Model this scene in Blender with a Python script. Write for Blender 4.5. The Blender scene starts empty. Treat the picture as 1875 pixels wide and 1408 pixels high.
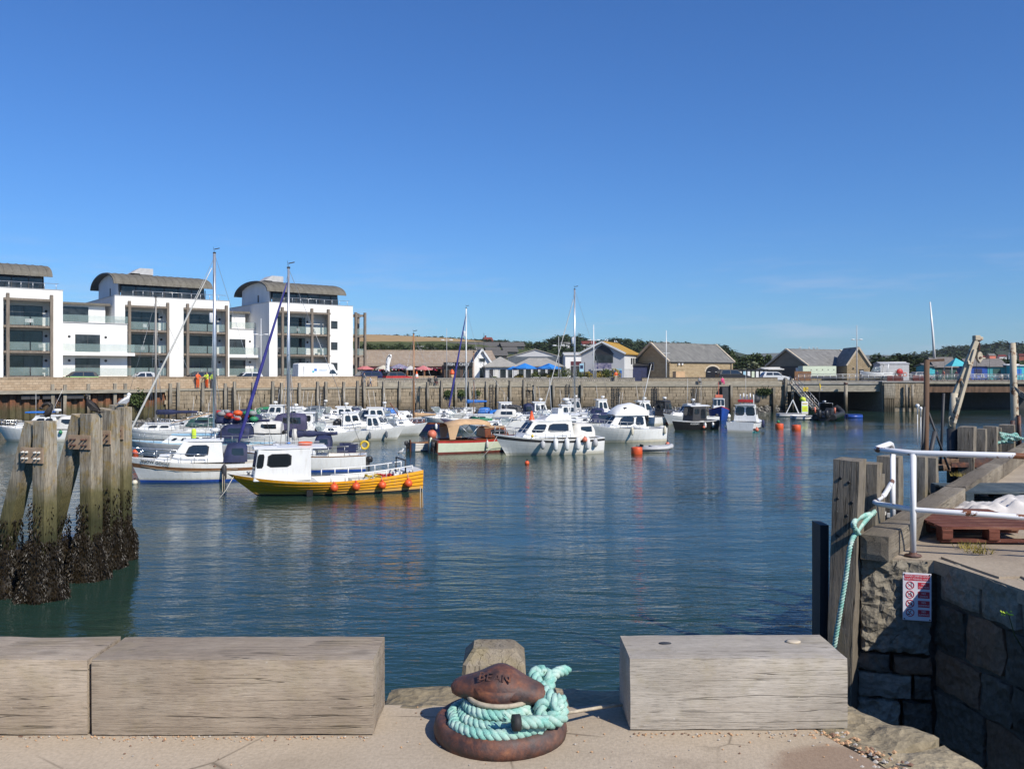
import bpy, math, random
from math import radians as R, sin, cos, pi
from mathutils import Vector, Matrix, noise
random.seed(11)
SC = bpy.context.scene
COL = SC.collection
# ------------------------------------------------------------------ camera, sky, sun, exposure
F, CX, HZ, EYE = 1600.0, 937.5, 682.0, 5.8        # focal length in photo pixels, horizon row, eye height over the water
cam_d = bpy.data.cameras.new('camera'); cam = bpy.data.objects.new('camera', cam_d); COL.objects.link(cam)
cam.location = (0, 0, EYE); cam.rotation_euler = (R(90), 0, 0)
cam_d.sensor_width = 36; cam_d.lens = 36*F/1875; cam_d.shift_y = -(704-HZ)/1875
cam_d.clip_start = 0.1; cam_d.clip_end = 20000
SC.camera = cam
SUN_EL, SUN_ROT = R(40), math.atan2(0.66, -0.75)
w = bpy.data.worlds.new('World'); SC.world = w; w.use_nodes = True
nt = w.node_tree; nt.nodes.clear()
sky = nt.nodes.new('ShaderNodeTexSky'); sky.sky_type = 'NISHITA'; sky.sun_disc = False
sky.sun_elevation = SUN_EL; sky.sun_rotation = SUN_ROT
sky.air_density = 1.15; sky.dust_density = 0.15; sky.ozone_density = 3.2; sky.altitude = 0
bg = nt.nodes.new('ShaderNodeBackground'); bg.inputs[1].default_value = 0.093
wo = nt.nodes.new('ShaderNodeOutputWorld')
# thin cirrus low over the land, all the way round
tc = nt.nodes.new('ShaderNodeTexCoord'); mp = nt.nodes.new('ShaderNodeMapping'); mp.inputs['Scale'].default_value = (3.5, 3.5, 30)
nz = nt.nodes.new('ShaderNodeTexNoise'); nz.inputs['Scale'].default_value = 1.6; nz.inputs['Detail'].default_value = 7; nz.inputs['Roughness'].default_value = 0.62
rp = nt.nodes.new('ShaderNodeValToRGB'); rp.color_ramp.elements[0].position = 0.50; rp.color_ramp.elements[1].position = 0.74
sx = nt.nodes.new('ShaderNodeSeparateXYZ')
rz_ = nt.nodes.new('ShaderNodeValToRGB'); e = rz_.color_ramp.elements
e[0].position = 0.0; e[0].color = (0.5, 0.5, 0.5, 1); e[1].position = 0.05; e[1].color = (1, 1, 1, 1)
e.new(0.10).color = (0.6, 0.6, 0.6, 1); e.new(0.16).color = (0, 0, 0, 1)
mu = nt.nodes.new('ShaderNodeMath'); mu.operation = 'MULTIPLY'
mu2 = nt.nodes.new('ShaderNodeMath'); mu2.operation = 'MULTIPLY'; mu2.inputs[1].default_value = 0.42
mx = nt.nodes.new('ShaderNodeMixRGB'); mx.inputs[2].default_value = (6.0, 6.4, 8.2, 1)
L = nt.links.new
L(tc.outputs['Generated'], mp.inputs[0]); L(mp.outputs[0], nz.inputs['Vector']); L(nz.outputs['Fac'], rp.inputs[0])
L(tc.outputs['Generated'], sx.inputs[0]); L(sx.outputs['Z'], rz_.inputs[0])
L(rp.outputs[0], mu.inputs[0]); L(rz_.outputs[0], mu.inputs[1]); L(mu.outputs[0], mu2.inputs[0]); L(mu2.outputs[0], mx.inputs[0])
hs = nt.nodes.new('ShaderNodeMixRGB'); hs.blend_type = 'MULTIPLY'; hs.inputs[0].default_value = 1; hs.inputs[2].default_value = (0.40, 0.735, 1.24, 1)   # clear, dry air: bluer than the stock sky
L(sky.outputs[0], hs.inputs[1]); L(hs.outputs[0], mx.inputs[1]); L(mx.outputs[0], bg.inputs[0]); L(bg.outputs[0], wo.inputs[0])
sd = bpy.data.lights.new('sun', 'SUN'); sd.energy = 5.0; sd.angle = R(0.53); sd.color = (1, 0.94, 0.84)
sun = bpy.data.objects.new('sun', sd); COL.objects.link(sun)
SDIR = Vector((sin(SUN_ROT)*cos(SUN_EL), cos(SUN_ROT)*cos(SUN_EL), sin(SUN_EL)))
sun.rotation_euler = SDIR.to_track_quat('Z', 'Y').to_euler()
sun.location = (40, -60, 60)
vs_ = SC.view_settings; vs_.view_transform = 'Standard'; vs_.look = 'None'; vs_.exposure = 0.1; vs_.gamma = 1
SC.render.engine = 'CYCLES'; SC.cycles.use_denoising = True
try: SC.cycles.denoiser = 'OPENIMAGEDENOISE'
except Exception: pass
SC.cycles.max_bounces = 8; SC.cycles.glossy_bounces = 4; SC.cycles.transmission_bounces = 6; SC.cycles.transparent_max_bounces = 10
SC.cycles.caustics_reflective = False; SC.cycles.caustics_refractive = False

# ------------------------------------------------------------------ photo pixel -> place
def pt(px, py, D): return Vector(((px-CX)/F*D, D, EYE-(py-HZ)/F*D))
def gp(px, py, z=0.0): return pt(px, py, (EYE-z)*F/(py-HZ))
def dx(px, D): return (px-CX)/F*D
def zy(py, D): return EYE-(py-HZ)/F*D

# ------------------------------------------------------------------ mesh builder
class MB:
    def __init__(s): s.v = []; s.f = []; s.m = []; s.s = []
    def add(s, vs, fs, m=0, sm=False):
        o = len(s.v); s.v += [tuple(v) for v in vs]
        for f in fs: s.f.append(tuple(i+o for i in f)); s.m.append(m); s.s.append(sm)
        return s
    def box(s, c, d, rz=0, m=0, top=(1, 1), M=None):
        hx, hy, hz = d[0]/2, d[1]/2, d[2]/2
        p = [(-hx,-hy,-hz),(hx,-hy,-hz),(hx,hy,-hz),(-hx,hy,-hz),(-hx*top[0],-hy*top[1],hz),(hx*top[0],-hy*top[1],hz),(hx*top[0],hy*top[1],hz),(-hx*top[0],hy*top[1],hz)]
        if M is None: M = Matrix.Translation(c) @ Matrix.Rotation(rz, 4, 'Z')
        else: M = Matrix.Translation(c) @ M
        return s.add([M @ Vector(q) for q in p], [(0,3,2,1),(4,5,6,7),(0,1,5,4),(1,2,6,5),(2,3,7,6),(3,0,4,7)], m)
    def b2(s, x0, x1, y0, y1, z0, z1, m=0): return s.box(((x0+x1)/2, (y0+y1)/2, (z0+z1)/2), (abs(x1-x0), abs(y1-y0), abs(z1-z0)), 0, m)
    def beam(s, a, b, w, h, m=0):
        a, b = Vector(a), Vector(b); d = b-a; l = d.length
        if l < 1e-6: return s
        q = d.to_track_quat('X', 'Z').to_matrix().to_4x4()
        return s.box((a+b)/2, (l, w, h), 0, m, (1, 1), q)
    def tube(s, pts, r, n=6, m=0, closed=False, cap=True, sm=True):
        pts = [Vector(p) for p in pts]; k = len(pts)
        rr = r if isinstance(r, (list, tuple)) else [r]*k
        vs = []; up = Vector((0, 0, 1))
        for i, p in enumerate(pts):
            if closed: d = pts[(i+1) % k]-pts[i-1]
            else: d = pts[min(i+1, k-1)]-pts[max(i-1, 0)]
            d = d.normalized() if d.length > 1e-9 else Vector((0, 0, 1))
            u = up if abs(d.z) < 0.95 else Vector((0, 1, 0))
            a = d.cross(u).normalized(); b = d.cross(a).normalized()
            for j in range(n):
                t = 2*pi*j/n; vs.append(p + a*cos(t)*rr[i] + b*sin(t)*rr[i])
        fs = []
        for i in range(k if closed else k-1):
            for j in range(n):
                i2 = (i+1) % k; fs.append((i*n+j, i2*n+j, i2*n+(j+1) % n, i*n+(j+1) % n))
        s.add(vs, fs, m, sm)
        if cap and not closed:
            o = len(s.v)-k*n
            s.f.append(tuple(o+j for j in range(n))); s.m.append(m); s.s.append(False)
            s.f.append(tuple(o+(k-1)*n+j for j in reversed(range(n)))); s.m.append(m); s.s.append(False)
        return s
    def lathe(s, prof, n=12, M=None, m=0, sm=True, caps=True):
        M = M or Matrix.Identity(4); vs = []
        for (r, z) in prof:
            for j in range(n): vs.append(M @ Vector((r*cos(2*pi*j/n), r*sin(2*pi*j/n), z)))
        fs = [(i*n+j, i*n+(j+1) % n, (i+1)*n+(j+1) % n, (i+1)*n+j) for i in range(len(prof)-1) for j in range(n)]
        if caps: fs += [tuple(reversed(range(n))), tuple((len(prof)-1)*n+j for j in range(n))]
        return s.add(vs, fs, m, sm)
    def ball(s, c, r, n=8, m=0, sc=(1, 1, 1), M=None):
        pr = [(max(sin(pi*i/n), 1e-3)*r, -cos(pi*i/n)*r) for i in range(n+1)]
        M0 = Matrix.Translation(c) @ (M or Matrix.Identity(4)) @ Matrix.Diagonal((sc[0], sc[1], sc[2], 1))
        return s.lathe(pr, n+2, M0, m)
    def loft(s, rings, m=0, closed=True, caps=True, sm=True):
        n = len(rings[0]); vs = [p for r in rings for p in r]; fs = []
        for i in range(len(rings)-1):
            for j in range(n if closed else n-1):
                fs.append((i*n+j, i*n+(j+1) % n, (i+1)*n+(j+1) % n, (i+1)*n+j))
        s.add(vs, fs, m, sm)
        if caps and closed:
            o = len(s.v)-len(vs)
            s.f += [tuple(o+j for j in reversed(range(n))), tuple(o+(len(rings)-1)*n+j for j in range(n))]; s.m += [m, m]; s.s += [False, False]
        return s
    def prism(s, poly, z0, z1, m=0, M=None):
        n = len(poly); M = M or Matrix.Identity(4)
        vs = [M @ Vector((p[0], p[1], z0)) for p in poly]+[M @ Vector((p[0], p[1], z1)) for p in poly]
        return s.add(vs, [tuple(reversed(range(n))), tuple(range(n, 2*n))]+[(i, (i+1) % n, n+(i+1) % n, n+i) for i in range(n)], m)
    def quad(s, a, b, c, d, m=0): return s.add([a, b, c, d], [(0, 1, 2, 3)], m)
    def mesh(s, name, mats):
        me = bpy.data.meshes.new(name); me.from_pydata(s.v, [], s.f)
        for mt in (mats if isinstance(mats, (list, tuple)) else [mats]): me.materials.append(MT[mt] if isinstance(mt, str) else mt)
        me.polygons.foreach_set('material_index', s.m); me.polygons.foreach_set('use_smooth', s.s); me.update()
        return me
    def build(s, name, mats, parent=None, bevel=0, loc=None, rz=None, seg=1):
        o = bpy.data.objects.new(name, s.mesh(name, mats)); COL.objects.link(o)
        if parent: o.parent = parent
        if loc is not None: o.location = loc
        if rz is not None: o.rotation_euler = (0, 0, rz)
        if bevel:
            b = o.modifiers.new('b', 'BEVEL'); b.width = bevel; b.segments = seg; b.limit_method = 'ANGLE'; b.angle_limit = R(40)
        return o

def tag(o, label, cat, group=None):
    o['label'] = label; o['category'] = cat
    if group: o['group'] = group
    return o
def thing(name, label, cat, loc=(0, 0, 0), rz=0, group=None):
    o = bpy.data.objects.new(name, None); COL.objects.link(o); o.location = loc; o.rotation_euler = (0, 0, rz); o.empty_display_size = 0.2
    return tag(o, label, cat, group)
def struct(o, kind='structure'): o['kind'] = kind; return o
def inst(name, me, parent=None, loc=(0, 0, 0), rot=(0, 0, 0), scale=(1, 1, 1)):
    o = bpy.data.objects.new(name, me); COL.objects.link(o)
    if parent: o.parent = parent
    o.location = loc; o.rotation_euler = rot; o.scale = scale
    return o
def dup(root, loc, rz, label=None):
    r = root.copy(); COL.objects.link(r); r.location = loc; r.rotation_euler = (0, 0, rz)
    if label: r['label'] = label
    for ch in list(root.children):
        c = ch.copy(); COL.objects.link(c); c.parent = r
        for g in list(ch.children):
            d = g.copy(); COL.objects.link(d); d.parent = c
    return r
def text_mb(txt, size, depth, align='CENTER'):
    cu = bpy.data.curves.new('t', 'FONT'); cu.body = txt; cu.size = size; cu.extrude = depth; cu.align_x = align; cu.align_y = 'CENTER'; cu.resolution_u = 2
    o = bpy.data.objects.new('t', cu); COL.objects.link(o)
    dg = bpy.context.evaluated_depsgraph_get(); me = o.evaluated_get(dg).to_mesh()
    vs = [v.co.copy() for v in me.vertices]; fs = [tuple(p.vertices) for p in me.polygons]
    o.evaluated_get(dg).to_mesh_clear(); bpy.data.objects.remove(o); bpy.data.curves.remove(cu)
    return vs, fs
def add_text(mb, txt, size, depth, M, m=0, align='CENTER', sx=1.0):
    vs, fs = text_mb(txt, size, depth, align)
    mb.add([M @ Vector((v.x*sx, v.y, v.z)) for v in vs], fs, m)
    return mb
def axes(o, x, y):
    x = Vector(x).normalized(); y = Vector(y).normalized(); z = x.cross(y).normalized(); y = z.cross(x)
    M = Matrix((x, y, z)).transposed().to_4x4(); M.translation = Vector(o); return M

# ------------------------------------------------------------------ materials
MT = {}
def srgb(r, g, b):
    f = lambda c: ((c/255)/12.92 if c <= 10 else (((c/255)+0.055)/1.055)**2.4)
    return (f(r), f(g), f(b))
class N:
    def __init__(s, name):
        s.mat = bpy.data.materials.new(name); s.mat.use_nodes = True; s.t = s.mat.node_tree; s.b = s.t.nodes['Principled BSDF']; MT[name] = s.mat
    def n(s, typ, **kw):
        nd = s.t.nodes.new('ShaderNode'+typ)
        for k, v in kw.items():
            if hasattr(nd, k): setattr(nd, k, v)
        return nd
    def l(s, a, b): s.t.links.new(a, b)
    def coords(s, scale=(1, 1, 1), kind='Object', rot=(0, 0, 0)):
        if kind == 'World': out = s.n('NewGeometry').outputs['Position']
        else: out = s.n('TexCoord').outputs[kind]
        m = s.n('Mapping'); m.inputs['Scale'].default_value = scale; m.inputs['Rotation'].default_value = rot; s.l(out, m.inputs[0]); return m.outputs[0]
    def noise(s, vec, scale, detail=4, rough=0.55, dist=0):
        a = s.n('TexNoise'); a.inputs['Scale'].default_value = scale; a.inputs['Detail'].default_value = detail; a.inputs['Roughness'].default_value = rough; a.inputs['Distortion'].default_value = dist
        if vec is not None: s.l(vec, a.inputs['Vector'])
        return a.outputs['Fac']
    def vor(s, vec, scale, feature='F1'):
        a = s.n('TexVoronoi'); a.feature = feature; a.inputs['Scale'].default_value = scale; s.l(vec, a.inputs['Vector']); return a.outputs['Distance']
    def ramp(s, fac, stops):
        a = s.n('ValToRGB'); e = a.color_ramp.elements
        while len(e) < len(stops): e.new(0.5)
        for i, (p, c) in enumerate(stops):
            e[i].position = p; c = c if isinstance(c, (tuple, list)) else (c, c, c); e[i].color = (c[0], c[1], c[2], 1)
        s.l(fac, a.inputs[0]); return a.outputs[0]
    def mix(s, fac, a, b, mode='MIX'):
        m = s.n('MixRGB'); m.blend_type = mode
        for i, x in enumerate((fac, a, b)):
            if hasattr(x, 'node'): s.l(x, m.inputs[i])
            elif i == 0: m.inputs[0].default_value = x
            else: m.inputs[i].default_value = (x[0], x[1], x[2], 1)
        return m.outputs[0]
    def math(s, op, a, b=0.0):
        m = s.n('Math'); m.operation = op
        for i, x in enumerate((a, b)):
            if hasattr(x, 'node'): s.l(x, m.inputs[i])
            else: m.inputs[i].default_value = x
        return m.outputs[0]
    def rnd(s): return s.n('ObjectInfo').outputs['Random']
    def base(s, c):
        if hasattr(c, 'node'): s.l(c, s.b.inputs['Base Color'])
        else: s.b.inputs['Base Color'].default_value = (c[0], c[1], c[2], 1)
    def bump(s, h, strength=0.5, dist=0.02):
        b = s.n('Bump'); b.inputs['Strength'].default_value = strength; b.inputs['Distance'].default_value = dist; s.l(h, b.inputs['Height'])
        s.l(b.outputs[0], s.b.inputs['Normal']); return b
    def set(s, **kw):
        for k, v in kw.items():
            k = {'rough': 'Roughness', 'metal': 'Metallic', 'ior': 'IOR', 'spec': 'Specular IOR Level', 'trans': 'Transmission Weight', 'coat': 'Coat Weight', 'alpha': 'Alpha'}[k]
            if hasattr(v, 'node'): s.l(v, s.b.inputs[k])
            else: s.b.inputs[k].default_value = v
        return s

def mat(name, col, rough=0.6, metal=0.0, var=0.12, scale=3.0, bump=0.0, bscale=20.0, bdist=0.01, stretch=(1, 1, 1), col2=None, spec=0.5, rnd=0.0, kind='Object'):
    m = N(name); v = m.coords(stretch, kind)
    nf = m.noise(v, scale, 5, 0.6)
    a = tuple(max(c*(1-var*1.6), 0) for c in col); b = tuple(c*(1+var) for c in col) if col2 is None else col2
    c = m.ramp(nf, [(0.3, a), (0.7, b)])
    if rnd:
        r = m.ramp(m.rnd(), [(0, 1-rnd), (1, 1+rnd*0.6)]); c = m.mix(1.0, c, r, 'MULTIPLY')
    m.base(c); m.set(rough=rough, metal=metal, spec=spec)
    if bump: m.bump(m.noise(v, bscale, 5, 0.6), bump, bdist)
    return m.mat

def timber(name, c1, c2, c3, axis=0, gs=1.0, bump=0.6, crack=0.75, lichen=0.0, kind='Object'):
    m = N(name)
    def st(l, t): a = [t, t, t]; a[axis] = l; return tuple(a)
    v1 = m.coords(st(0.8*gs, 2.6*gs), kind); v2 = m.coords(st(1.6*gs, 48*gs), kind); v3 = m.coords(st(0.22*gs, 7.5*gs), kind); v4 = m.coords((1, 1, 1), kind)
    n1 = m.noise(v1, 1.2, 5, 0.6); n2 = m.noise(v2, 1.5, 5, 0.65); n3 = m.noise(v3, 1.6, 3, 0.5, 0.15)
    c = m.ramp(n1, [(0.28, c1), (0.5, c2), (0.72, c3)])
    g = m.ramp(n2, [(0.30, 0.68), (0.5, 0.97), (0.75, 1.08)])
    c = m.mix(0.8, c, g, 'MULTIPLY')
    n5 = m.noise(m.coords(st(7*gs, 95*gs), kind), 1.3, 4, 0.7); c = m.mix(0.75, c, m.ramp(n5, [(0.34, 0.5), (0.48, 1.0), (0.8, 1.1)]), 'MULTIPLY')
    d = m.math('ABSOLUTE', m.math('SUBTRACT', n3, 0.5))
    ck = m.ramp(d, [(0.0, 0.0), (0.006, 0.35), (0.011, 1.0)])
    brk = m.ramp(m.noise(v4, 1.7*gs, 3), [(0.43, 0.0), (0.50, 1.0)])
    ck = m.math('MAXIMUM', ck, m.math('SUBTRACT', 1.0, brk))
    c = m.mix(m.math('MULTIPLY', m.math('SUBTRACT', 1.0, ck), crack), c, (0.02, 0.017, 0.014))
    sp = m.ramp(m.noise(m.coords(st(9*gs, 22*gs), kind), 3, 2), [(0.70, 0.0), (0.76, 1.0)])
    c = m.mix(m.math('MULTIPLY', sp, 0.55), c, (0.52, 0.49, 0.44))
    kd = m.vor(m.coords(st(1.5*gs, 2.4*gs), kind), 0.8); kf = m.ramp(m.math('ADD', kd, m.math('MULTIPLY', n1, 0.12)), [(0.13, 1.0), (0.20, 0.0)]); c = m.mix(m.math('MULTIPLY', kf, 0.45), c, tuple(k*0.5 for k in c1))
    bl = m.ramp(m.noise(v4, 1.1*gs, 5, 0.7), [(0.35, 0.78), (0.6, 1.06)]); c = m.mix(0.9, c, bl, 'MULTIPLY')
    if lichen:
        lf = m.ramp(m.noise(v4, 3.0*gs, 6, 0.7), [(0.52, 0.0), (0.62, 1.0)])
        c = m.mix(m.math('MULTIPLY', lf, lichen), c, (0.27, 0.21, 0.05))
    rr = m.ramp(m.rnd(), [(0, 0.86), (1, 1.1)]); c = m.mix(1.0, c, rr, 'MULTIPLY')
    m.base(c); m.set(rough=0.88, spec=0.25)
    h = m.math('ADD', m.math('ADD', m.math('MULTIPLY', n2, 0.5), m.math('MULTIPLY', n5, 0.6)), m.math('MULTIPLY', ck, 1.0)); m.bump(h, bump, 0.012/gs)
    return m
# plain colours
G = srgb
for nm, c, ro, va in (('white', (0.78, 0.78, 0.76), 0.35, 0.05), ('gel', (0.80, 0.80, 0.77), 0.28, 0.07), ('cream', (0.66, 0.60, 0.46), 0.4, 0.06), ('offwhite', (0.62, 0.60, 0.55), 0.5, 0.1),
    ('navy', (0.018, 0.025, 0.075), 0.7, 0.25), ('navyhull', (0.012, 0.018, 0.075), 0.3, 0.2), ('royal', (0.02, 0.07, 0.32), 0.4, 0.15), ('blue', (0.02, 0.16, 0.52), 0.6, 0.15), ('paleblue', (0.34, 0.55, 0.66), 0.5, 0.1),
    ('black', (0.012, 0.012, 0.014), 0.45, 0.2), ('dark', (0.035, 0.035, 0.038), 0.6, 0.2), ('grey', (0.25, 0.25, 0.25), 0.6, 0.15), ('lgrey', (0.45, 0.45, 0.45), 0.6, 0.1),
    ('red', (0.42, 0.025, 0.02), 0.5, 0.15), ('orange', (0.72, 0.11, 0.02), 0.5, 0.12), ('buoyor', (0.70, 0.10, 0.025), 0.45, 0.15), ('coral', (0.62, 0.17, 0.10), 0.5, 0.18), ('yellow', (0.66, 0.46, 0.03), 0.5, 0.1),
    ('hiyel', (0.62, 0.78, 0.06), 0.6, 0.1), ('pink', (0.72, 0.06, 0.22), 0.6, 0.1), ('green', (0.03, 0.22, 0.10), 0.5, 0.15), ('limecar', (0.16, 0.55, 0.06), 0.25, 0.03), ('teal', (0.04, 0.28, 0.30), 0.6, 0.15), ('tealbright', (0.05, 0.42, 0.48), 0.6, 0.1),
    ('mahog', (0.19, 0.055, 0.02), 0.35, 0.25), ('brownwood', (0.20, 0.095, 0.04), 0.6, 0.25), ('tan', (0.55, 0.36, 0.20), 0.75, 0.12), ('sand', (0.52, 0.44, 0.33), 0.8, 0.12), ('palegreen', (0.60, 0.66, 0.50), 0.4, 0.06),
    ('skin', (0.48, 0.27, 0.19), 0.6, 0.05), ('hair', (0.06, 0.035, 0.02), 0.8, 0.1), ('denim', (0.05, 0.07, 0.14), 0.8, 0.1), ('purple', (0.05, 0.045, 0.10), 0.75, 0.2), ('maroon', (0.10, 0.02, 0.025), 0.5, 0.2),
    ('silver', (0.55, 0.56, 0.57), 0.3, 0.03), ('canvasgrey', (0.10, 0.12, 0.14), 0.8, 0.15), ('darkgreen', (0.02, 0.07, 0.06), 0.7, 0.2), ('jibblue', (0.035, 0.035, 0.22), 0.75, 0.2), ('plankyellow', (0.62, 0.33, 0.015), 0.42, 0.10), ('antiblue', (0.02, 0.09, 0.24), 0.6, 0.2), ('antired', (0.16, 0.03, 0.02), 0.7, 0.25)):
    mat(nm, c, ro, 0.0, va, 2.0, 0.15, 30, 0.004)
mat('alu', (0.58, 0.59, 0.60), 0.35, 0.7, 0.08, 2); mat('steel', (0.40, 0.41, 0.42), 0.4, 0.8, 0.1, 3); mat('chrome', (0.7, 0.7, 0.7), 0.2, 0.9, 0.03)
mat('spar', (0.40, 0.19, 0.07), 0.5, 0, 0.25, 1.5, stretch=(6, 6, 0.6))
mat('greymast', (0.30, 0.28, 0.25), 0.6, 0.2, 0.15, 2, stretch=(3, 3, 0.4))
mat('rubber', (0.02, 0.02, 0.021), 0.7, 0, 0.2, 4); mat('cord', (0.42, 0.36, 0.27), 0.9, 0, 0.2, 30)
mat('ropewhite', (0.55, 0.53, 0.48), 0.9, 0, 0.15, 30)
mat('render', (0.80, 0.79, 0.76), 0.85, 0, 0.05, 0.7, 0.1, 60, 0.004, (1.5, 1.5, 0.25))
mat('rendergrey', (0.50, 0.50, 0.50), 0.85, 0, 0.05, 0.8, 0.1, 40, 0.004)
mat('balcony_wood', (0.20, 0.165, 0.13), 0.85, 0, 0.2, 2.0, 0.3, 12, 0.01, (3, 3, 0.5))
mat('balustrade', (0.30, 0.40, 0.38), 0.08, 0, 0.05, 1)
MT['balustrade'].node_tree.nodes['Principled BSDF'].inputs['Alpha'].default_value = 0.28
mat('paintedsteel', (0.74, 0.74, 0.75), 0.35, 0, 0.05, 6)
mat('umbrella', (0.02, 0.20, 0.58), 0.8, 0, 0.08); mat('umbpink', (0.55, 0.18, 0.18), 0.8, 0, 0.1)
mat('darktile', (0.10, 0.095, 0.09), 0.9, 0, 0.25, 3, 0.4, 12, 0.02, (0.6, 3, 3))
mat('hutgrey', (0.17, 0.155, 0.145), 0.9, 0, 0.2, 2, 0.3, 12, 0.02)
mat('asphalt', (0.10, 0.10, 0.10), 0.9, 0, 0.15, 2, 0.3, 60, 0.006)
mat('concbeam', (0.30, 0.27, 0.21), 0.85, 0, 0.22, 1.2, 0.3, 20, 0.01, (1, 1, 3))
mat('rustbeam', (0.13, 0.075, 0.045), 0.85, 0, 0.4, 1.0, 0.3, 20, 0.01, (2, 2, 0.6))
mat('concrete', (0.30, 0.285, 0.26), 0.9, 0, 0.15, 1.5, 0.4, 30, 0.008)

m = N('glass'); m.base((0.014, 0.018, 0.022)); m.set(rough=0.04, spec=0.8)
v = m.coords((1, 1, 1)); m.bump(m.noise(v, 1.2, 2), 0.05, 0.05)
m = N('carglass'); m.base((0.02, 0.026, 0.03)); m.set(rough=0.05, spec=0.9)
m = N('clearglass'); m.base((0.35, 0.42, 0.42)); m.set(rough=0.05, alpha=0.35)
mat('glassgrey', (0.10, 0.105, 0.11), 0.08, 0, 0.4, 1.2, stretch=(3, 3, 0.3)); m = N('houseglass'); v = m.coords((1, 1, 1)); c = m.ramp(m.noise(v, 0.9, 3), [(0.35, (0.010, 0.011, 0.013)), (0.7, (0.05, 0.055, 0.06))]); m.base(c); m.set(rough=0.06, spec=0.6)

# gelcoat: streaked, with scum along the waterline
def gelmat(nm, col):
    m = N(nm); v = m.coords((1, 1, 1)); z = m.n('SeparateXYZ'); m.l(v, z.inputs[0]); n1 = m.noise(m.coords((5, 5, 0.7)), 1.5, 5, 0.65); c = m.ramp(m.noise(v, 1.5, 4), [(0.3, tuple(k*0.9 for k in col)), (0.7, col)])
    c = m.mix(m.math('MULTIPLY', m.ramp(n1, [(0.52, 0.0), (0.78, 1.0)]), 0.4), c, (0.42, 0.37, 0.28))
    f = m.ramp(m.math('ADD', z.outputs['Z'], m.math('MULTIPLY', m.math('SUBTRACT', n1, 0.5), 0.25)), [(0.10, 1.0), (0.26, 0.0)]); c = m.mix(m.math('MULTIPLY', f, 0.6), c, (0.30, 0.27, 0.16)); m.base(c); m.set(rough=0.32)
gelmat('gel', (0.80, 0.80, 0.77)); gelmat('white', (0.78, 0.78, 0.76)); gelmat('plankyellow', (0.82, 0.37, 0.012))
# weathered oak of the foreground baulks (grain along x) and posts (grain along z)
timber('baulk', (0.28, 0.222, 0.165), (0.36, 0.292, 0.22), (0.43, 0.362, 0.285), 0, 1.6, 0.55, 0.7, 0.10)
timber('baulk_pale', (0.345, 0.30, 0.245), (0.415, 0.37, 0.31), (0.48, 0.435, 0.375), 0, 1.7, 0.5, 0.55, 0.12)
timber('post', (0.13, 0.11, 0.085), (0.22, 0.19, 0.15), (0.33, 0.29, 0.235), 2, 1.2, 1.0, 0.9, 0.15)
timber('postpale', (0.20, 0.16, 0.11), (0.30, 0.25, 0.18), (0.38, 0.33, 0.26), 2, 1.2, 0.6, 0.6, 0.25)
timber('kerb', (0.14, 0.115, 0.085), (0.22, 0.185, 0.14), (0.31, 0.27, 0.21), 0, 1.1, 0.7, 0.7, 0.05)
timber('palletred', (0.085, 0.028, 0.02), (0.17, 0.06, 0.04), (0.25, 0.13, 0.085), 0, 1.5, 0.6, 0.4)
timber('palletblue', (0.04, 0.06, 0.08), (0.075, 0.105, 0.125), (0.16, 0.18, 0.18), 0, 1.5, 0.6, 0.4)

def pile_mat(name, hi=(0.235, 0.205, 0.165), mid=(0.125, 0.105, 0.055), low=(0.05, 0.045, 0.022), z1=2.6, z2=1.2, lich=0.6):
    m = N(name); v1 = m.coords((5, 5, 0.5), 'World'); v2 = m.coords((30, 30, 1.6), 'World'); v4 = m.coords((1, 1, 1), 'World')
    n1 = m.noise(v1, 1.0, 5, 0.6); n2 = m.noise(v2, 1.2, 5, 0.65)
    z = m.n('SeparateXYZ'); m.l(v4, z.inputs[0]); zz = m.math('ADD', z.outputs['Z'], m.math('MULTIPLY', m.math('SUBTRACT', m.noise(v4, 1.6, 4), 0.5), 1.3))
    top = m.ramp(n1, [(0.28, tuple(c*0.5 for c in hi)), (0.5, hi), (0.72, tuple(c*1.4 for c in hi))])
    lf = m.ramp(m.noise(v4, 4.0, 6, 0.7), [(0.50, 0.0), (0.60, 1.0)]); top = m.mix(m.math('MULTIPLY', lf, lich*0.5), top, (0.30, 0.19, 0.025))
    wf = m.ramp(m.noise(v1, 3.0, 6, 0.7), [(0.56, 0.0), (0.64, 1.0)]); top = m.mix(m.math('MULTIPLY', wf, lich*0.7), top, (0.42, 0.40, 0.33))
    f1 = m.n('MapRange'); f1.inputs[1].default_value = z1-0.35; f1.inputs[2].default_value = z1+0.35; m.l(zz, f1.inputs[0])
    f2 = m.n('MapRange'); f2.inputs[1].default_value = z2-0.35; f2.inputs[2].default_value = z2+0.35; m.l(zz, f2.inputs[0])
    c = m.mix(f1.outputs[0], mid, top); c = m.mix(f2.outputs[0], low, c)
    g = m.ramp(n2, [(0.3, 0.35), (0.5, 1.0), (0.8, 1.3)]); c = m.mix(0.9, c, g, 'MULTIPLY'); c = m.mix(0.8, c, m.ramp(m.noise(m.coords((70, 70, 5), 'World'), 1.2, 4, 0.7), [(0.35, 0.5), (0.5, 1.0), (0.8, 1.15)]), 'MULTIPLY')
    m.base(c); m.set(rough=0.85, spec=0.3); m.bump(n2, 0.8, 0.02)
pile_mat('pile', (0.31, 0.265, 0.20), (0.13, 0.115, 0.05), (0.045, 0.046, 0.018), 2.75, 1.9, 1.0); pile_mat('farpost', (0.30, 0.265, 0.21), (0.15, 0.12, 0.08), (0.05, 0.045, 0.03), 2.3, 1.0, 0.2)
pile_mat('sheetpile', (0.20, 0.085, 0.045), (0.10, 0.085, 0.04), (0.022, 0.025, 0.014), 2.4, 1.0, 0.15)
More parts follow.
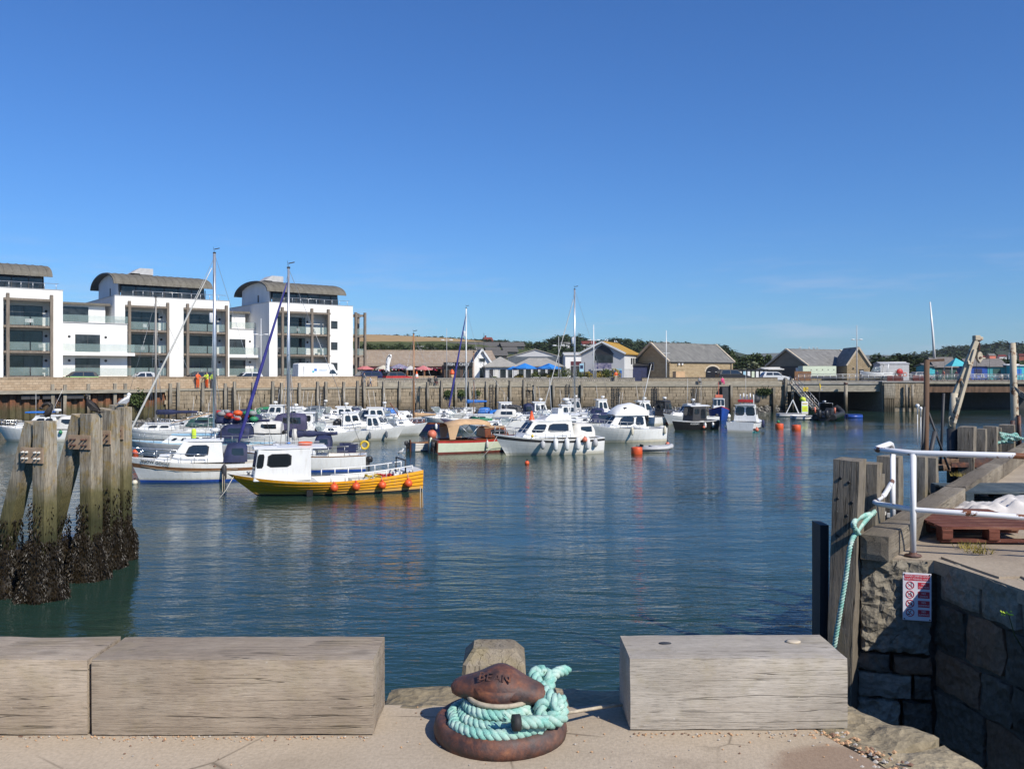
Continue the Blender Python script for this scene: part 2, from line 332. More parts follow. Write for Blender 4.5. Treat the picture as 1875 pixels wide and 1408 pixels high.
pile_mat('wallstone', (0.31, 0.25, 0.175), (0.22, 0.175, 0.12), (0.05, 0.045, 0.028), 2.0, 1.05, 0.1)
pile_mat('wallstone_b', (0.25, 0.205, 0.145), (0.18, 0.145, 0.10), (0.045, 0.04, 0.025), 2.1, 1.1, 0.1)

# ground concrete of the near quay
m = N('quayconc'); v = m.coords((1, 1, 1), 'World')
n1 = m.noise(v, 1.3, 6, 0.6); n2 = m.noise(v, 55, 4, 0.6); n3 = m.noise(m.coords((16, 5, 5), 'World', (0, 0, 0.6)), 6, 3)
c = m.ramp(n1, [(0.3, (0.375, 0.305, 0.222)), (0.7, (0.47, 0.39, 0.295))])
c = m.mix(0.55, c, m.ramp(n2, [(0.3, 0.72), (0.62, 1.1)]), 'MULTIPLY')
sp = m.ramp(m.vor(m.coords((1, 1, 1), 'World'), 46), [(0.10, 1.0), (0.16, 0.0)]); pk = m.ramp(m.noise(v, 30, 1), [(0.58, 0.0), (0.62, 1.0)])
c = m.mix(m.math('MULTIPLY', m.math('MULTIPLY', sp, pk), 0.8), c, (0.55, 0.42, 0.30))
st = m.n('VectorMath'); st.operation = 'DISTANCE'; m.l(v, st.inputs[0]); st.inputs[1].default_value = (1.33, 3.48, 4.2)
wet = m.ramp(m.math('ADD', st.outputs['Value'], m.math('MULTIPLY', m.noise(v, 7, 3), 0.12)), [(0.30, 1.0), (0.36, 0.0)])
c = m.mix(m.math('MULTIPLY', wet, 0.5), c, (0.17, 0.085, 0.05))
dist = m.mix(0.12, v, m.n('TexNoise').outputs['Color']); ce = m.vor(dist, 0.9, 'DISTANCE_TO_EDGE'); ckk = m.math('MULTIPLY', m.ramp(ce, [(0.0, 1.0), (0.006, 0.0)]), m.ramp(m.noise(v, 1.1, 2), [(0.5, 0.0), (0.56, 1.0)])); c = m.mix(m.math('MULTIPLY', ckk, 0.75), c, (0.09, 0.07, 0.05))
dk = m.ramp(m.noise(m.coords((1, 2.2, 1), 'World'), 2.3, 5, 0.7), [(0.56, 0.0), (0.72, 1.0)]); c = m.mix(m.math('MULTIPLY', dk, 0.28), c, (0.20, 0.155, 0.11))
spl = m.math('MULTIPLY', m.ramp(m.noise(m.coords((1, 1.6, 1), 'World'), 5.5, 4, 0.6), [(0.70, 0.0), (0.73, 1.0)]), m.ramp(m.noise(v, 1.9, 1), [(0.55, 0.0), (0.6, 1.0)])); c = m.mix(m.math('MULTIPLY', spl, 0.6), c, (0.62, 0.60, 0.56))
m.base(c); m.set(rough=0.92, spec=0.2); m.bump(m.math('ADD', m.math('MULTIPLY', n2, 0.7), m.math('MULTIPLY', n3, 0.5)), 0.45, 0.006)
m = N('rquay'); v = m.coords((1, 1, 1), 'World'); n1 = m.noise(v, 1.1, 6, 0.65); n2 = m.noise(v, 40, 4)
c = m.ramp(n1, [(0.3, (0.27, 0.215, 0.16)), (0.7, (0.43, 0.36, 0.27))]); c = m.mix(0.5, c, m.ramp(n2, [(0.3, 0.7), (0.65, 1.1)]), 'MULTIPLY')
m.base(c); m.set(rough=0.92, spec=0.2); m.bump(n2, 0.5, 0.008)
def stone_mat(name, a, b, bump=0.8, sc=6, dist=0.03):
    m = N(name); v = m.coords((1, 1, 1), 'World'); n1 = m.noise(v, sc*0.35, 6, 0.65); n2 = m.noise(v, sc*4, 6, 0.6); n3 = m.vor(v, sc*2)
    c = m.ramp(n1, [(0.3, a), (0.7, b)]); c = m.mix(0.7, c, m.ramp(n2, [(0.3, 0.6), (0.7, 1.15)]), 'MULTIPLY')
    c = m.mix(1, c, m.ramp(m.rnd(), [(0, 0.75), (1, 1.15)]), 'MULTIPLY')
    m.base(c); m.set(rough=0.9, spec=0.25); m.bump(m.math('ADD', m.math('MULTIPLY', n2, 0.6), n3), bump, dist)
stone_mat('rockstone', (0.24, 0.21, 0.16), (0.36, 0.32, 0.25), 0.9, 7, 0.03)
stone_mat('wetstone', (0.10, 0.085, 0.065), (0.19, 0.16, 0.12), 1.0, 6, 0.04)
stone_mat('redstone', (0.17, 0.10, 0.06), (0.26, 0.17, 0.11), 0.8, 6, 0.03)
stone_mat('copingstone', (0.25, 0.205, 0.13), (0.40, 0.33, 0.22), 0.9, 8, 0.02)
stone_mat('mortar', (0.11, 0.095, 0.075), (0.16, 0.14, 0.11), 0.5, 8, 0.02)
# rubble / course walls far away: colour and joints
def course_mat(name, c1, c2, mortar, scale=1.0, bw=0.5, rh=0.25, ms=0.02):
    m = N(name); tcn = m.n('TexCoord'); sp_ = m.n('SeparateXYZ'); m.l(tcn.outputs['Object'], sp_.inputs[0]); cb = m.n('CombineXYZ')
    m.l(m.math('ADD', sp_.outputs['X'], sp_.outputs['Y']), cb.inputs[0]); m.l(sp_.outputs['Z'], cb.inputs[1])
    b = m.n('TexBrick'); b.inputs['Scale'].default_value = scale; b.inputs['Brick Width'].default_value = bw; b.inputs['Row Height'].default_value = rh; b.inputs['Mortar Size'].default_value = ms
    b.inputs['Color1'].default_value = (*c1, 1); b.inputs['Color2'].default_value = (*c2, 1); b.inputs['Mortar'].default_value = (*mortar, 1); b.inputs['Bias'].default_value = 0.1
    m.l(cb.outputs[0], b.inputs['Vector'])
    c = m.mix(0.6, b.outputs['Color'], m.ramp(m.noise(m.coords((1, 1, 1)), 2.5, 5, 0.65), [(0.3, 0.65), (0.7, 1.2)]), 'MULTIPLY')
    m.base(c); m.set(rough=0.9, spec=0.2); m.bump(b.outputs['Fac'], 0.5, -0.02)
course_mat('parapet', (0.37, 0.27, 0.175), (0.46, 0.355, 0.245), (0.25, 0.19, 0.13), 1.0, 0.75, 0.24, 0.022)
course_mat('barnstone', (0.36, 0.27, 0.155), (0.45, 0.35, 0.22), (0.24, 0.18, 0.11), 1.0, 0.55, 0.22, 0.03)
course_mat('greystone', (0.27, 0.225, 0.16), (0.34, 0.29, 0.215), (0.19, 0.16, 0.12), 1.0, 0.5, 0.2, 0.03)
course_mat('rubble', (0.26, 0.24, 0.20), (0.38, 0.34, 0.28), (0.14, 0.125, 0.10), 1.0, 0.35, 0.3, 0.04)
def roof_mat(name, a, b, streak, bw=0.35, rh=0.25):
    m = N(name); v = m.coords((1, 1, 1)); n1 = m.noise(v, 0.9, 6, 0.7); n2 = m.noise(m.coords((3.5, 0.6, 0.6)), 1.0, 5, 0.7)
    c = m.ramp(n1, [(0.3, a), (0.7, b)]); c = m.mix(m.math('MULTIPLY', m.ramp(n2, [(0.45, 0.0), (0.7, 1.0)]), 0.6), c, streak)
    n3 = m.noise(m.coords((2.5, 7, 7)), 1.4, 2); c = m.mix(0.6, c, m.ramp(n3, [(0.35, 0.7), (0.65, 1.15)]), 'MULTIPLY')
    m.base(c); m.set(rough=0.85, spec=0.3); m.bump(n3, 0.5, 0.03)
roof_mat('slate', (0.11, 0.11, 0.105), (0.20, 0.195, 0.18), (0.30, 0.29, 0.26))
roof_mat('slatepale', (0.16, 0.16, 0.155), (0.27, 0.265, 0.25), (0.05, 0.05, 0.048))
roof_mat('tilebrown', (0.24, 0.18, 0.13), (0.36, 0.28, 0.20), (0.36, 0.33, 0.29))
roof_mat('lichenroof', (0.38, 0.22, 0.035), (0.50, 0.30, 0.06), (0.33, 0.19, 0.04))
roof_mat('roofgrey', (0.28, 0.265, 0.235), (0.38, 0.36, 0.32), (0.33, 0.31, 0.28))
roof_mat('barrel', (0.115, 0.105, 0.085), (0.175, 0.16, 0.13), (0.20, 0.185, 0.155))
# rusty iron
m = N('rust'); v = m.coords((1, 1, 1)); n1 = m.noise(v, 9, 7, 0.7); n2 = m.noise(v, 45, 5, 0.7); n3 = m.noise(v, 4, 4, 0.6)
c = m.ramp(n1, [(0.30, (0.030, 0.024, 0.024)), (0.45, (0.07, 0.036, 0.030)), (0.56, (0.15, 0.055, 0.032)), (0.70, (0.30, 0.115, 0.05))])
c = m.mix(m.math('MULTIPLY', m.ramp(n3, [(0.48, 0.0), (0.6, 1.0)]), 0.5), c, (0.075, 0.072, 0.075)); c = m.mix(0.6, c, m.ramp(n2, [(0.3, 0.6), (0.7, 1.2)]), 'MULTIPLY')
m.base(c); m.set(rough=m.ramp(n1, [(0.3, 0.42), (0.7, 0.8)]), spec=0.5); m.bump(m.math('ADD', n1, m.math('MULTIPLY', n2, 0.5)), 0.55, 0.008)
m = N('plate'); v = m.coords((1, 1, 1)); c = m.ramp(m.noise(v, 5, 5), [(0.3, (0.30, 0.20, 0.125)), (0.7, (0.42, 0.30, 0.20))]); m.base(c); m.set(rough=0.75)
m = N('rustpaint'); v = m.coords((1, 1, 1)); rf = m.ramp(m.noise(v, 7, 6, 0.7), [(0.47, 0.0), (0.52, 1.0)])
c = m.mix(rf, (0.62, 0.57, 0.44), m.ramp(m.noise(v, 30, 4), [(0.3, (0.12, 0.045, 0.02)), (0.7, (0.28, 0.13, 0.06))])); m.base(c); m.set(rough=0.7)
m = N('cranepaint'); v = m.coords((1, 1, 1)); rf = m.ramp(m.noise(v, 6, 6, 0.75), [(0.54, 0.0), (0.6, 1.0)])
c = m.mix(rf, m.ramp(m.noise(v, 3, 4), [(0.3, (0.40, 0.34, 0.24)), (0.7, (0.52, 0.46, 0.35))]), (0.17, 0.08, 0.035)); m.base(c); m.set(rough=0.75)
m = N('railpaint'); v = m.coords((1, 1, 1)); rf = m.ramp(m.noise(v, 4.2, 5, 0.7), [(0.565, 0.0), (0.59, 1.0)])
c = m.mix(rf, (0.74, 0.74, 0.75), m.ramp(m.noise(v, 40, 4), [(0.3, (0.09, 0.03, 0.012)), (0.7, (0.25, 0.09, 0.03))])); m.base(c); m.set(rough=0.42)
# rope
m = N('rope'); v = m.coords((1, 1, 1)); n1 = m.noise(v, 160, 3, 0.7); n2 = m.noise(v, 14, 3)
c = m.ramp(n1, [(0.3, (0.12, 0.34, 0.29)), (0.7, (0.30, 0.56, 0.48))]); c = m.mix(m.math('MULTIPLY', m.ramp(n2, [(0.42, 0.0), (0.7, 1.0)]), 0.75), c, (0.56, 0.64, 0.57)); c = m.mix(m.math('MULTIPLY', m.ramp(m.noise(v, 5, 4), [(0.55, 0.0), (0.75, 1.0)]), 0.5), c, (0.30, 0.33, 0.26)); m.base(c); m.set(rough=0.75, spec=0.3); m.bump(n1, 0.5, 0.003)
# seaweed, foliage, fields
m = N('weed'); v = m.coords((1, 1, 1), 'World'); c = m.ramp(m.noise(v, 9, 5, 0.7), [(0.3, (0.008, 0.006, 0.003)), (0.55, (0.020, 0.014, 0.006)), (0.8, (0.055, 0.034, 0.012))]); m.base(c); m.set(rough=0.45, spec=0.5)
def leaf(name, a, b, sc=0.25):
    m = N(name); v = m.coords((1, 1, 1), 'World'); c = m.ramp(m.noise(v, sc, 5, 0.7), [(0.3, a), (0.7, b)])
    c = m.mix(1, c, m.ramp(m.rnd(), [(0, 0.8), (1, 1.2)]), 'MULTIPLY'); m.base(c); m.set(rough=0.7, spec=0.2)
leaf('leafdark', (0.020, 0.034, 0.012), (0.052, 0.075, 0.026), 0.15); leaf('leafmid', (0.04, 0.062, 0.02), (0.085, 0.115, 0.038), 0.2)
leaf('leafpale', (0.15, 0.17, 0.10), (0.25, 0.27, 0.17), 0.4); leaf('leafyellow', (0.20, 0.15, 0.03), (0.30, 0.24, 0.06), 1.0); leaf('leafplant', (0.05, 0.075, 0.02), (0.12, 0.14, 0.045), 1.5)
mat('bark', (0.07, 0.055, 0.04), 0.9, 0, 0.2, 3)
mat('haze_hill', (0.10, 0.105, 0.075), 0.95, 0, 0.5, 0.012, kind='World')
m = N('hillfield'); v = m.coords((1, 1, 1), 'World'); z = m.n('SeparateXYZ'); m.l(v, z.inputs[0])
zz = m.math('ADD', z.outputs['Z'], m.math('ADD', m.math('MULTIPLY', m.math('SUBTRACT', m.noise(v, 0.03, 4), 0.5), 3.0), m.math('MULTIPLY', z.outputs['X'], -0.035)))
f = m.n('MapRange'); f.inputs[1].default_value = 22.3; f.inputs[2].default_value = 22.9; m.l(zz, f.inputs[0])
grn = m.ramp(m.noise(v, 0.11, 6, 0.7), [(0.3, (0.035, 0.052, 0.018)), (0.7, (0.13, 0.14, 0.05))]); gld = m.ramp(m.noise(v, 0.08, 5), [(0.3, (0.32, 0.21, 0.10)), (0.7, (0.42, 0.29, 0.15))])
m.base(m.mix(f.outputs[0], grn, gld)); m.set(rough=0.95, spec=0.1)
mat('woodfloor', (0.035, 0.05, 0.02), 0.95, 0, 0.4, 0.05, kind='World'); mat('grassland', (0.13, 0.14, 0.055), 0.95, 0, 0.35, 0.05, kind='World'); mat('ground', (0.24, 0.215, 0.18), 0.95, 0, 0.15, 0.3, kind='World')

# water
m = N('water'); v = m.coords((1, 1, 1), 'World')
m.base((0.016, 0.040, 0.030)); m.set(rough=0.03, ior=1.33, spec=0.36); m.b.inputs['Specular Tint'].default_value = (1, 0.96, 0.80, 1)
wa = m.noise(m.coords((0.42, 1.25, 1), 'World', (0, 0, 0.12)), 1.0, 3, 0.5, 0.7)
wb = m.noise(m.coords((2.2, 6.4, 1), 'World', (0, 0, -0.2)), 1.0, 3, 0.55, 0.5)
wc = m.noise(m.coords((0.10, 0.22, 1), 'World'), 1.0, 2)
amp = m.ramp(m.noise(m.coords((0.035, 0.07, 1), 'World'), 1.0, 3), [(0.36, 0.28), (0.64, 1.12)])
h = m.math('ADD', m.math('MULTIPLY', wa, 0.70), m.math('ADD', m.math('MULTIPLY', wb, 0.24), m.math('MULTIPLY', wc, 0.6)))
h = m.math('MULTIPLY', h, amp)
m.bump(h, 1.0, 0.11)

# ------------------------------------------------------------------ water and near quays
QZ = 4.2
b = MB(); b.add([(-400, -60, 0), (400, -60, 0), (400, 170, 0), (-400, 170, 0)], [(0, 1, 2, 3)]); struct(b.build('water', 'water'))
b = MB(); b.add([(-400, -60, -3.5), (400, -60, -3.5), (400, 170, -3.5), (-400, 170, -3.5)], [(0, 1, 2, 3)]); struct(b.build('harbour_bed', 'mortar'))

def rock(size, seg=(6, 4, 4), amp=0.02, fr=3.0, seed=0, rnd_=0.0, keep=()):
    """subdivided block with an uneven skin"""
    sx_, sy_, sz_ = size; mb = MB(); idx = {}; nx, ny, nz_ = seg
    def vid(i, j, k):
        if (i, j, k) not in idx:
            p = Vector(((i/nx-0.5)*sx_, (j/ny-0.5)*sy_, (k/nz_-0.5)*sz_))
            q = Vector(p)
            if rnd_:
                for a, s_ in enumerate((sx_, sy_, sz_)):
                    o = [abs(p[c])/(0.5*(sx_, sy_, sz_)[c]) for c in range(3) if c != a]
                    q[a] *= 1-rnd_*min(1.0, 2.2*min(sx_, sy_, sz_)/s_)*max(o)**6*(abs(p[a])/(0.5*s_))
            d = noise.noise_vector(q*fr+Vector((seed*7.3, seed*3.1, seed*1.7)))*amp + noise.noise_vector(q*fr*2.7+Vector((seed, 5, seed)))*amp*0.45
            idx[(i, j, k)] = len(mb.v); mb.v.append(tuple(q+d))
        return idx[(i, j, k)]
    def face(*q): mb.f.append(tuple(vid(*t) for t in q)); mb.m.append(0); mb.s.append(False)
    for i in range(nx):
        for j in range(ny):
            face((i, j, 0), (i, j+1, 0), (i+1, j+1, 0), (i+1, j, 0)); face((i, j, nz_), (i+1, j, nz_), (i+1, j+1, nz_), (i, j+1, nz_))
    for i in range(nx):
        for k in range(nz_):
            face((i, 0, k), (i+1, 0, k), (i+1, 0, k+1), (i, 0, k+1)); face((i, ny, k), (i, ny, k+1), (i+1, ny, k+1), (i+1, ny, k))
    for j in range(ny):
        for k in range(nz_):
            face((0, j, k), (0, j, k+1), (0, j+1, k+1), (0, j+1, k)); face((nx, j, k), (nx, j+1, k), (nx, j+1, k+1), (nx, j, k+1))
    return mb

# near quay: body, concrete top, coping stones
edge = [(-14, 4.50), (-0.9, 4.47), (1.05, 4.46), (1.40, 4.40), (1.64, 4.24), (1.77, 4.00), (1.87, 3.74), (1.95, 3.50), (2.06, 2.9), (2.15, 2.0), (2.2, 0.5), (2.2, -6)]
inner = [(-14, 4.24), (-0.9, 4.20), (0.95, 4.19), (1.18, 4.13), (1.33, 3.96), (1.42, 3.78), (1.50, 3.58), (1.57, 3.38), (1.68, 2.8), (1.8, 2.0), (1.85, 0.5), (1.85, -6)]
b = MB(); b.prism([(-14, -6)]+[(x, y-0.02) for x, y in edge], -1, 4.13)
body = struct(b.build('near_quay', 'mortar'))
poly = [(-14, -6)]
for i in range(len(inner)-1):
    a, c = Vector(inner[i]), Vector(inner[i+1]); n_ = max(2, int((c-a).length/0.06)) if i > 0 and i < 9 else 2
    for k in range(n_):
        p = a.lerp(c, k/n_); poly.append((p.x+0.03*noise.noise((p.x*6, p.y*6, 1)), p.y+0.04*noise.noise((p.x*6, p.y*6, 4))))
poly.append((1.85, -6))
b = MB(); b.prism(list(reversed(poly)) if False else poly, 4.13, QZ); o = b.build('quay_paving', 'quayconc', body); o['label'] = 'pinkish concrete quay paving with scattered pebbles'
# coping stones along the edge
def along(pts, s):
    for i in range(len(pts)-1):
        a, c = Vector(pts[i]), Vector(pts[i+1]); l = (c-a).length
        if s <= l: return a.lerp(c, s/l), (c-a).normalized()
        s -= l
    return Vector(pts[-1]), (Vector(pts[-1])-Vector(pts[-2])).normalized()
s = 10.5; k = 0; rs = random.Random(3)
while s < 22.2:
    ln = rs.uniform(0.45, 0.85) if s < 15 or s > 17.6 else rs.uniform(0.36, 0.55)
    p, d = along(edge, s+ln/2); nrm = Vector((-d.y, d.x)); wd = 0.32 if s < 15.3 else 0.40
    c = p - nrm*(wd/2-0.01)
    mb = rock((ln-0.004, wd+0.03, 0.34), (16, 12, 5), 0.024, 5.5, k, 0.06)
    mb.build('coping_stone', 'copingstone', body, loc=(c.x, c.y, QZ-0.175+rs.uniform(-0.006, 0.004)), rz=math.atan2(d.y, d.x)); s += ln; k += 1
# broken aggregate between stones and concrete, and pebbles
mb = MB(); rg = random.Random(5)
def peb(x, y, z, r):
    vs = [Vector((rg.uniform(.7, 1.2)*c[0], rg.uniform(.7, 1.2)*c[1], rg.uniform(.5, .8)*c[2]))*r for c in ((1,0,0),(-1,0,0),(0,1,0),(0,-1,0),(0,0,1),(0,0,-1))]
    o_ = Vector((x, y, z)); mb.add([o_+q for q in vs], [(0,2,4),(2,1,4),(1,3,4),(3,0,4),(2,0,5),(1,2,5),(3,1,5),(0,3,5)], rg.choice((0, 0, 1, 2)))
for i in range(420):
    q = rg.random()
    if q < 0.42: x = rg.uniform(-2.5, -0.6); y = 3.84-abs(rg.gauss(0, 0.022))
    elif q < 0.62: x = rg.uniform(0.54, 1.5); y = 3.88-abs(rg.gauss(0, 0.02))
    else: x = rg.uniform(-2.3, 1.4); y = rg.uniform(3.3, 4.2)
    peb(x, y, QZ+0.003, rg.uniform(0.003, 0.008))
for i in range(900):
    t = rg.uniform(16.2, 19.6); p, d = along(inner, t-0.9); nr = Vector((-d.y, d.x))
    p = p + nr*rg.gauss(0.03, 0.05); peb(p.x, p.y, QZ-0.002, rg.uniform(0.004, 0.016))
mat('peb1', (0.50, 0.30, 0.16), 0.7, 0, 0.2, 40); mat('peb2', (0.42, 0.38, 0.33), 0.7, 0, 0.2, 40); mat('peb3', (0.20, 0.11, 0.07), 0.7, 0, 0.2, 40)
o = mb.build('gravel', ['peb1', 'peb2', 'peb3']); struct(o, 'stuff'); tag(o, 'loose tan pebbles scattered on the quay concrete along the baulks', 'gravel')

# timber baulks
def baulk(name, label, x0, x1, yf, d, h, matn, seed, rz=0.0, group='timber baulks along the quay edge'):
    mb = rock((x1-x0, d, h), (40, 8, 8), 0.0055, 2.6, seed, 0.022)
    o = mb.build(name, matn, None, loc=((x0+x1)/2, yf+d/2, QZ+h/2+0.004), rz=rz); tag(o, label, 'timber', group); return o
baulk('timber_baulk', 'long grey timber baulk lying left of the rusty bollard', -1.858, -0.604, 3.845, 0.345, 0.335, 'baulk', 2, 0.006)
baulk('timber_baulk', 'brown timber baulk with a knot, cut off by the left picture edge', -3.4, -1.866, 3.845, 0.345, 0.334, 'baulk', 5, 0.006)
o = baulk('timber_baulk', 'pale short timber baulk with bolt hole right of the rusty bollard', 0.520, 1.506, 3.905, 0.35, 0.322, 'baulk_pale', 9, 0.008)
for (x, y, r, mt) in ((1.33, 4.13, 0.035, 'sand'),):
    b = MB(); b.lathe([(r, 0), (r, 0.006), (r*0.6, 0.008)], 14); q = b.build('bolt_plug', mt, o, loc=(x-1.013, y-4.08, 0.161)); q.scale = (1, 0.75, 1)
b = MB(); b.lathe([(0.03, 0), (0.03, 0.004), (0.014, 0.005)], 12); q = b.build('bolt_hole', 'dark', o, loc=(0.72-1.013, 4.11-4.08, 0.1605)); q.scale = (1, 0.6, 1)

# timber pile head behind the bollard
mb = MB(); w2 = 0.168
rings = []
for (z, kx, ky) in ((-1, 1, 1), (4.22, 1, 1), (4.27, 0.97, 0.95), (4.335, 0.66, 0.50)):
    c_ = 0.02; X, Y = w2*kx, w2*ky
    rings.append([Vector(p) for p in ((-X+c_, -Y, z), (X-c_, -Y, z), (X, -Y+c_, z), (X, Y-c_, z), (X-c_, Y, z), (-X+c_, Y, z), (-X, Y-c_, z), (-X, -Y+c_, z))])
mb.loft(rings, sm=False); o = mb.build('timber_pile', 'postpale', None, loc=(-0.095, 4.72, 0)); tag(o, 'square oak pile head with sloping top right behind the bollard', 'pile')

# bollard
BC = Vector((-0.052, 3.885, QZ))
bol = thing('mooring_bollard', 'rusty cast iron bollard with a two-horned head lettered BEAN', 'bollard', BC, R(-15))
mb = MB(); mb.lathe([(0.292, 0.0), (0.296, 0.03), (0.288, 0.066), (0.268, 0.082), (0.236, 0.078), (0.222, 0.058), (0.20, 0.05), (0.15, 0.052)], 40)
for k in range(4):
    a = k*pi/2+0.8; mb.lathe([(0.022, 0.04), (0.022, 0.07), (0.012, 0.076)], 8, Matrix.Translation((0.205*cos(a), 0.205*sin(a), 0)))
mb.build('base_ring', 'rust', bol)
mb = MB(); mb.lathe([(0.16, 0.045), (0.128, 0.075), (0.118, 0.12), (0.12, 0.18), (0.13, 0.22)], 28); mb.build('neck', 'rust', bol)
mb = MB(); rings = []
for i in range(25):
    t = -1+2*i/24; x = 0.232*t; e_ = (1-abs(t)**5)**0.5 if abs(t) < 1 else 0
    hump = math.exp(-(t/0.42)**2); rb = max((0.050+0.056*hump)*e_, 0.004); dp = max((0.078+0.04*hump)*e_, 0.004); zc = 0.196+0.002*hump-0.008*abs(t)**2
    ring = []
    for j in range(20):
        a = 2*pi*j/20; yy = cos(a)*dp; zz_ = sin(a)
        ring.append(Vector((x, yy, zc+(zz_*rb*1.0 if zz_ > 0 else zz_*0.052*e_))))
    rings.append(ring)
mb.loft(rings); hd = mb.build('head', 'rust', bol)
mb = MB(); M = axes((0.0, -0.083, 0.272), (1, 0, 0), (0, 0.62, 0.78)); add_text(mb, 'BEAN', 0.052, 0.0025, M, 0, 'CENTER', 1.15); mb.build('lettering', 'rust', hd)

# laid rope
def strand_rope(mb, pts, r=0.030, pitch=0.105, n=6, m=0):
    P = [Vector(p) for p in pts]; res = [P[0]]; ds = [0.0]
    def cr(p0, p1, p2, p3, t): return 0.5*((2*p1)+(p2-p0)*t+(2*p0-5*p1+4*p2-p3)*t*t+(3*p1-p0-3*p2+p3)*t**3)
    Q = []
    for i in range(len(P)-1):
        p0, p1, p2, p3 = P[max(i-1, 0)], P[i], P[i+1], P[min(i+2, len(P)-1)]; st = max(2, int((p2-p1).length/(pitch/9)))
        for k in range(st): Q.append(cr(p0, p1, p2, p3, k/st))
    Q.append(P[-1]); s = 0; S = [0]
    for i in range(1, len(Q)): s += (Q[i]-Q[i-1]).length; S.append(s)
    for q in range(3):
        path = []
        for i, p in enumerate(Q):
            d = (Q[min(i+1, len(Q)-1)]-Q[max(i-1, 0)]).normalized(); u = Vector((0, 0, 1)) if abs(d.z) < 0.9 else Vector((0, 1, 0))
            a = d.cross(u).normalized(); c_ = d.cross(a); ph = 2*pi*(S[i]/pitch+q/3)
            path.append(p+(a*cos(ph)+c_*sin(ph))*r*0.52)
        mb.tube(path, r*0.56, n, m)
def ring_pts(R_, z, a0, a1, n=26, dz=0, cx=0, cy=0, ry=None):
    ry = ry or R_; return [(cx+R_*cos(a0+(a1-a0)*i/n), cy+ry*sin(a0+(a1-a0)*i/n), z+dz*i/n) for i in range(n+1)]
rope = thing('mooring_rope', 'thick turquoise three-strand rope coiled and knotted round the bollard', 'rope', BC, 0)
mb = MB()
path = [(0.13, -0.12, 0.10)]+ring_pts(0.145, 0.135, -0.5, -0.5-2*pi, 26, -0.015)
path += ring_pts(0.168, 0.105, -0.5, -0.5-1.75*pi, 22, -0.02, 0.0, -0.02, 0.172)
strand_rope(mb, path, 0.025, 0.085); mb.build('coil', 'rope', rope)
mb = MB(); path = [(0.205, -0.05, 0.12)]+ring_pts(0.212, 0.085, 0.35, pi+0.35, 14, 0.0, 0.0, 0.0, 0.17)+ring_pts(0.212, 0.085, pi+0.35, 2*pi-0.55, 16, 0.012, 0.0, -0.045, 0.205)+[(0.245, -0.13, 0.15), (0.262, -0.10, 0.20)]
strand_rope(mb, path, 0.0265, 0.09); mb.build('outer_loop', 'rope', rope)
mb = MB(); strand_rope(mb, [(0.244, -0.100, 0.101), (0.256, -0.130, 0.143), (0.233, -0.110, 0.182), (0.186, -0.020, 0.207), (0.153, 0.030, 0.231), (0.163, 0.060, 0.252), (0.200, 0.050, 0.249), (0.219, 0.030, 0.222), (0.209, 0.000, 0.186), (0.186, -0.060, 0.143), (0.195, -0.120, 0.107), (0.158, -0.200, 0.097)], 0.029, 0.10)
mb.build('knot', 'rope', rope)
mb = MB(); strand_rope(mb, [(0.219, 0.020, 0.197), (0.233, 0.050, 0.233), (0.270, 0.100, 0.237), (0.307, 0.140, 0.231)], 0.025, 0.1); strand_rope(mb, [(0.251, -0.100, 0.173), (0.191, -0.100, 0.173), (0.172, -0.120, 0.137), (0.205, -0.160, 0.112), (0.265, -0.130, 0.119), (0.265, -0.080, 0.161)], 0.029, 0.1)
mb.build('bight', 'rope', rope)
mb = MB(); strand_rope(mb, [(0.20, -0.205, 0.13), (0.13, -0.245, 0.145), (0.07, -0.262, 0.15)], 0.027, 0.1); te = mb.build('rope_end', 'rope', rope)
mb = MB(); mb.tube([(0.085, -0.258, 0.149), (0.055, -0.265, 0.15)], 0.034, 12); mb.build('tape', 'rubber', te)
mb = MB(); rq = random.Random(2)
for i in range(40):
    d = Vector((-1, rq.uniform(-.6, .6), rq.uniform(-.2, 1.0))); p0 = Vector((0.05, -0.265, 0.155)); mb.tube([p0, p0+d*rq.uniform(0.015, 0.04)], 0.0025, 3)
mb.build('frayed_tip', 'rope', te)
mb = MB(); mb.tube(ring_pts(0.140, 0.168, 0, 2*pi, 28)[:-1], 0.011, 6, closed=True); mb.tube(ring_pts(0.168, 0.10, 0, 2*pi, 28)[:-1], 0.010, 6, closed=True); mb.tube([(-0.03, -0.21, 0.07), (0.05, -0.24, 0.10), (0.12, -0.2, 0.12)], 0.012, 6)
mb.build('thin_line', 'cord', rope)
mb = MB(); mb.tube([(0.25, -0.02, 0.09), (0.34, 0.05, 0.075), (0.46, 0.15, 0.055), (0.60, 0.26, 0.03), (0.9, 0.5, 0.02)], 0.008, 6); o = mb.build('thin_cord', 'cord', None, loc=BC); tag(o, 'thin tan cord running from the bollard to the pale baulk', 'cord')
# ------------------------------------------------------------------ right quay
ED = Vector((0.588, 0.809)); EP = Vector((3.02, 7.66)); EN = Vector((-ED.y, ED.x))
def ep(t, out=0.0): p = EP+ED*t+EN*out; return p
wallp = [(3.02, 7.66), (3.62, 7.50), (3.68, 7.22), (3.75, 6.78), (3.80, 6.35), (3.88, 5.6), (3.98, 4.7), (4.1, 3.6), (4.2, 2.2), (4.2, -6)]
far_t = 24
top = [tuple(ep(far_t)), tuple(ep(0))]+wallp[1:]+[(40, -6), (40, tuple(ep(far_t))[1])]
b = MB(); b.prism([tuple(Vector(p)) for p in top], 4.08, QZ-0.01)
rqb = struct(b.build('right_quay', 'rquay'))
ins = [(x+0.10, y+0.12) for x, y in top[:2]]+[(x+0.16, y+0.05) for x, y in top[2:-2]]+[(39.8, -6), (39.8, top[-1][1])]
b = MB(); b.prism(ins, -1, 4.075); b.build('quay_core', 'mortar', rqb)
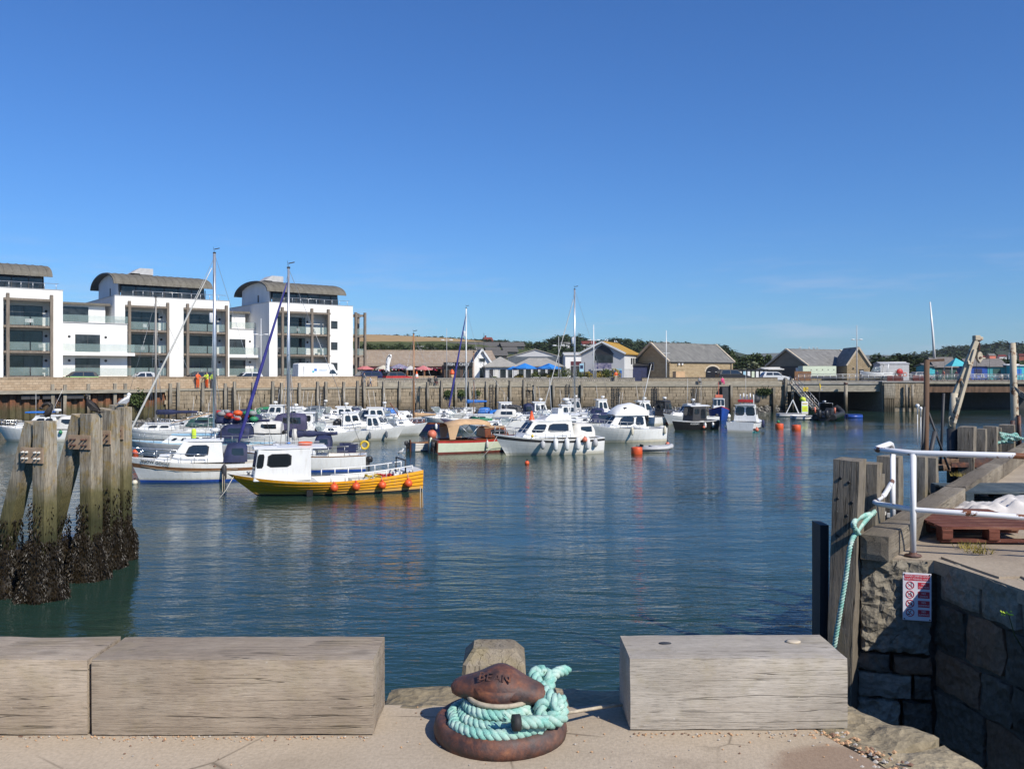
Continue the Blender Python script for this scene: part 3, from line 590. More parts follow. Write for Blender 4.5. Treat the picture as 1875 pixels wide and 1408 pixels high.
# paving joints: slabs near the corner stand a little proud
def wall_stones(pts, courses, parent, matf, seed, depth=0.3, seg=(5, 3, 4), amp=0.014, s0=0.0, s1=None, lens=(0.35, 0.8), gap=0.016, off=0.0):
    r = random.Random(seed); L_ = sum((Vector(pts[i+1])-Vector(pts[i])).length for i in range(len(pts)-1)); s1 = s1 or L_; k = 0
    for (z0, z1) in courses:
        s = s0
        while s < s1-0.05:
            ln = min(r.uniform(*lens), s1-s)
            if s1-(s+ln) < 0.15: ln = s1-s
            a, _ = along(pts, s); c, _ = along(pts, s+ln); d = (c-a); l = d.length
            if l > 0.03:
                d.normalize(); nr = Vector((d.y, -d.x)); q = (a+c)/2 - nr*(depth/2-0.005+r.uniform(-0.012, 0.012)+off)
                mb = rock((l-gap, depth, z1-z0-gap), seg, amp, 5, seed*31+k, 0.06)
                mb.build('stone', matf(r), parent, loc=(q.x, q.y, (z0+z1)/2), rz=math.atan2(d.y, d.x)+r.uniform(-0.02, 0.02)); k += 1
            s += ln
# end face: the big rock-faced corner stone, thin courses and a second rock-faced block
efd = Vector((wallp[1][0]-wallp[0][0], wallp[1][1]-wallp[0][1])); efl = efd.length; efa = math.atan2(efd.y, efd.x)
def face_stone(s0, s1, z0, z1, matn, seed, seg=(18, 5, 20), amp=0.035, fr=9, proud=0.02, name='stone'):
    p, d = along(wallp[:2], (s0+s1)/2); nr = Vector((d.y, -d.x)); q = p-nr*(0.17-proud)
    mb = rock((s1-s0-0.012, 0.36, z1-z0-0.012), seg, amp, fr, seed, 0.05)
    return mb.build(name, matn, rqb, loc=(q.x, q.y, (z0+z1)/2), rz=efa)
fs = face_stone(0.02, 0.60, 3.36, 4.192, 'rockstone', 1, (22, 5, 28), 0.030, 12, 0.03); fs['label'] = 'large rock-faced corner stone with the warning sign'
rr_ = random.Random(8); z = 3.35
for h in (0.16, 0.22):
    s = 0.0
    while s < 0.6:
        ln = min(rr_.uniform(0.22, 0.5), 0.62-s)
        if ln > 0.04: face_stone(s+0.01, s+ln, z-h, z, rr_.choice(('redstone', 'wetstone', 'rockstone')), int(s*100)+int(z*50), (10, 3, 8), 0.022, 8, rr_.uniform(-0.01, 0.03))
        s += ln
    z -= h
face_stone(0.0, 0.36, 2.42, 2.96, 'rockstone', 4, (16, 4, 16), 0.03, 9, 0.02); face_stone(0.37, 0.62, 2.5, 2.96, 'wetstone', 5, (6, 4, 6), 0.02, 7, 0.0)
face_stone(0.0, 0.62, 1.9, 2.41, 'wetstone', 6, (10, 4, 8), 0.02, 7, 0.0); face_stone(0.0, 0.62, 1.3, 1.89, 'wetstone', 7, (10, 4, 8), 0.02, 7, 0.0); face_stone(0.0, 0.62, 0.1, 1.29, 'wetstone', 8, (10, 4, 8), 0.02, 7, 0.0)
wp2 = wallp[1:9]
wall_stones(wp2, [(3.86, 4.192)], rqb, lambda r: 'rockstone', 12, 0.34, (12, 4, 9), 0.020, 0.05, 4.4, (0.42, 0.62), 0.012, 0.0)
wall_stones(wp2, [(3.45, 3.85), (3.10, 3.44), (2.66, 3.09), (2.30, 2.65), (1.86, 2.29)], rqb, lambda r: r.choice(('wetstone', 'wetstone', 'rockstone', 'redstone')), 14, 0.30, (11, 3, 9), 0.026, 0.0, 4.4, (0.30, 0.95), 0.006)
wall_stones(wp2, [(1.3, 1.85), (0.6, 1.29), (0.0, 0.59)], rqb, lambda r: 'wetstone', 15, 0.30, (6, 2, 5), 0.025, 0.0, 4.4, (0.6, 1.1), 0.008)
wv = [Vector(p) for p in wp2]; mo0 = [(p.x+.030, p.y+.01) for p in wv]; mo1 = [(p.x+.2, p.y+.03) for p in wv]; b = MB(); b.prism(mo0+list(reversed(mo1)), -1, 4.07); b.build('mortar_bed', 'mortar', rqb)
# quay paving slabs at the corner (each its own piece, joints open)
for (c, sz, a, mt, sd_) in (((4.25, 7.25), (1.0, 0.75), 0.12, 'rquay', 1), ((4.55, 6.42), (1.2, 0.8), -0.08, 'rquay', 2), ((4.75, 5.5), (1.5, 0.95), -0.08, 'rquay', 3), ((5.4, 7.35), (1.25, 0.85), 0.1, 'rquay', 4), ((5.9, 6.4), (1.4, 0.95), 0.0, 'rquay', 5)):
    mb = rock((sz[0], sz[1], 0.06), (8, 6, 1), 0.004, 2, sd_, 0.02); mb.build('paving_slab', mt, rqb, loc=(c[0], c[1], QZ-0.022), rz=a)
# warning sign
p, d = along(wallp[:2], 0.475); nr = Vector((d.y, -d.x)); sc_ = Vector((p.x, p.y, 0))+Vector((nr.x, nr.y, 0))*0.075
sg = thing('warning_sign', 'white and red warning sign with prohibition symbols on the stone quay corner', 'sign', (sc_.x, sc_.y, 3.885), efa)
W_, H_ = 0.226, 0.405; mat('signwhite', (0.72, 0.70, 0.74), 0.35, 0, 0.04); mat('signred', (0.50, 0.03, 0.05), 0.35, 0, 0.05)
mb = MB(); mb.box((0, 0, 0), (W_, 0.006, H_)); mb.build('plate', 'signwhite', sg, 0.002)
def SM(x, z): return axes((x, -0.0045, z), (1, 0, 0), (0, 0, 1))
mb = MB(); mb.box((0, -0.0035, 0.163), (0.20, 0.002, 0.05)); hb = mb.build('header', 'signred', sg)
mb = MB(); add_text(mb, 'HAND LINING AND', 0.021, 0.0006, SM(0, 0.175)); add_text(mb, 'FLOAT FISHING ONLY', 0.021, 0.0006, SM(0, 0.151)); mb.build('lettering', 'signwhite', hb)
for i, tx in enumerate(('CASTING', 'DIVING', 'SWIMMING', 'JUMPING')):
    z = 0.097-i*0.078
    mb = MB(); mb.box((0.053, -0.0035, z), (0.092, 0.002, 0.056)); q = mb.build('panel', 'signred', sg)
    mb = MB(); add_text(mb, 'NO', 0.022, 0.0006, SM(0.053, z+0.012)); add_text(mb, tx, 0.0195, 0.0006, SM(0.053, z-0.013)); mb.build('lettering', 'signwhite', q)
    mb = MB(); mb.tube([(-0.055+0.031*cos(2*pi*j/20), -0.004, z+0.031*sin(2*pi*j/20)) for j in range(20)], 0.0035, 4, closed=True); mb.beam((-0.077, -0.0042, z+0.022), (-0.033, -0.0042, z-0.022), 0.002, 0.005); ps = mb.build('prohibition_symbol', 'signred', sg)
    mb = MB(); y_ = -0.0036
    if i == 0: mb.beam((-0.073, y_, z-0.014), (-0.038, y_, z+0.016), 0.001, 0.003); mb.beam((-0.045, y_, z+0.01), (-0.04, y_, z-0.012), 0.001, 0.002)
    elif i == 1: mb.beam((-0.07, y_, z-0.006), (-0.048, y_, z+0.012), 0.001, 0.006); mb.beam((-0.05, y_, z+0.01), (-0.04, y_, z-0.008), 0.001, 0.005); mb.beam((-0.072, y_, z-0.016), (-0.038, y_, z-0.016), 0.001, 0.003)
    elif i == 2: mb.beam((-0.072, y_, z+0.004), (-0.04, y_, z-0.006), 0.001, 0.006); mb.beam((-0.06, y_, z+0.004), (-0.045, y_, z+0.014), 0.001, 0.004); mb.beam((-0.075, y_, z-0.013), (-0.036, y_, z-0.013), 0.001, 0.003)
    else: mb.beam((-0.06, y_, z-0.002), (-0.05, y_, z+0.014), 0.001, 0.006); mb.beam((-0.06, y_, z-0.002), (-0.044, y_, z-0.008), 0.001, 0.005); mb.beam((-0.075, y_, z-0.014), (-0.056, y_, z-0.014), 0.001, 0.010)
    mb.ball((-0.047+(0.004 if i == 2 else 0), y_, z+0.018 if i in (0, 1, 3) else z+0.001), 0.004, 6, 0, (1, 0.2, 1)); mb.build('pictogram', 'black', ps)
for (x, z) in ((-0.10, 0.19), (0.10, 0.19), (-0.10, -0.19), (0.10, -0.19)):
    mb = MB(); mb.lathe([(0.006, 0), (0.006, 0.004), (0.003, 0.006)], 8, axes((x, -0.003, z), (1, 0, 0), (0, 0, 1))); mb.build('screw', 'dark', sg)

# white tubular railing
P1 = gp(1672, 1017, QZ); P2 = gp(1635, 975, QZ)
rail = thing('handrail', 'white tubular steel handrail with rust patches at the quay corner', 'railing', (P1.x, P1.y, QZ), 0)
def lc(v): return Vector(v)-Vector((P1.x, P1.y, QZ))
A1, A2 = Vector((P1.x, P1.y, 0)), Vector((P2.x, P2.y, 0)); r_ = 0.026
E = Vector((5.9, 6.9, 0)); E2 = Vector((9.2, 3.4, 0))      # the rails run off to the right and on round the slip
def hz(p, z): return lc((p.x, p.y, QZ+z))
N1 = gp(1608, 975, QZ); NOSE = Vector((3.30, 7.95, 0))
ptop = [hz(A2, 0.0), hz(A2, 0.82), hz(A2.lerp(NOSE, 0.10), 0.885), hz(A2.lerp(NOSE, 0.2), 0.90), hz(A2.lerp(NOSE, 0.93), 0.90), hz(NOSE.lerp(A1, 0.08), 0.90), hz(A1, 0.895), hz(A1.lerp(E, 0.28), 0.895), hz(E, 0.86)]
mb = MB(); mb.tube(ptop[:2]+ptop[1:5], r_, 10); mb.build('rear_post', 'paintedsteel', rail)
mb = MB(); mb.tube(ptop[4:], r_, 10); mb.build('top_rail', 'railpaint', rail)
mb = MB(); mb.tube([hz(A1, 0), hz(A1, 0.89)], r_, 10); fp = mb.build('front_post', 'paintedsteel', rail)
mb = MB(); mb.tube([hz(A2, 0.52), hz(A2.lerp(NOSE, 0.5), 0.43), hz(NOSE, 0.42), hz(NOSE.lerp(A1, 0.08), 0.41), hz(A1, 0.40), hz(A1.lerp(E, 0.25), 0.385), hz(A1.lerp(E, 0.5), 0.36), hz(E, 0.28)], r_*0.92, 10); mb.build('mid_rail', 'railpaint', rail)
for p in (A1, A2):
    mb = MB(); q = hz(p, 0); mb.lathe([(0.075, 0.0), (0.07, 0.008), (0.035, 0.012), (0.032, 0.03)], 9, Matrix.Translation(q)); mb.build('base_plate', 'rust', rail)
mb = MB(); mb.tube([hz(E, 0), hz(E, 0.86)], r_, 10); mb.build('far_post', 'paintedsteel', rail)
# second railing that continues along the slip, outside the picture: it throws the diagonal shadows on the stone corner
rl2 = thing('handrail', 'white tubular handrail along the slip beyond the right picture edge', 'railing', (4.05, 5.9, QZ), 0)
for i, y in enumerate((0.0, -1.5, -3.0)):
    mb = MB(); mb.tube([(0.05*i, y, 0), (0.05*i, y, 0.9)], r_, 8); mb.build('post', 'paintedsteel', rl2)
for z in (0.88, 0.42):
    mb = MB(); mb.tube([(0.0, 0.25, z), (0.1, -3.2, z)], r_, 8); mb.build('rail', 'paintedsteel', rl2)

# timber kerb along the edge, in lengths
kb = Vector((0, 0)); k0 = -0.12; kk = 0; rk = random.Random(4)
for ln in (1.05, 2.9, 3.4, 3.6, 4.0, 4.2):
    p = ep(k0+ln/2, -0.17); mb = rock((ln-0.02, 0.24, 0.22), (20, 4, 4), 0.008, 2.0, 40+kk, 0.04)
    o = mb.build('kerb_timber', 'kerb', None, loc=(p.x, p.y, QZ+0.105+rk.uniform(-0.01, 0.01)), rz=math.atan2(ED.y, ED.x)); tag(o, ['square-ended kerb timber at the quay corner beside the handrail', 'kerb timber behind the rear handrail post', 'kerb timber between the blue pallet and the dark steel stump', 'kerb timber under the crane', 'kerb timber beyond the crane, near the right picture edge', 'farthest kerb timber on the right quay'][kk], 'timber', 'kerb timbers of the right quay'); k0 += ln; kk += 1
# fender posts outside the kerb
def qpost(px, D, w_, ytop, label, seed, wd=None, tilt=0.0, matn='post'):
    z1 = zy(ytop, D); mb = rock((w_, wd or w_, z1+1.0), (5, 5, 40), 0.010, 2.6, seed, 0.03)
    o = mb.build('fender_post', matn, None, loc=(dx(px, D), D, (z1-1.0)/2), rz=math.atan2(ED.y, ED.x)-pi/2); o.rotation_euler[1] = tilt
    return tag(o, label, 'post', 'timber fender posts of the right quay')
qpost(1537, 7.72, 0.225, 838, 'tall split fender post nearest the warning sign', 60, 0.26, 0.03)
qpost(1581, 8.15, 0.17, 845, 'second fender post, close behind the tall split one', 61, 0.2, 0.02)
qpost(1606, 8.6, 0.11, 868, 'low thin fender post between two taller ones', 62, 0.16)
qpost(1630, 9.9, 0.23, 834, 'fender post seen behind the rear handrail post', 63, 0.24)
qpost(1684, 11.3, 0.17, 835, 'left fender post of the pair right of the front handrail post', 64, 0.2)
qpost(1704, 11.9, 0.17, 836, 'right fender post of the pair right of the front handrail post', 65, 0.2)
qpost(1771, 15.0, 0.25, 780, 'broad fender post right of the crane foot', 66, 0.3)
qpost(1797, 15.8, 0.16, 785, 'narrow fender post second from the crane foot', 67, 0.2)
qpost(1814, 16.6, 0.24, 780, 'fender post third from the crane foot', 68, 0.26)
qpost(1826, 17.2, 0.14, 783, 'slim fender post fourth from the crane foot', 69, 0.2)
qpost(1844, 18.0, 0.28, 777, 'broad fender post behind the knotted turquoise rope', 70, 0.3)
o = rock((0.08, 0.22, 5.0), (2, 2, 10), 0.006, 2, 77, 0.03).build('steel_pile', 'dark', None, loc=(dx(1504, 7.95), 7.98, 1.93), rz=0.0); tag(o, 'dark steel pile standing in the water left of the split fender post', 'pile')
for (x, d_) in ((-.04, .16), (.03, .19), (-.06, .34), (.02, .48), (-.05, .66), (.06, .36)):
    mb = MB(); mb.lathe([(0.013, -0.03), (0.013, 0.006), (0.006, 0.007)], 8, axes((x, -.128, 3.02-d_), (1, 0, 0), (0, 0, 1))); mb.build('bolt_hole', 'black', bpy.data.objects['fender_post'])
# mooring rope hanging down the corner post
mb = MB(); strand_rope(mb, [pt(1602, 936, 7.85), pt(1586, 952, 7.72), pt(1570, 972, 7.55), pt(1557, 998, 7.42), pt(1548, 1060, 7.42), pt(1538, 1120, 7.42), pt(1527, 1190, 7.45), pt(1515, 1300, 7.5), pt(1505, 1500, 7.6), pt(1500, 1800, 7.6)], 0.021, 0.08)
o = mb.build('hanging_rope', 'rope', None); tag(o, 'turquoise rope hanging down from the kerb timber beside the split post', 'rope')
mb = MB(); strand_rope(mb, [pt(1600, 940, 7.9), pt(1572, 948, 7.6), pt(1563, 962, 7.45), pt(1572, 978, 7.5)], 0.024, 0.1); mb.build('rope_turn', 'rope', o)
# knotted turquoise rope on the far kerb
q = Vector((dx(1845, 16.6), 16.6, QZ+0.26)); mb = MB(); rq = random.Random(9)
pts_ = [(rq.uniform(-0.18, 0.18), rq.uniform(-0.1, 0.1), rq.uniform(0, 0.2)) for i in range(16)]; strand_rope(mb, [(-0.35, -0.05, 0.0)]+pts_+[(0.2, -0.2, 0.08), (0.3, -0.35, -0.08)], 0.03, 0.12)
o = mb.build('knotted_rope', 'rope', None, loc=q); tag(o, 'bunch of turquoise rope knotted on the kerb near the right picture edge', 'rope')

# pallets, sheet, debris
def pallet(name, label, loc, rz, matn, w_=0.95, d_=1.15, n=7, h=0.145):
    t = thing(name, label, 'pallet', loc, rz, 'pallets on the right quay')
    bw = w_
    for i in range(n):
        y = -d_/2+d_*(i+0.5)/n; mb = rock((bw, d_/n-0.02, 0.022), (8, 2, 1), 0.003, 3, i+int(loc[0]*9), 0.0); mb.build('slat', matn, t, loc=(0, y, h-0.011))
    for x in (-bw/2+0.05, 0, bw/2-0.05):
        for y in (-d_/2+0.07, 0, d_/2-0.07):
            mb = MB(); mb.box((x, y, 0.07), (0.10, 0.14, 0.095)); mb.build('block', matn, t, 0.004)
        mb = MB(); mb.box((x, 0, 0.128-0.006), (0.10, d_-0.01, 0.012)); mb.build('stringer', matn, t)
    for y in (-d_/2+0.07, 0, d_/2-0.07):
        mb = MB(); mb.box((0, y, 0.011), (bw, 0.10, 0.022)); mb.build('bottom_board', matn, t)
    return t
pallet('pallet', 'reddish brown wooden pallet on the quay behind the handrail', (dx(1776, 8.65), 8.72, QZ+0.012), -0.06, 'palletred')
pallet('pallet', 'dark blue grey wooden pallet behind the white sheet', (dx(1822, 11.0), 11.0, QZ+0.012), 0.0, 'palletblue', 1.2, 0.9)
# crumpled white sheet
mat('sheetcloth', (0.62, 0.58, 0.54), 0.8, 0, 0.15, 4, 0.3, 8, 0.02)
mb = MB(); nx, ny = 46, 26
for j in range(ny+1):
    for i in range(nx+1):
        u, v_ = i/nx, j/ny; x = -0.62+1.9*u+0.05*noise.noise((u*4, v_*4, 2)); y = -0.28+0.56*v_+0.08*noise.noise((u*5, v_*3, 9))
        e_ = min(1, 5*min(v_, 1-v_))*min(1, 4*min(u, 1.2-u)); rid = abs(noise.noise((u*5+v_*2, v_*3-u, 3.3)))
        h = e_*(0.05+0.15*u+0.14*rid+0.08*abs(noise.noise((u*11, v_*9, 5)))+0.03*noise.noise((u*26, v_*20, 1)))
        mb.v.append((x, y, max(h, 0.0)))
for j in range(ny):
    for i in range(nx): a = j*(nx+1)+i; mb.f.append((a, a+1, a+nx+2, a+nx+1)); mb.m.append(0); mb.s.append(True)
o = mb.build('crumpled_sheet', 'sheetcloth', None, loc=(dx(1815, 9.75), 9.72, QZ+0.004), rz=-0.1); tag(o, 'crumpled off-white sheet lying between the two pallets', 'sheet')
mb = MB(); rq = random.Random(21)
for i in range(26): mb.box((rq.uniform(-0.7, 0.4), rq.uniform(-0.12, 0.12), rq.uniform(0.01, 0.05)), (rq.uniform(.05, .16), rq.uniform(.03, .08), rq.uniform(.01, .05)), rq.uniform(0, 3), rq.choice((0, 0, 1)))
o = mb.build('debris', ['dark', 'offwhite'], None, loc=(dx(1735, 9.6), 9.6, QZ)); struct(o, 'stuff'); tag(o, 'dark scraps of netting and plastic beside the white sheet', 'debris')
# dry grass tufts
for (px, py, lab, n_) in ((1618, 985, 'dry grass tuft at the foot of the rear handrail post', 70), (1775, 1003, 'yellowish grass tuft in front of the red pallet', 60), (1792, 1012, 'small grass tuft in the paving joint near the red pallet', 60), (1690, 905, 'dry grass along the kerb near the blue pallet', 60), (1755, 872, 'dry grass along the kerb below the crane', 60)):
    g = gp(px, py, QZ); mb = MB(); rq = random.Random(px)
    for i in range(n_):
        a = rq.uniform(0, 2*pi); r = rq.uniform(0, 0.09); p0 = Vector((r*cos(a)*1.5, r*sin(a), 0)); t_ = Vector((rq.gauss(0, .04), rq.gauss(0, .04), rq.uniform(.03, .09))); sd_ = Vector((0.004, 0, 0))
        mb.add([p0-sd_, p0+sd_, p0+t_], [(0, 1, 2)])
    o = mb.build('grass_tuft', 'leafyellow', None, loc=g); tag(o, lab, 'grass', 'grass tufts on the right quay')
g = Vector((3.66, 6.42, 3.98)); mb = MB(); mb.tube([(0.12, 0.0, -0.25), (0.02, -0.02, -0.1), (-0.04, -0.05, 0.06)], 0.004, 4)
for i in range(24): mb.ball((-0.05+random.uniform(-.04, .04), -0.05+random.uniform(-.02, .02), 0.065+random.uniform(-.012, .012)), 0.006, 4, 1)
o = mb.build('wildflower', ['leafplant', 'hiyel'], None, loc=g); tag(o, 'yellow-flowered weed growing out of the quay wall', 'plant')

# davit crane at the quay edge
CD = 15.2; cp = Vector((dx(1745, CD), CD, QZ)); cr = thing('davit_crane', 'small rusty cream davit crane with hanging pulley block', 'crane', cp, 0)
def cl(px, py, d=0.0): return pt(px, py, CD+d)-cp
mb = MB(); mb.lathe([(0.10, -0.4), (0.10, zy(785, CD)-QZ)], 16); mb.build('pedestal', 'dark', cr)
mb = MB(); mb.box((0.1, -0.1, 0.03), (0.6, 0.5, 0.08)); mb.box((0.35, -0.2, 0.08), (0.3, 0.25, 0.1)); mb.build('footing', 'rust', cr)
mb = MB(); mb.tube([cl(1742, 788), cl(1748, 720)], 0.062, 14); mb.build('column', 'cranepaint', cr)
mb = MB(); a, c = cl(1745, 733), cl(1789, 620); mb.beam(a, c, 0.085, 0.085); mb.build('jib', 'cranepaint', cr, 0.006)
mb = MB(); mb.beam(cl(1747, 775, -0.1), cl(1785, 640, -0.05), 0.05, 0.055); mb.build('brace', 'cranepaint', cr, 0.004)
for (px, py, qx, qy) in ((1760, 697, 1766, 707), (1774, 661, 1776, 668), (1750, 729, 1757, 731)):
    mb = MB(); mb.beam(cl(px, py, -0.04), cl(qx, qy, -0.08), 0.05, 0.035); mb.build('strut', 'cranepaint', cr)
mb = MB(); mb.box(cl(1788, 619), (0.10, 0.11, 0.09)); mb.box(cl(1796, 620), (0.06, 0.06, 0.06)); mb.build('head', 'cranepaint', cr, 0.01)
mb = MB(); mb.lathe([(0.032, -0.02), (0.032, 0.02)], 14, axes(cl(1793, 622, -0.03), (1, 0, 0), (0, 0, 1))); mb.build('sheave', 'rust', cr)
for i in range(7):
    c = cl(1793, 627+i*2.6); mb = MB(); pl = [(0.016*cos(t*pi/4)*(1 if i % 2 else 0.25), 0.016*cos(t*pi/4)*(0.25 if i % 2 else 1), 0.024*sin(t*pi/4)) for t in range(8)]; mb.tube([Vector(p)+c for p in pl], 0.006, 5, closed=True); mb.build('chain_link', 'rust', cr)
mb = MB(); c = cl(1793, 655)
pr = [(0.0, 0.11), (0.035, 0.08), (0.05, 0.02), (0.045, -0.03), (0.0, -0.10), (-0.045, -0.03), (-0.05, 0.02), (-0.035, 0.08)]
mb.prism(pr, -0.035, 0.035, 0, axes(c, (1, 0, 0), (0, 0, 1))); mb.tube([c+Vector((0, -0.05, 0)), c+Vector((0, 0.05, 0))], 0.022, 10, 1); mb.build('pulley_block', ['cranepaint', 'rust'], cr, 0.006)
mb = MB(); mb.tube([cl(1740, 762, -0.08), cl(1738, 765, -0.1), cl(1738, 778, -0.1), cl(1741, 780, -0.08)], 0.008, 6); mb.build('grab_handle', 'cranepaint', cr)
# stone and rope clutter by the crane foot
for i, (px, py, s_) in enumerate(((1735, 853, 0.16), (1775, 845, 0.14), (1722, 862, 0.13), (1760, 851, 0.17))):
    g = gp(px, py, QZ); o = rock((s_*2, s_*1.4, s_*0.8), (5, 4, 3), 0.03, 5, 90+i, 0.1).build('loose_block', 'wetstone' if i % 2 else 'redstone', None, loc=g+Vector((0, 0, s_*0.4)), rz=i); tag(o, ['flat brown block left of the crane foot', 'reddish block right of the crane foot', 'low block at the kerb before the crane', 'grey broken block against the crane foot'][i], 'block', 'loose blocks at the crane foot')

# masts of a workboat lying low alongside the right quay
WB = Vector((6.3, 14.2, 0.0)); wb = thing('workboat', 'workboat hidden below the right quay with only its masts showing', 'boat', WB, math.atan2(ED.y, ED.x))
def wl(px, py, D):
    p = pt(px, py, D)-WB; a = -math.atan2(ED.y, ED.x); return Vector((p.x*cos(a)-p.y*sin(a), p.x*sin(a)+p.y*cos(a), p.z))
mb = MB(); rings = []
for i in range(9):
    t = i/8; bw = 0.85*(1-max(0, (t-.5)/.5)**2.2)+0.01; x = -2.6+5.2*t; sh = 0.75+0.35*t*t
    rings.append([Vector((x, -bw, sh)), Vector((x, -bw*.85, 0)), Vector((x, 0, -0.3)), Vector((x, bw*.85, 0)), Vector((x, bw, sh))])
mb.loft(rings, closed=True, caps=True, sm=False); mb.build('hull', 'navyhull', wb)
mb = MB(); mb.tube([r[0] for r in rings]+[r[4] for r in reversed(rings)], .05, 6); mb.build('rubbing_strake', 'brownwood', wb); mb = MB(); mb.box((-1.5, 0, 1.15), (1.0, .9, .8)); mb.build('engine_casing', 'offwhite', wb, .05)
mb = MB(); mb.tube([wl(1693, 1100, 13.6), wl(1695, 850, 13.6), wl(1697, 660, 13.6)], 0.042, 8); mb.beam(wl(1694, 661, 13.6), wl(1728, 659, 13.6), 0.05, 0.04); mb.build('gallows_post', 'rustbeam', wb)
for (a, c, r) in (((1686, 900, 13.5), (1692, 745, 13.5), .022), ((1722, 850, 13.8), (1728, 720, 13.8), .022), ((1700, 755, 13.6), (1738, 860, 13.7), .018), ((1695, 870, 13.3), (1712, 790, 13.4), .035)):
    mb = MB(); mb.tube([wl(*a), wl(*c)], r, 6); mb.build('stay', 'dark', wb)
mb = MB(); mb.tube([wl(1711, 656, 13.6), wl(1708, 610, 13.6), wl(1703, 553, 13.6)], [0.022, 0.018, 0.010], 6); mb.build('whip_aerial', 'white', wb)
for (px, py, r) in ((1680, 744, 0.028), (1686, 749, 0.022)):
    c = wl(px, py, 13.4); mb = MB(); mb.lathe([(r*0.3, -0.12), (r*0.35, -0.02), (r, 0.0), (r*1.05, 0.02), (r*0.6, 0.035)], 10, Matrix.Translation(c)); mb.tube([c+Vector((0, 0, -0.12)), c+Vector((0, 0, -0.6))], 0.006, 4); mb.build('gps_aerial', 'white', wb)
# leaning wooden derrick post at the right picture edge
D = 19.0; mb = MB(); mb.tube([pt(1858, 830, D), pt(1858, 760, D), pt(1856, 700, D), pt(1854, 628, D)], [0.085, 0.08, 0.07, 0.06], 10)
o = mb.build('mast_post', 'cranepaint', None); tag(o, 'tall pale weathered post at the right picture edge', 'post')
for (a, c, r, mt) in (((1853, 830, 18.9), (1854, 770, 18.9), .05, 'rust'), ((1868, 830, 18.9), (1866, 760, 18.9), .04, 'rust')):
    mb = MB(); mb.tube([pt(*a), pt(*c)], r, 6); mb.build('iron_strap', mt, o)
mb = MB()
for k in range(4): mb.tube([pt(1858, 708+k, 18.9), pt(1868, 716+3*k, 18.7), pt(1890, 728+4*k, 18.4)], 0.010, 4)
mb.build('lashing', 'cord', o)

# ------------------------------------------------------------------ left dolphin: four piles with rakers
weedm = None
def weed_clump(r, h, n, seed):
    mb = MB(); rq = random.Random(seed)
    for i in range(n):
        a = rq.uniform(0, 2*pi); z = rq.uniform(0, h)**1.0; z = h*rq.random()**1.4; rr = r*(1.10-0.50*z/h)*rq.uniform(0.92, 1.08)*(1+0.22*noise.noise((cos(a)*2+seed*3.7, sin(a)*2, z*2.2)))
        if i % 6 == 0: z = h*(0.85+0.75*rq.random()**2); rr = rq.uniform(.24, .30)
        p = Vector((rr*cos(a), rr*sin(a), z)); out = Vector((cos(a), sin(a), 0)); tg = Vector((-sin(a), cos(a), 0))
        l = rq.uniform(0.05, 0.15); w_ = rq.uniform(0.008, 0.022); dn = (Vector((0, 0, -1))+out*rq.uniform(0.0, 0.5)+tg*rq.uniform(-.6, .6)).normalized()*l
        tw = tg*w_*rq.choice((1, -1)); mb.add([p-tw*.4, p+tw*.4, p+dn*.6+tw+out*.03, p+dn, p+dn*.6-tw+out*.03], [(0, 1, 2, 3, 4)])
    return mb
def lump(r, h, seed, sq=1.0):
    rings = []
    for i in range(12):
        z = h*i/11; ring = []
        for j in range(18):
            a = 2*pi*j/18; k = 1+0.22*noise.noise((cos(a)*2+seed, sin(a)*2, z*2.2))+0.13*noise.noise((cos(a)*6+seed, sin(a)*6, z*7)); rr = r*k*(1.06-0.52*(i/11)**1.2)
            ring.append(Vector((rr*cos(a), rr*sin(a), z)))
        rings.append(ring)
    return rings
dol = [(82, 22.4, 770, 0.40, 1.55, 'nearest dolphin pile at left with a cormorant on top'), (167, 24.6, 757, 0.42, 1.35, 'second dolphin pile with a wide raking strut'), (203, 26.0, 751, 0.36, 1.5, 'third dolphin pile, just left of the gull'), (226, 27.2, 745, 0.36, 1.4, 'farthest dolphin pile at left with the gull on top')]
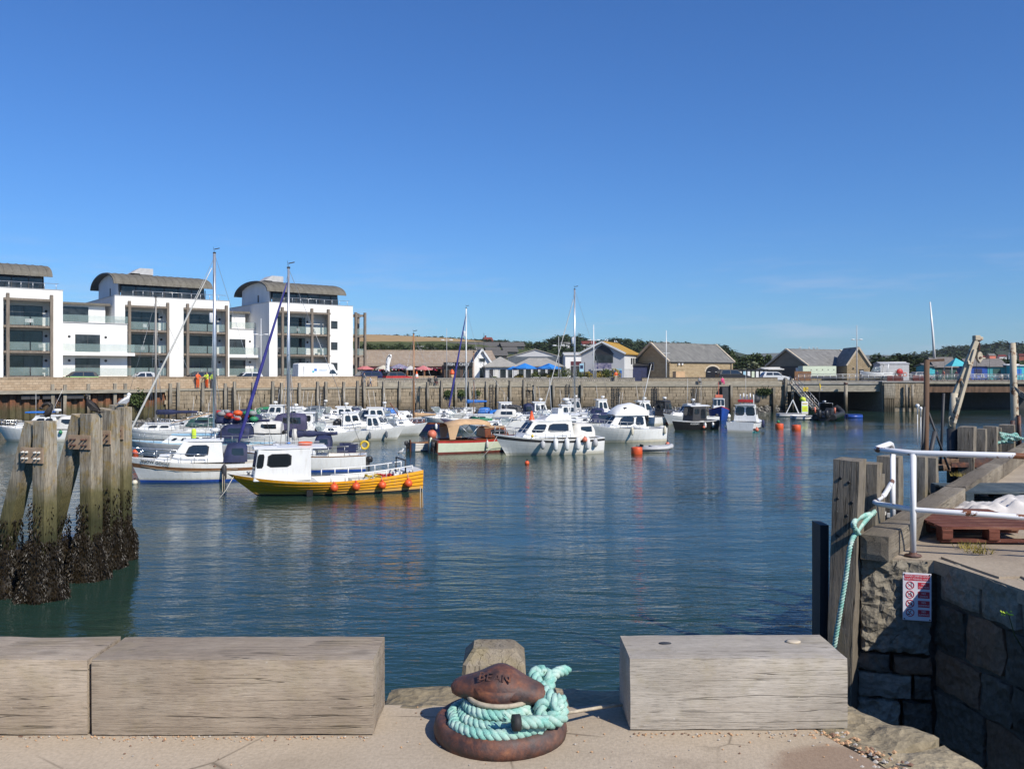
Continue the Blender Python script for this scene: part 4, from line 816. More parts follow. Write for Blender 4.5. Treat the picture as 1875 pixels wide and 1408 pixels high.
for i, (px, D, yt, w_, wh, lab) in enumerate(dol):
    c = Vector((dx(px, D), D, 0)); t = thing('dolphin_pile', lab, 'pile', c, R(-20), 'braced timber dolphin piles at left'); zt = zy(yt, D)
    mb = rock((w_, w_, zt+1.5), (4, 4, 30), 0.010, 2.4, 100+i, 0.03); mb.build('pile', 'pile', t, loc=(0, 0, (zt-1.5)/2))
    mb = rock((w_*0.95, w_*0.9, 5.6), (4, 4, 30), 0.010, 2.4, 110+i, 0.03)
    sl = -0.33 if i < 2 else -0.14; o = mb.build('raking_strut', 'pile', t, loc=(-w_*0.9+sl*2.75, 0.06, zt-2.72)); o.rotation_euler = (0, math.atan(-sl), 0)
    zp = zt-(0.88 if i == 0 else 0.80); pw = w_*1.9 if i < 2 else w_*1.05; xo = -w_*0.46 if i < 2 else 0.0
    mb = MB(); mb.box((xo, -w_/2-0.02, zp), (pw, 0.03, 0.40)); pl = mb.build('steel_plate', 'plate', t, 0.004)
    for bx_ in ((-0.27, -0.14, 0.14, 0.27) if i < 2 else (-0.09, 0.09)):
        for bz in (-0.08, 0.08):
            mb = MB(); mb.lathe([(0.034, 0), (0.034, 0.03), (0.018, 0.032), (0.018, 0.08)], 6, axes((xo+bx_, -w_/2-0.035, zp+bz), (1, 0, 0), (0, 0, 1))); mb.build('bolt', 'rust' if i else 'offwhite', pl)
    mb = MB(); mb.loft(lump(0.52 if i < 2 else 0.44, wh, i*3.7)); o = mb.build('seaweed_mass', 'weed', t, loc=(-0.1, 0, -0.15))
    mb = weed_clump(0.53 if i < 2 else 0.45, wh*1.05, 4200, i); o = mb.build('seaweed_fronds', 'weed', t, loc=(-0.1, 0, -0.1)); struct(o, 'stuff')
    if i < 2:
        mb = MB(); mb.loft(lump(0.52, wh*0.85, i*3.7+9)); mb.build('seaweed_mass', 'weed', t, loc=(-1.3, 0.1, -0.15)); mb = weed_clump(0.53, wh*0.85, 3200, 20+i); o = mb.build('seaweed_fronds', 'weed', t, loc=(-1.3, 0.1, -0.1)); struct(o, 'stuff')

# birds on the piles
def bird(name, label, cat, loc, rz, body, tail, neck, head, r, rb, mats, beak='dark', leg=0.07):
    t = thing(name, label, cat, loc, rz, 'sea birds on the dolphin'); mb = MB()
    rings = []
    for (p, q) in zip(body, r):
        p = Vector(p); rings.append([p+Vector((0, q*cos(2*pi*j/10), q*1.08*sin(2*pi*j/10))) for j in range(10)])
    mb.loft(rings); mb.tube(neck, rb, 9); mb.ball(head, rb[-1]*1.28, 8, 0, (1.15, 0.9, 0.95)); mb.build('body', mats[0], t)
    mb = MB(); mb.prism([(tail[0], -0.035), (tail[0]-0.13, -0.05), (tail[0]-0.14, 0.05), (tail[0], 0.035)], tail[1]-0.01, tail[1]+0.008); mb.build('tail', mats[1], t)
    for s_ in (-1, 1):
        mb = MB(); mb.loft([[Vector((x, s_*(yy+0.012), z+zz)) for zz in (-h, 0, h)] for (x, yy, z, h) in ((body[-2][0], r[-2]*0.92, body[-2][2], r[-2]*.5), ((body[1][0]+body[-2][0])/2, max(r)*1.0, (body[1][2]+body[-2][2])/2, max(r)*.75), (body[1][0]-0.05, r[1]*0.7, body[1][2]+0.01, r[1]*.3))], closed=False); mb.build('wing', mats[1], t)
        mb = MB(); mb.tube([(0.0, s_*0.03, 0), (0.0, s_*0.03, leg+0.04)], 0.007, 5); mb.box((0.02, s_*0.03, 0.006), (0.06, 0.04, 0.008)); mb.build('leg', beak, t)
    d = (Vector(head)-Vector(neck[-2])).normalized(); return t, d
mat('cormorant', (0.030, 0.024, 0.020), 0.6, 0, 0.3, 15, 0.3, 40, 0.01); mat('feathergrey', (0.32, 0.33, 0.35), 0.7, 0, 0.1, 10); mat('beak', (0.45, 0.30, 0.06), 0.5)
z0 = zy(770, 22.4); c = Vector((dx(92, 22.4), 22.4, z0))
t, _ = bird('cormorant', 'dark cormorant preening on the nearest dolphin pile', 'bird', c, R(15), [(-0.13, 0, 0.13), (-0.10, 0, 0.15), (0.0, 0, 0.24), (0.04, 0, 0.33), (0.05, 0, 0.37)], (-0.10, 0.12), [(0.03, 0, 0.36), (-0.04, 0, 0.44), (-0.12, 0, 0.43), (-0.19, 0, 0.36)], (-0.21, 0, 0.32), [0.03, 0.07, 0.125, 0.10, 0.05], [0.055, 0.045, 0.04, 0.034], ('cormorant', 'cormorant'))
mb = MB(); mb.tube([(-0.215, 0, 0.31), (-0.24, 0, 0.24)], [0.016, 0.006], 6); mb.build('beak', 'beak', t)
z0 = zy(757, 24.6); c = Vector((dx(166, 24.6), 24.6, z0))
t, _ = bird('cormorant', 'black cormorant standing on the second dolphin pile', 'bird', c, R(170), [(-0.30, 0, 0.02), (-0.22, 0, 0.08), (-0.05, 0, 0.20), (0.06, 0, 0.30), (0.09, 0, 0.36)], (-0.26, 0.05), [(0.07, 0, 0.34), (0.10, 0, 0.42), (0.09, 0, 0.47), (0.11, 0, 0.50)], (0.13, 0, 0.51), [0.02, 0.06, 0.12, 0.10, 0.05], [0.055, 0.045, 0.04, 0.034], ('cormorant', 'cormorant'))
mb = MB(); mb.tube([(0.15, 0, 0.51), (0.22, 0, 0.50)], [0.016, 0.006], 6); mb.build('beak', 'beak', t)
z0 = zy(745, 27.2); c = Vector((dx(228, 27.2), 27.2, z0))
t, _ = bird('gull', 'white gull standing on the farthest dolphin pile', 'bird', c, R(60), [(-0.20, 0, 0.10), (-0.14, 0, 0.12), (0.0, 0, 0.17), (0.10, 0, 0.22), (0.14, 0, 0.27)], (-0.17, 0.11), [(0.12, 0, 0.24), (0.145, 0, 0.31), (0.15, 0, 0.35)], (0.16, 0, 0.38), [0.03, 0.06, 0.105, 0.09, 0.05], [0.06, 0.05, 0.046], ('white', 'feathergrey'), 'beak')
mb = MB(); mb.tube([(0.20, 0, 0.375), (0.26, 0, 0.365)], [0.014, 0.005], 6); mb.build('beak', 'beak', t)
# ------------------------------------------------------------------ far quay: wall line, land, parapets
TH = R(36); UW = Vector((cos(TH), sin(TH))); O36 = Vector((-33.8, 97.0))
def wk(k, out=0.0): p = O36+UW*k+Vector((UW.y, -UW.x))*out; return p       # out > 0 is towards the water
def kpx(px, off=0.0):                                                     # distance along the left wall seen at photo column px
    o_ = wk(0, off); r = (px-CX)/F; return (r*o_.y-o_.x)/(UW.x-r*UW.y)
KS = kpx(300); WL = [wk(-62), wk(KS), wk(22), Vector((2.5, 122.6)), Vector((40.0, 127.6))]
def offs(pts, d):
    out = []
    for i, p in enumerate(pts):
        a = pts[i]-pts[i-1] if i else pts[1]-pts[0]; c = pts[i+1]-pts[i] if i < len(pts)-1 else a
        n_ = Vector((-a.normalized().y, a.normalized().x))+Vector((-c.normalized().y, c.normalized().x)); n_.normalize(); out.append(p+n_*d)
    return out
LAND = 4.4
back = offs(WL, 1.7)
land = [tuple(p) for p in back]+[(40.2, 152), (109, 152), (109, 134), (900, 134), (5000, 6500), (-5000, 6500), (-900, 300), (-200, 40)]
b = MB(); b.prism(land, 3.0, LAND); struct(b.build('far_ground', 'ground'))
fl = offs(WL, 0.32)
b = MB(); b.prism([tuple(p) for p in fl]+[tuple(p) for p in reversed(offs(WL, 1.95))], -3, 3.97)
fw = b.build('far_quay_wall', 'wallstone_b'); tag(fw, 'long weathered stone quay wall with timber fender posts across the harbour', 'wall')
# coping slabs, stones
cop = MB(); cop.box((0, 0, 0), (1, 1, 1)); copm = cop.mesh('coping_slab', 'concbeam')
stm = [rock((1, 1, 1), (2, 1, 2), 0.02, 3, 200+i, 0.03).mesh('stone', mt) for i, mt in enumerate(('wallstone', 'wallstone', 'wallstone_b', 'wallstone'))]
LT = [0]
for i in range(len(WL)-1): LT.append(LT[-1]+(WL[i+1]-WL[i]).length)
wpts = [tuple(p) for p in WL]; s_start = LT[1]; rs = random.Random(31); low = MB(); nst = 0
for ci in range(8):
    z0 = 0.0+ci*0.47; z1 = z0+0.47; s = s_start+rs.uniform(0, 0.3)
    while s < LT[-1]-0.3:
        ln = min(rs.uniform(1.1, 2.5), LT[-1]-s); a, _ = along(wpts, s); c, _ = along(wpts, s+ln); d = c-a; l = d.length; d.normalize(); nr = Vector((-d.y, d.x)); q = (a+c)/2+nr*(0.2+rs.uniform(-0.02, 0.015)); ang = math.atan2(d.y, d.x)
        if ci < 2 or nst >= 298: low.box((q.x+nr.x*.05, q.y+nr.y*.05, (z0+z1)/2), (l-0.02, 0.4, 0.45), ang)
        else: inst('stone', rs.choice(stm), fw, (q.x, q.y, (z0+z1)/2), (0, 0, ang), (l-0.018, 0.4, 0.456)); nst += 1
        s += ln
o = low.build('lower_stones', 'wallstone_b', fw); struct(o, 'stuff')
s = s_start
while s < LT[-1]-0.2:
    ln = min(2.6, LT[-1]-s); a, _ = along(wpts, s); c, _ = along(wpts, s+ln); d = c-a; l = d.length; d.normalize(); nr = Vector((-d.y, d.x)); q = (a+c)/2+nr*0.75
    inst('coping_slab', copm, fw, (q.x, q.y, 3.90), (0, 0, math.atan2(d.y, d.x)), (l-0.02, 1.7, 0.22)); s += ln
# seaweed fringe at the tide line
mb = MB(); rq = random.Random(77)
for i in range(5200):
    s = rq.uniform(LT[0], LT[-1]); p, d = along(wpts, s); nr = Vector((d.y, -d.x)); z = 0.05+1.35*rq.random()**1.6*(0.7+0.5*noise.noise((s*0.5, 0, 0))); w_ = rq.uniform(0.08, 0.22); h = rq.uniform(0.12, 0.4); q = Vector((p.x, p.y, z))+Vector((nr.x, nr.y, 0))*(0.10+rq.uniform(0, 0.08)); t_ = Vector((d.x, d.y, 0))*w_
    mb.add([q-t_, q+t_, q+t_*0.6+Vector((nr.x*.08, nr.y*.08, -h)), q-t_*0.6+Vector((nr.x*.05, nr.y*.05, -h))], [(0, 1, 2, 3)])
o = mb.build('seaweed_fringe', 'weed', fw); struct(o, 'stuff')
# rusty sheet piling at left with a concrete cap
shp = MB(); prof = [(-0.62, 0), (-0.42, 0), (-0.22, 0.34), (0.22, 0.34), (0.42, 0), (0.62, 0)]
ra = [Vector((x, y, -2)) for x, y in prof]; rb_ = [Vector((x, y, 3.68)) for x, y in prof]; shp.loft([ra, rb_], closed=False, sm=False); shm = shp.mesh('sheet_pile', 'sheetpile')
sp = thing('sheet_pile_wall', 'rusty steel sheet piling with green weed at the left end of the far quay', 'wall', (0, 0, 0))
k = -40.0
while k < KS-0.6:
    p = wk(k+0.62, 0.02); inst('sheet_pile', shm, sp, (p.x, p.y, 0), (0, 0, TH)); k += 1.24
b = MB(); p0, p1 = wk(-62, 0.12), wk(KS, 0.12); b.beam((p0.x, p0.y, 3.84), (p1.x, p1.y, 3.84), 1.2, 0.32); b.build('capping_beam', 'concbeam', sp)
# drainage holes / waling blocks under the cap
for px in (63, 86, 127, 144, 47):
    p = wk(kpx(px), 0.25); b = MB(); b.box((0, 0, 0), (0.85, 0.3, 0.42)); b.build('waling_block', 'dark', sp, loc=(p.x, p.y, 3.35), rz=TH)
# parapet of the road above the ledge (left) and low rubble wall (right)
def wallrun(name, label, pts, off, th, z0, z1, mt, capm=None, caph=0.12):
    a = [Vector(p) for p in pts]; o0 = offs(a, off); o1 = offs(a, off+th); t = thing(name, label, 'wall', (0, 0, 0))
    b = MB(); b.prism([tuple(p) for p in o0]+[tuple(p) for p in reversed(o1)], z0, z1); b.build('masonry', mt, t)
    if capm:
        o0 = offs(a, off-0.06); o1 = offs(a, off+th+0.06); b = MB(); b.prism([tuple(p) for p in o0]+[tuple(p) for p in reversed(o1)], z1+0.002, z1+caph); b.build('coping', capm, t)
    return t
wallrun('parapet_wall', 'buff stone parapet wall of the road below the white apartments', [wk(-62), wk(kpx(700))], 1.35, 0.4, 3.9, 5.2, 'parapet', 'parapet', 0.12)
wr = [wk(kpx(700)), Vector((2.5, 122.6)), Vector((40.0, 127.6))]
wallrun('riser_wall', 'low sand-coloured riser wall behind the far quay ledge', wr, 1.3, 0.45, 3.9, 4.52, 'concbeam')
wallrun('rubble_wall', 'low grey rubble wall along the promenade in front of the shops', [wr[0]+Vector((0.5, 0.3)), wr[1], wr[1].lerp(wr[2], 0.42)], 2.6, 0.4, 4.4, 5.0, 'rubble', 'concrete', 0.06)
wallrun('rubble_wall', 'low dark wall along the promenade in front of the stone barn', [wr[1].lerp(wr[2], 0.45), wr[2]], 2.8, 0.35, 4.4, 5.02, 'greystone', 'dark', 0.06)
# fender posts and ladders on the far wall
pm = [rock((0.30, 0.34, 6.2), (1, 1, 8), 0.012, 2, 300+i, 0.02).mesh('fender_post', 'farpost') for i in range(3)]
def far_at(px, out):
    for i in range(len(WL)-1):
        a, c = WL[i], WL[i+1]; d = (c-a).normalized(); n_ = Vector((d.y, -d.x)); o_ = a+n_*out; r = (px-CX)/F; den = d.x-r*d.y; k = (r*o_.y-o_.x)/den
        if -0.3 <= k <= (c-a).length+0.3: return o_+d*k, math.atan2(d.y, d.x)
    return None
rs = random.Random(8)
for px in (97, 118, 162, 210, 229, 312, 326, 371, 412, 430, 463, 499, 515, 548, 581, 597, 629, 655, 667, 702, 731, 783, 808, 834, 860, 891, 910, 934, 959, 979, 1014, 1065):
    q = far_at(px, 0.30)
    if q: inst('fender_post', rs.choice(pm), sp if px < 300 else fw, (q[0].x, q[0].y, 4.65+rs.uniform(-0.12, 0.15)-3.1), (rs.uniform(-.01, .01), rs.uniform(-.02, .02), q[1]))
for px, zt in ((1340, 4.0), (1418, 3.6), (1440, 4.9)):
    q = far_at(px-1, 0.35); inst('fender_post', pm[0], fw, (q[0].x, q[0].y, zt-3.1), (0, 0.0, q[1]), (1.15, 1.2, 1))
q = far_at(1335, 0.5); b = MB(); b.box((0, 0, 0), (0.9, 0.9, 4.2)); b.build('timber_fender', 'dark', fw, loc=(q[0].x-0.7, q[0].y, 1.6), rz=q[1])
def ladder(px, z0=0.3, z1=4.2, w_=0.5):
    q = far_at(px, 0.2)
    if not q: return
    par = sp if px < 300 else fw; l = bpy.data.objects.new('ladder', None); 
    b = MB()
    for s_ in (-1, 1): b.b2(s_*w_/2-0.035, s_*w_/2+0.035, -0.04, 0.04, z0, z1)
    o = b.build('ladder', 'dark', par, loc=(q[0].x, q[0].y, 0), rz=q[1]); bpy.data.objects.remove(l)
    rm = MB(); rm.b2(-w_/2+0.03, w_/2-0.03, -0.025, 0.025, -0.022, 0.022); rmm = rm.mesh('rung', 'dark'); z = z0+0.2
    while z < z1-0.1: inst('rung', rmm, o, (0, 0, z)); z += 0.36
for px in (107, 319, 421, 507, 589, 661, 900, 968, 1040): ladder(px)
for px in (1124, 1133, 1197, 1203, 1270, 1277): ladder(px, 0.4, 3.7, 0.34)
# creeping green plants on the sheet piles
def tuft(mb, c, r, n, rq, hang=0.4, sz=0.12):
    for i in range(n):
        p = Vector(c)+Vector((rq.gauss(0, r), rq.gauss(0, r*0.6), rq.gauss(0, r*0.6)-rq.random()*hang)); a = Vector((rq.uniform(-1, 1), rq.uniform(-1, 1), rq.uniform(-1, 1))).normalized()*sz; c_ = a.cross(Vector((rq.uniform(-1, 1), rq.uniform(-1, 1), 0.3))).normalized()*sz*0.6
        mb.add([p-a, p+c_, p+a, p-c_], [(0, 1, 2, 3)])
for i, px in enumerate((247, 256, 822, 846, 872, 1395, 1405)):
    q = far_at(px, 0.35); mb = MB(); tuft(mb, (0, 0, 0), 0.32, 420, random.Random(px), 1.2 if px < 300 else 0.3)
    o = mb.build('wall_plant', 'leafmid', None, loc=(q[0].x, q[0].y, 3.7 if px < 300 else 3.2)); tag(o, ['left of two green plants trailing over the rusty sheet piles', 'right of two green plants trailing over the rusty sheet piles', 'leftmost of three green tufts growing high on the stone wall', 'middle one of three green tufts high on the stone wall', 'right one of three green tufts high on the stone wall', 'dark plant on the wall left of the gangway', 'plant on the wall next to the gangway post'][i], 'plant', 'plants on the far quay wall')

# ------------------------------------------------------------------ white apartments
TA = R(38); UA = Vector((cos(TA), sin(TA)))
def ablock(label, p0, W, Dp, bays, roof=None, small=(), lamps=True, side_pipe=False, curved=False):
    t = thing('apartment_block', label, 'building', (p0.x, p0.y, 4.6), TA, 'white apartment blocks behind the harbour'); top_ = 11.5
    FL = (0.75, 3.86, 6.98, 10.1)
    # masonry around the bays
    b = MB(); x = 0.0
    for (x0, x1, _) in bays: b.b2(x, x0, 0, 0.5, 0.55, top_); x = x1
    b.b2(x, W, 0, 0.5, 0.55, top_)
    for (x0, x1, _) in bays: b.b2(x0, x1, 0.0, 0.5, 10.32, top_)
    b.b2(0, 0.4, 0.5, Dp, 0.55, top_); b.b2(W-0.4, W, 0.5, Dp, 0.55, top_); b.b2(0.4, W-0.4, Dp-0.4, Dp, 0.55, top_)
    b.b2(0.4, W-0.4, 1.95, 2.2, 0.55, 10.4); b.b2(0.4, W-0.4, 0.5, Dp-0.4, 10.9, 11.05)
    b.build('wall', 'render', t)
    b = MB(); b.b2(-0.02, W+0.02, -0.02, Dp, 0, 0.549); b.build('plinth', 'dark', t)
    b = MB(); b.b2(-0.06, W+0.06, -0.06, 0.5, top_+0.002, top_+0.07); b.b2(-0.06, 0.45, 0.5, Dp, top_+0.002, top_+0.07); b.build('parapet_cap', 'lgrey', t)
    for (x0, x1, posts) in bays:
        for f in range(3):
            z = FL[f]; b = MB(); b.b2(x0+0.002, x1-0.002, -0.22, 1.94, z-0.28, z); b.build('balcony_floor', 'balcony_wood', t)
            # patio doors
            wx0, wx1 = x0+0.4, x1-0.85 if len(posts) < 3 else x0+(x1-x0)*0.62
            b = MB(); b.b2(wx0, wx1, 1.86, 1.945, z+0.06, z+2.55); d = b.build('patio_door', 'dark', t); n_ = 2
            for k in range(n_):
                a = wx0+0.06+(wx1-wx0-0.06)*k/n_; c = wx0+(wx1-wx0-0.06)*(k+1)/n_; b = MB(); b.b2(a, c, 1.845, 1.858, z+0.12, z+2.49); b.build('pane', random.choice(('houseglass', 'houseglass', 'glassgrey')), d)
            pp = [q for q in posts]
            for k in range(len(pp)-1):
                m_ = 2 if pp[k+1]-pp[k] > 3 else 1
                for j in range(m_):
                    a = pp[k]+(pp[k+1]-pp[k])*j/m_+0.14; c = pp[k]+(pp[k+1]-pp[k])*(j+1)/m_-0.02; b = MB(); b.b2(a, c, -0.06, -0.045, z+0.08, z+1.08); b.build('balustrade_panel', 'balustrade', t)
            for lx in ((x0+0.22,), (wx1+0.4,)):
                b = MB(); b.lathe([(0.17, 0), (0.17, 0.05), (0.10, 0.10)], 10, axes((lx[0], 1.944, z+1.95), (1, 0, 0), (0, 0, 1))); b.build('wall_lamp', 'dark', t)
            # furniture on some balconies
            rr = random.Random(int(x0*10)+f*7+int(W*3)); 
            if rr.random() < 0.7:
                for k in range(2):
                    cx_ = rr.uniform(x0+0.8, x1-0.8); b = MB(); b.b2(cx_-0.25, cx_+0.25, 0.7, 1.2, z+0.4, z+0.46); b.b2(cx_-0.25, cx_+0.25, 1.15, 1.2, z+0.46, z+0.9)
                    for ax in (-0.22, 0.22):
                        for ay in (0.73, 1.17): b.b2(cx_+ax-0.02, cx_+ax+0.02, ay-0.02, ay+0.02, z, z+0.4)
                    b.build('balcony_chair', rr.choice(('grey', 'dark', 'lgrey')), t)
        for q in posts:
            b = MB(); b.b2(q-0.17, q+0.17, -0.40, -0.07, 0.2, 10.85); b.build('timber_post', 'balcony_wood', t)
        b = MB(); b.b2(x0+0.003, x1-0.003, -0.3, -0.075, 10.02, 10.30); b.build('timber_beam', 'balcony_wood', t)
    for (x, zc) in small:
        b = MB(); b.b2(x-0.55, x+0.55, -0.03, 0.02, zc-0.6, zc+0.6); d = b.build('window', 'dark', t); b = MB(); b.b2(x-0.45, x+0.45, -0.04, -0.031, zc-0.5, zc+0.5); b.build('pane', 'houseglass', d)
    if roof:
        rx0, rx1, ve = roof; y0, y1 = 0.95, 14.5; zc, ze = 15.15, 13.2; ym = (y0+y1)/2; hy = (y1-y0)/2
        def arc(x, grow, n=18): return [Vector((x, ym-(hy+grow)*cos(pi*j/n), ze+(zc-ze+grow)*sin(pi*j/n))) for j in range(n+1)]
        b = MB(); o0, o1 = arc(rx0-0.9, 0.0), arc(rx1+0.7, 0.0); i0, i1 = arc(rx0-0.9, -0.22), arc(rx1+0.7, -0.22); n = len(o0)
        b.loft([o0, o1], closed=False); b.loft([i1, i0], closed=False); b.loft([i0, o0], closed=False, m=1, sm=False); b.loft([o1, i1], closed=False, m=1, sm=False)
        b.quad(o0[0], o1[0], i1[0], i0[0], 1); b.quad(i0[-1], i1[-1], o1[-1], o0[-1], 1); ro = b.build('barrel_roof', ['barrel', 'dark'], t)
        k = rx0-0.6
        while k < rx1+0.6:
            b = MB(); b.tube(arc(k, 0.01)[:11], 0.045, 4); b.build('roof_seam', 'barrel', ro); k += 0.95
        for xx, nm in ((rx0+0.05, 'gable_wall'), (rx1-0.25, 'gable_wall')):
            a = arc(xx, -0.22); pl = [Vector((xx, a[0].y+0.9, 11.05))]+[q for q in a if a[0].y+0.9 < q.y < a[-1].y-0.6]+[Vector((xx, a[-1].y-0.6, 11.05))]
            b = MB(); b.add(pl+[q+Vector((0.2, 0, 0)) for q in pl], [tuple(range(len(pl))), tuple(reversed(range(len(pl), 2*len(pl))))]); g = b.build(nm, 'render', ro)
            if xx < rx0+1: b = MB(); b.b2(xx-0.04, xx-0.005, ym-1.2, ym-0.75, 11.9, 13.0); b.build('slot_window', 'dark', g)
        b = MB(); b.b2(rx0+0.3, rx1-0.3, 1.95, 2.05, 11.06, 13.0); gl = b.build('penthouse_glazing', 'houseglass', t)
        k = rx0+0.3
        while k < rx1:
            b = MB(); b.b2(k-0.05, k+0.05, 1.88, 1.948, 11.06, 13.0); b.build('mullion', 'dark', gl); k += 1.9
        b = MB(); k = rx0+1.4
        while k < W-0.3: b.tube([(k, 0.3, 11.5), (k, 0.3, 12.35)], 0.035, 5); k += 1.3
        b.tube([(rx0+1.4, 0.3, 12.32), (W-0.4, 0.3, 12.32)], 0.03, 5); b.build('terrace_railing', 'alu', t)
        if ve: b = MB(); b.prism([(ve, ym-1.6), (ve+1.8, ym-1.6), (ve+1.8, ym+1.2), (ve, ym+1.2)], 15.2, 16.1); b.add([(ve-1.2, ym-1.6, 15.3), (ve, ym-1.6, 16.1), (ve, ym+1.2, 16.1), (ve-1.2, ym+1.2, 15.3), (ve, ym-1.6, 15.3), (ve, ym+1.2, 15.3)], [(0, 1, 2, 3), (0, 4, 1), (3, 2, 5)]); b.build('roof_vent', 'lgrey', ro)
    return t
def kA(px, p0): r = (px-CX)/F; return (r*p0.y-p0.x)/(UA.x-r*UA.y)
pA = Vector((dx(115, 110), 110.0)); WA = 17.0; pA0 = pA-UA*WA
x0, x1 = kA(6, pA0), kA(97, pA0); ablock('white apartment block cut off by the left picture edge', pA0, WA, 16, [(x0, x1, (x0+0.45, x1-0.2))], (-2, kA(88, pA0), None))
pB = Vector((dx(210, 117), 117.0)); WB_ = kA(420, pB); bx = [kA(p, pB) for p in (229, 309, 336, 418)]
ablock('white apartment block between the two others with a full barrel roof', pB, WB_, 22, [(bx[0], bx[1], (bx[0]+0.5, bx[1]-0.2)), (bx[2], bx[3]-0.15, (bx[2]+0.5, bx[3]-0.35))], (1.0, kA(385, pB), kA(300, pB)-1.5))
pC = Vector((dx(493, 128), 128.0)); WC_ = kA(646, pC); cxs = [kA(p, pC) for p in (508, 604, 516, 570, 600, 612)]
tC = ablock('white apartment block at the right end with three small square windows', pC, WC_, 21, [(cxs[0], cxs[1], (cxs[2], cxs[3], cxs[4]))], (1.0, kA(632, pC), kA(486, pC)+3.6), [(cxs[5], z) for z in (2.1, 5.25, 8.5)])
# corner balcony frame of the right block
for f in range(3):
    b = MB(); b.b2(WC_+0.01, WC_+2.3, 0.3, 2.4, (0.75, 3.86, 6.98)[f]-0.25, (0.75, 3.86, 6.98)[f]); b.build('balcony_floor', 'balcony_wood', tC)
    b = MB(); b.b2(WC_+0.1, WC_+2.25, 0.24, 0.255, (0.75, 3.86, 6.98)[f]+0.08, (0.75, 3.86, 6.98)[f]+1.08); b.build('balustrade_panel', 'balustrade', tC)
    b = MB(); b.b2(WC_+0.005, WC_+0.05, 0.9, 2.3, (0.75, 3.86, 6.98)[f]+0.05, (0.75, 3.86, 6.98)[f]+2.3); b.build('balcony_door', 'houseglass', tC)
for (ax, ay) in ((WC_+0.55, 0.05), (WC_+2.15, 0.05), (WC_+2.15, 2.3)):
    b = MB(); b.b2(ax-0.17, ax+0.17, ay-0.17, ay+0.17, 0.1, 10.6); b.build('timber_post', 'balcony_wood', tC)
b = MB(); b.b2(WC_+0.02, WC_+2.4, 0.26, 0.5, 9.95, 10.3); b.b2(WC_+0.02, WC_+2.4, 1.9, 2.15, 9.95, 10.3); b.build('timber_beam', 'balcony_wood', tC)
def link(label, pb, w_, door, top_=7.7):
    # lower connecting block, set back, ending against the flank wall of the block on its right
    t = thing('link_block', label, 'building', (pb.x, pb.y, 4.6), TA, 'low link blocks between the apartments'); y0 = 0.0
    b = MB(); b.b2(0, w_, y0, 9, 0.4, top_); b.build('wall', 'render', t)
    b = MB(); b.b2(0, w_-2.2, 2.4, 9, top_, top_+2.45); b.build('upper_room', 'render', t)
    rg_ = [Vector((0, 1.6+0.9*j, top_+2.45+0.55*sin(pi*(0.5+0.5*min(1, j/6))*0.9))) for j in range(8)]
    b = MB(); b.prism([(0, 1.7), (w_-1.7, 1.7), (w_-1.7, 9), (0, 9)], top_+2.452, top_+2.75); b.build('flat_roof', 'barrel', t)
    b = MB(); b.b2(0.2, w_-4.3, 2.35, 2.395, top_+0.1, top_+2.2); b.build('upper_window', 'houseglass', t)
    b = MB(); b.b2(-0.02, w_+0.05, -0.08, -0.065, top_+0.1, top_+1.0); b.build('balustrade_panel', 'balustrade', t)
    b = MB(); b.b2(-0.02, w_+0.05, -0.12, 0.0, top_-0.05, top_+0.05); b.build('parapet_cap', 'lgrey', t)
    for z in (0.75, 3.86):
        b = MB(); b.b2(door[0], door[1], -0.05, -0.004, z+0.05, z+2.3); d = b.build('patio_door', 'dark', t)
        for k in range(2): a = door[0]+0.07+(door[1]-door[0]-0.07)*k/2; c = door[0]+(door[1]-door[0]-0.07)*(k+1)/2; b = MB(); b.b2(a, c, -0.07, -0.052, z+0.1, z+2.24); b.build('pane', 'houseglass', d)
        for lx in (door[0]-0.7, door[1]+0.7): b = MB(); b.lathe([(0.17, 0), (0.17, 0.05), (0.1, 0.1)], 10, axes((lx, -0.003, z+2.0), (1, 0, 0), (0, 0, 1))); b.build('wall_lamp', 'dark', t)
    b = MB(); b.b2(-0.01, w_+0.6, -1.5, -0.002, 3.4, 3.78); b.build('balcony_slab', 'render', t)
    b = MB(); b.b2(0.05, w_+0.55, -1.45, -1.435, 3.85, 4.9); b.build('balcony_glass', 'balustrade', t)
    b = MB(); b.b2(0.05, w_+0.55, -1.45, -1.435, 0.8, 1.8); b.build('terrace_glass', 'balustrade', t)
    b = MB(); b.b2(0.0, w_+0.6, -1.6, -0.002, 0.2, 0.7); b.build('terrace', 'greystone', t)
pl = pA+UA*0.02+Vector((-UA.y, UA.x))*3.0; link('low link block between the left and middle apartment blocks', pl, 8.4, (2.0, 5.0))
pl = pB+UA*(WB_+0.02)+Vector((-UA.y, UA.x))*3.0; link('low link block between the middle and right apartment blocks', pl, 6.6, (0.3, 3.5))

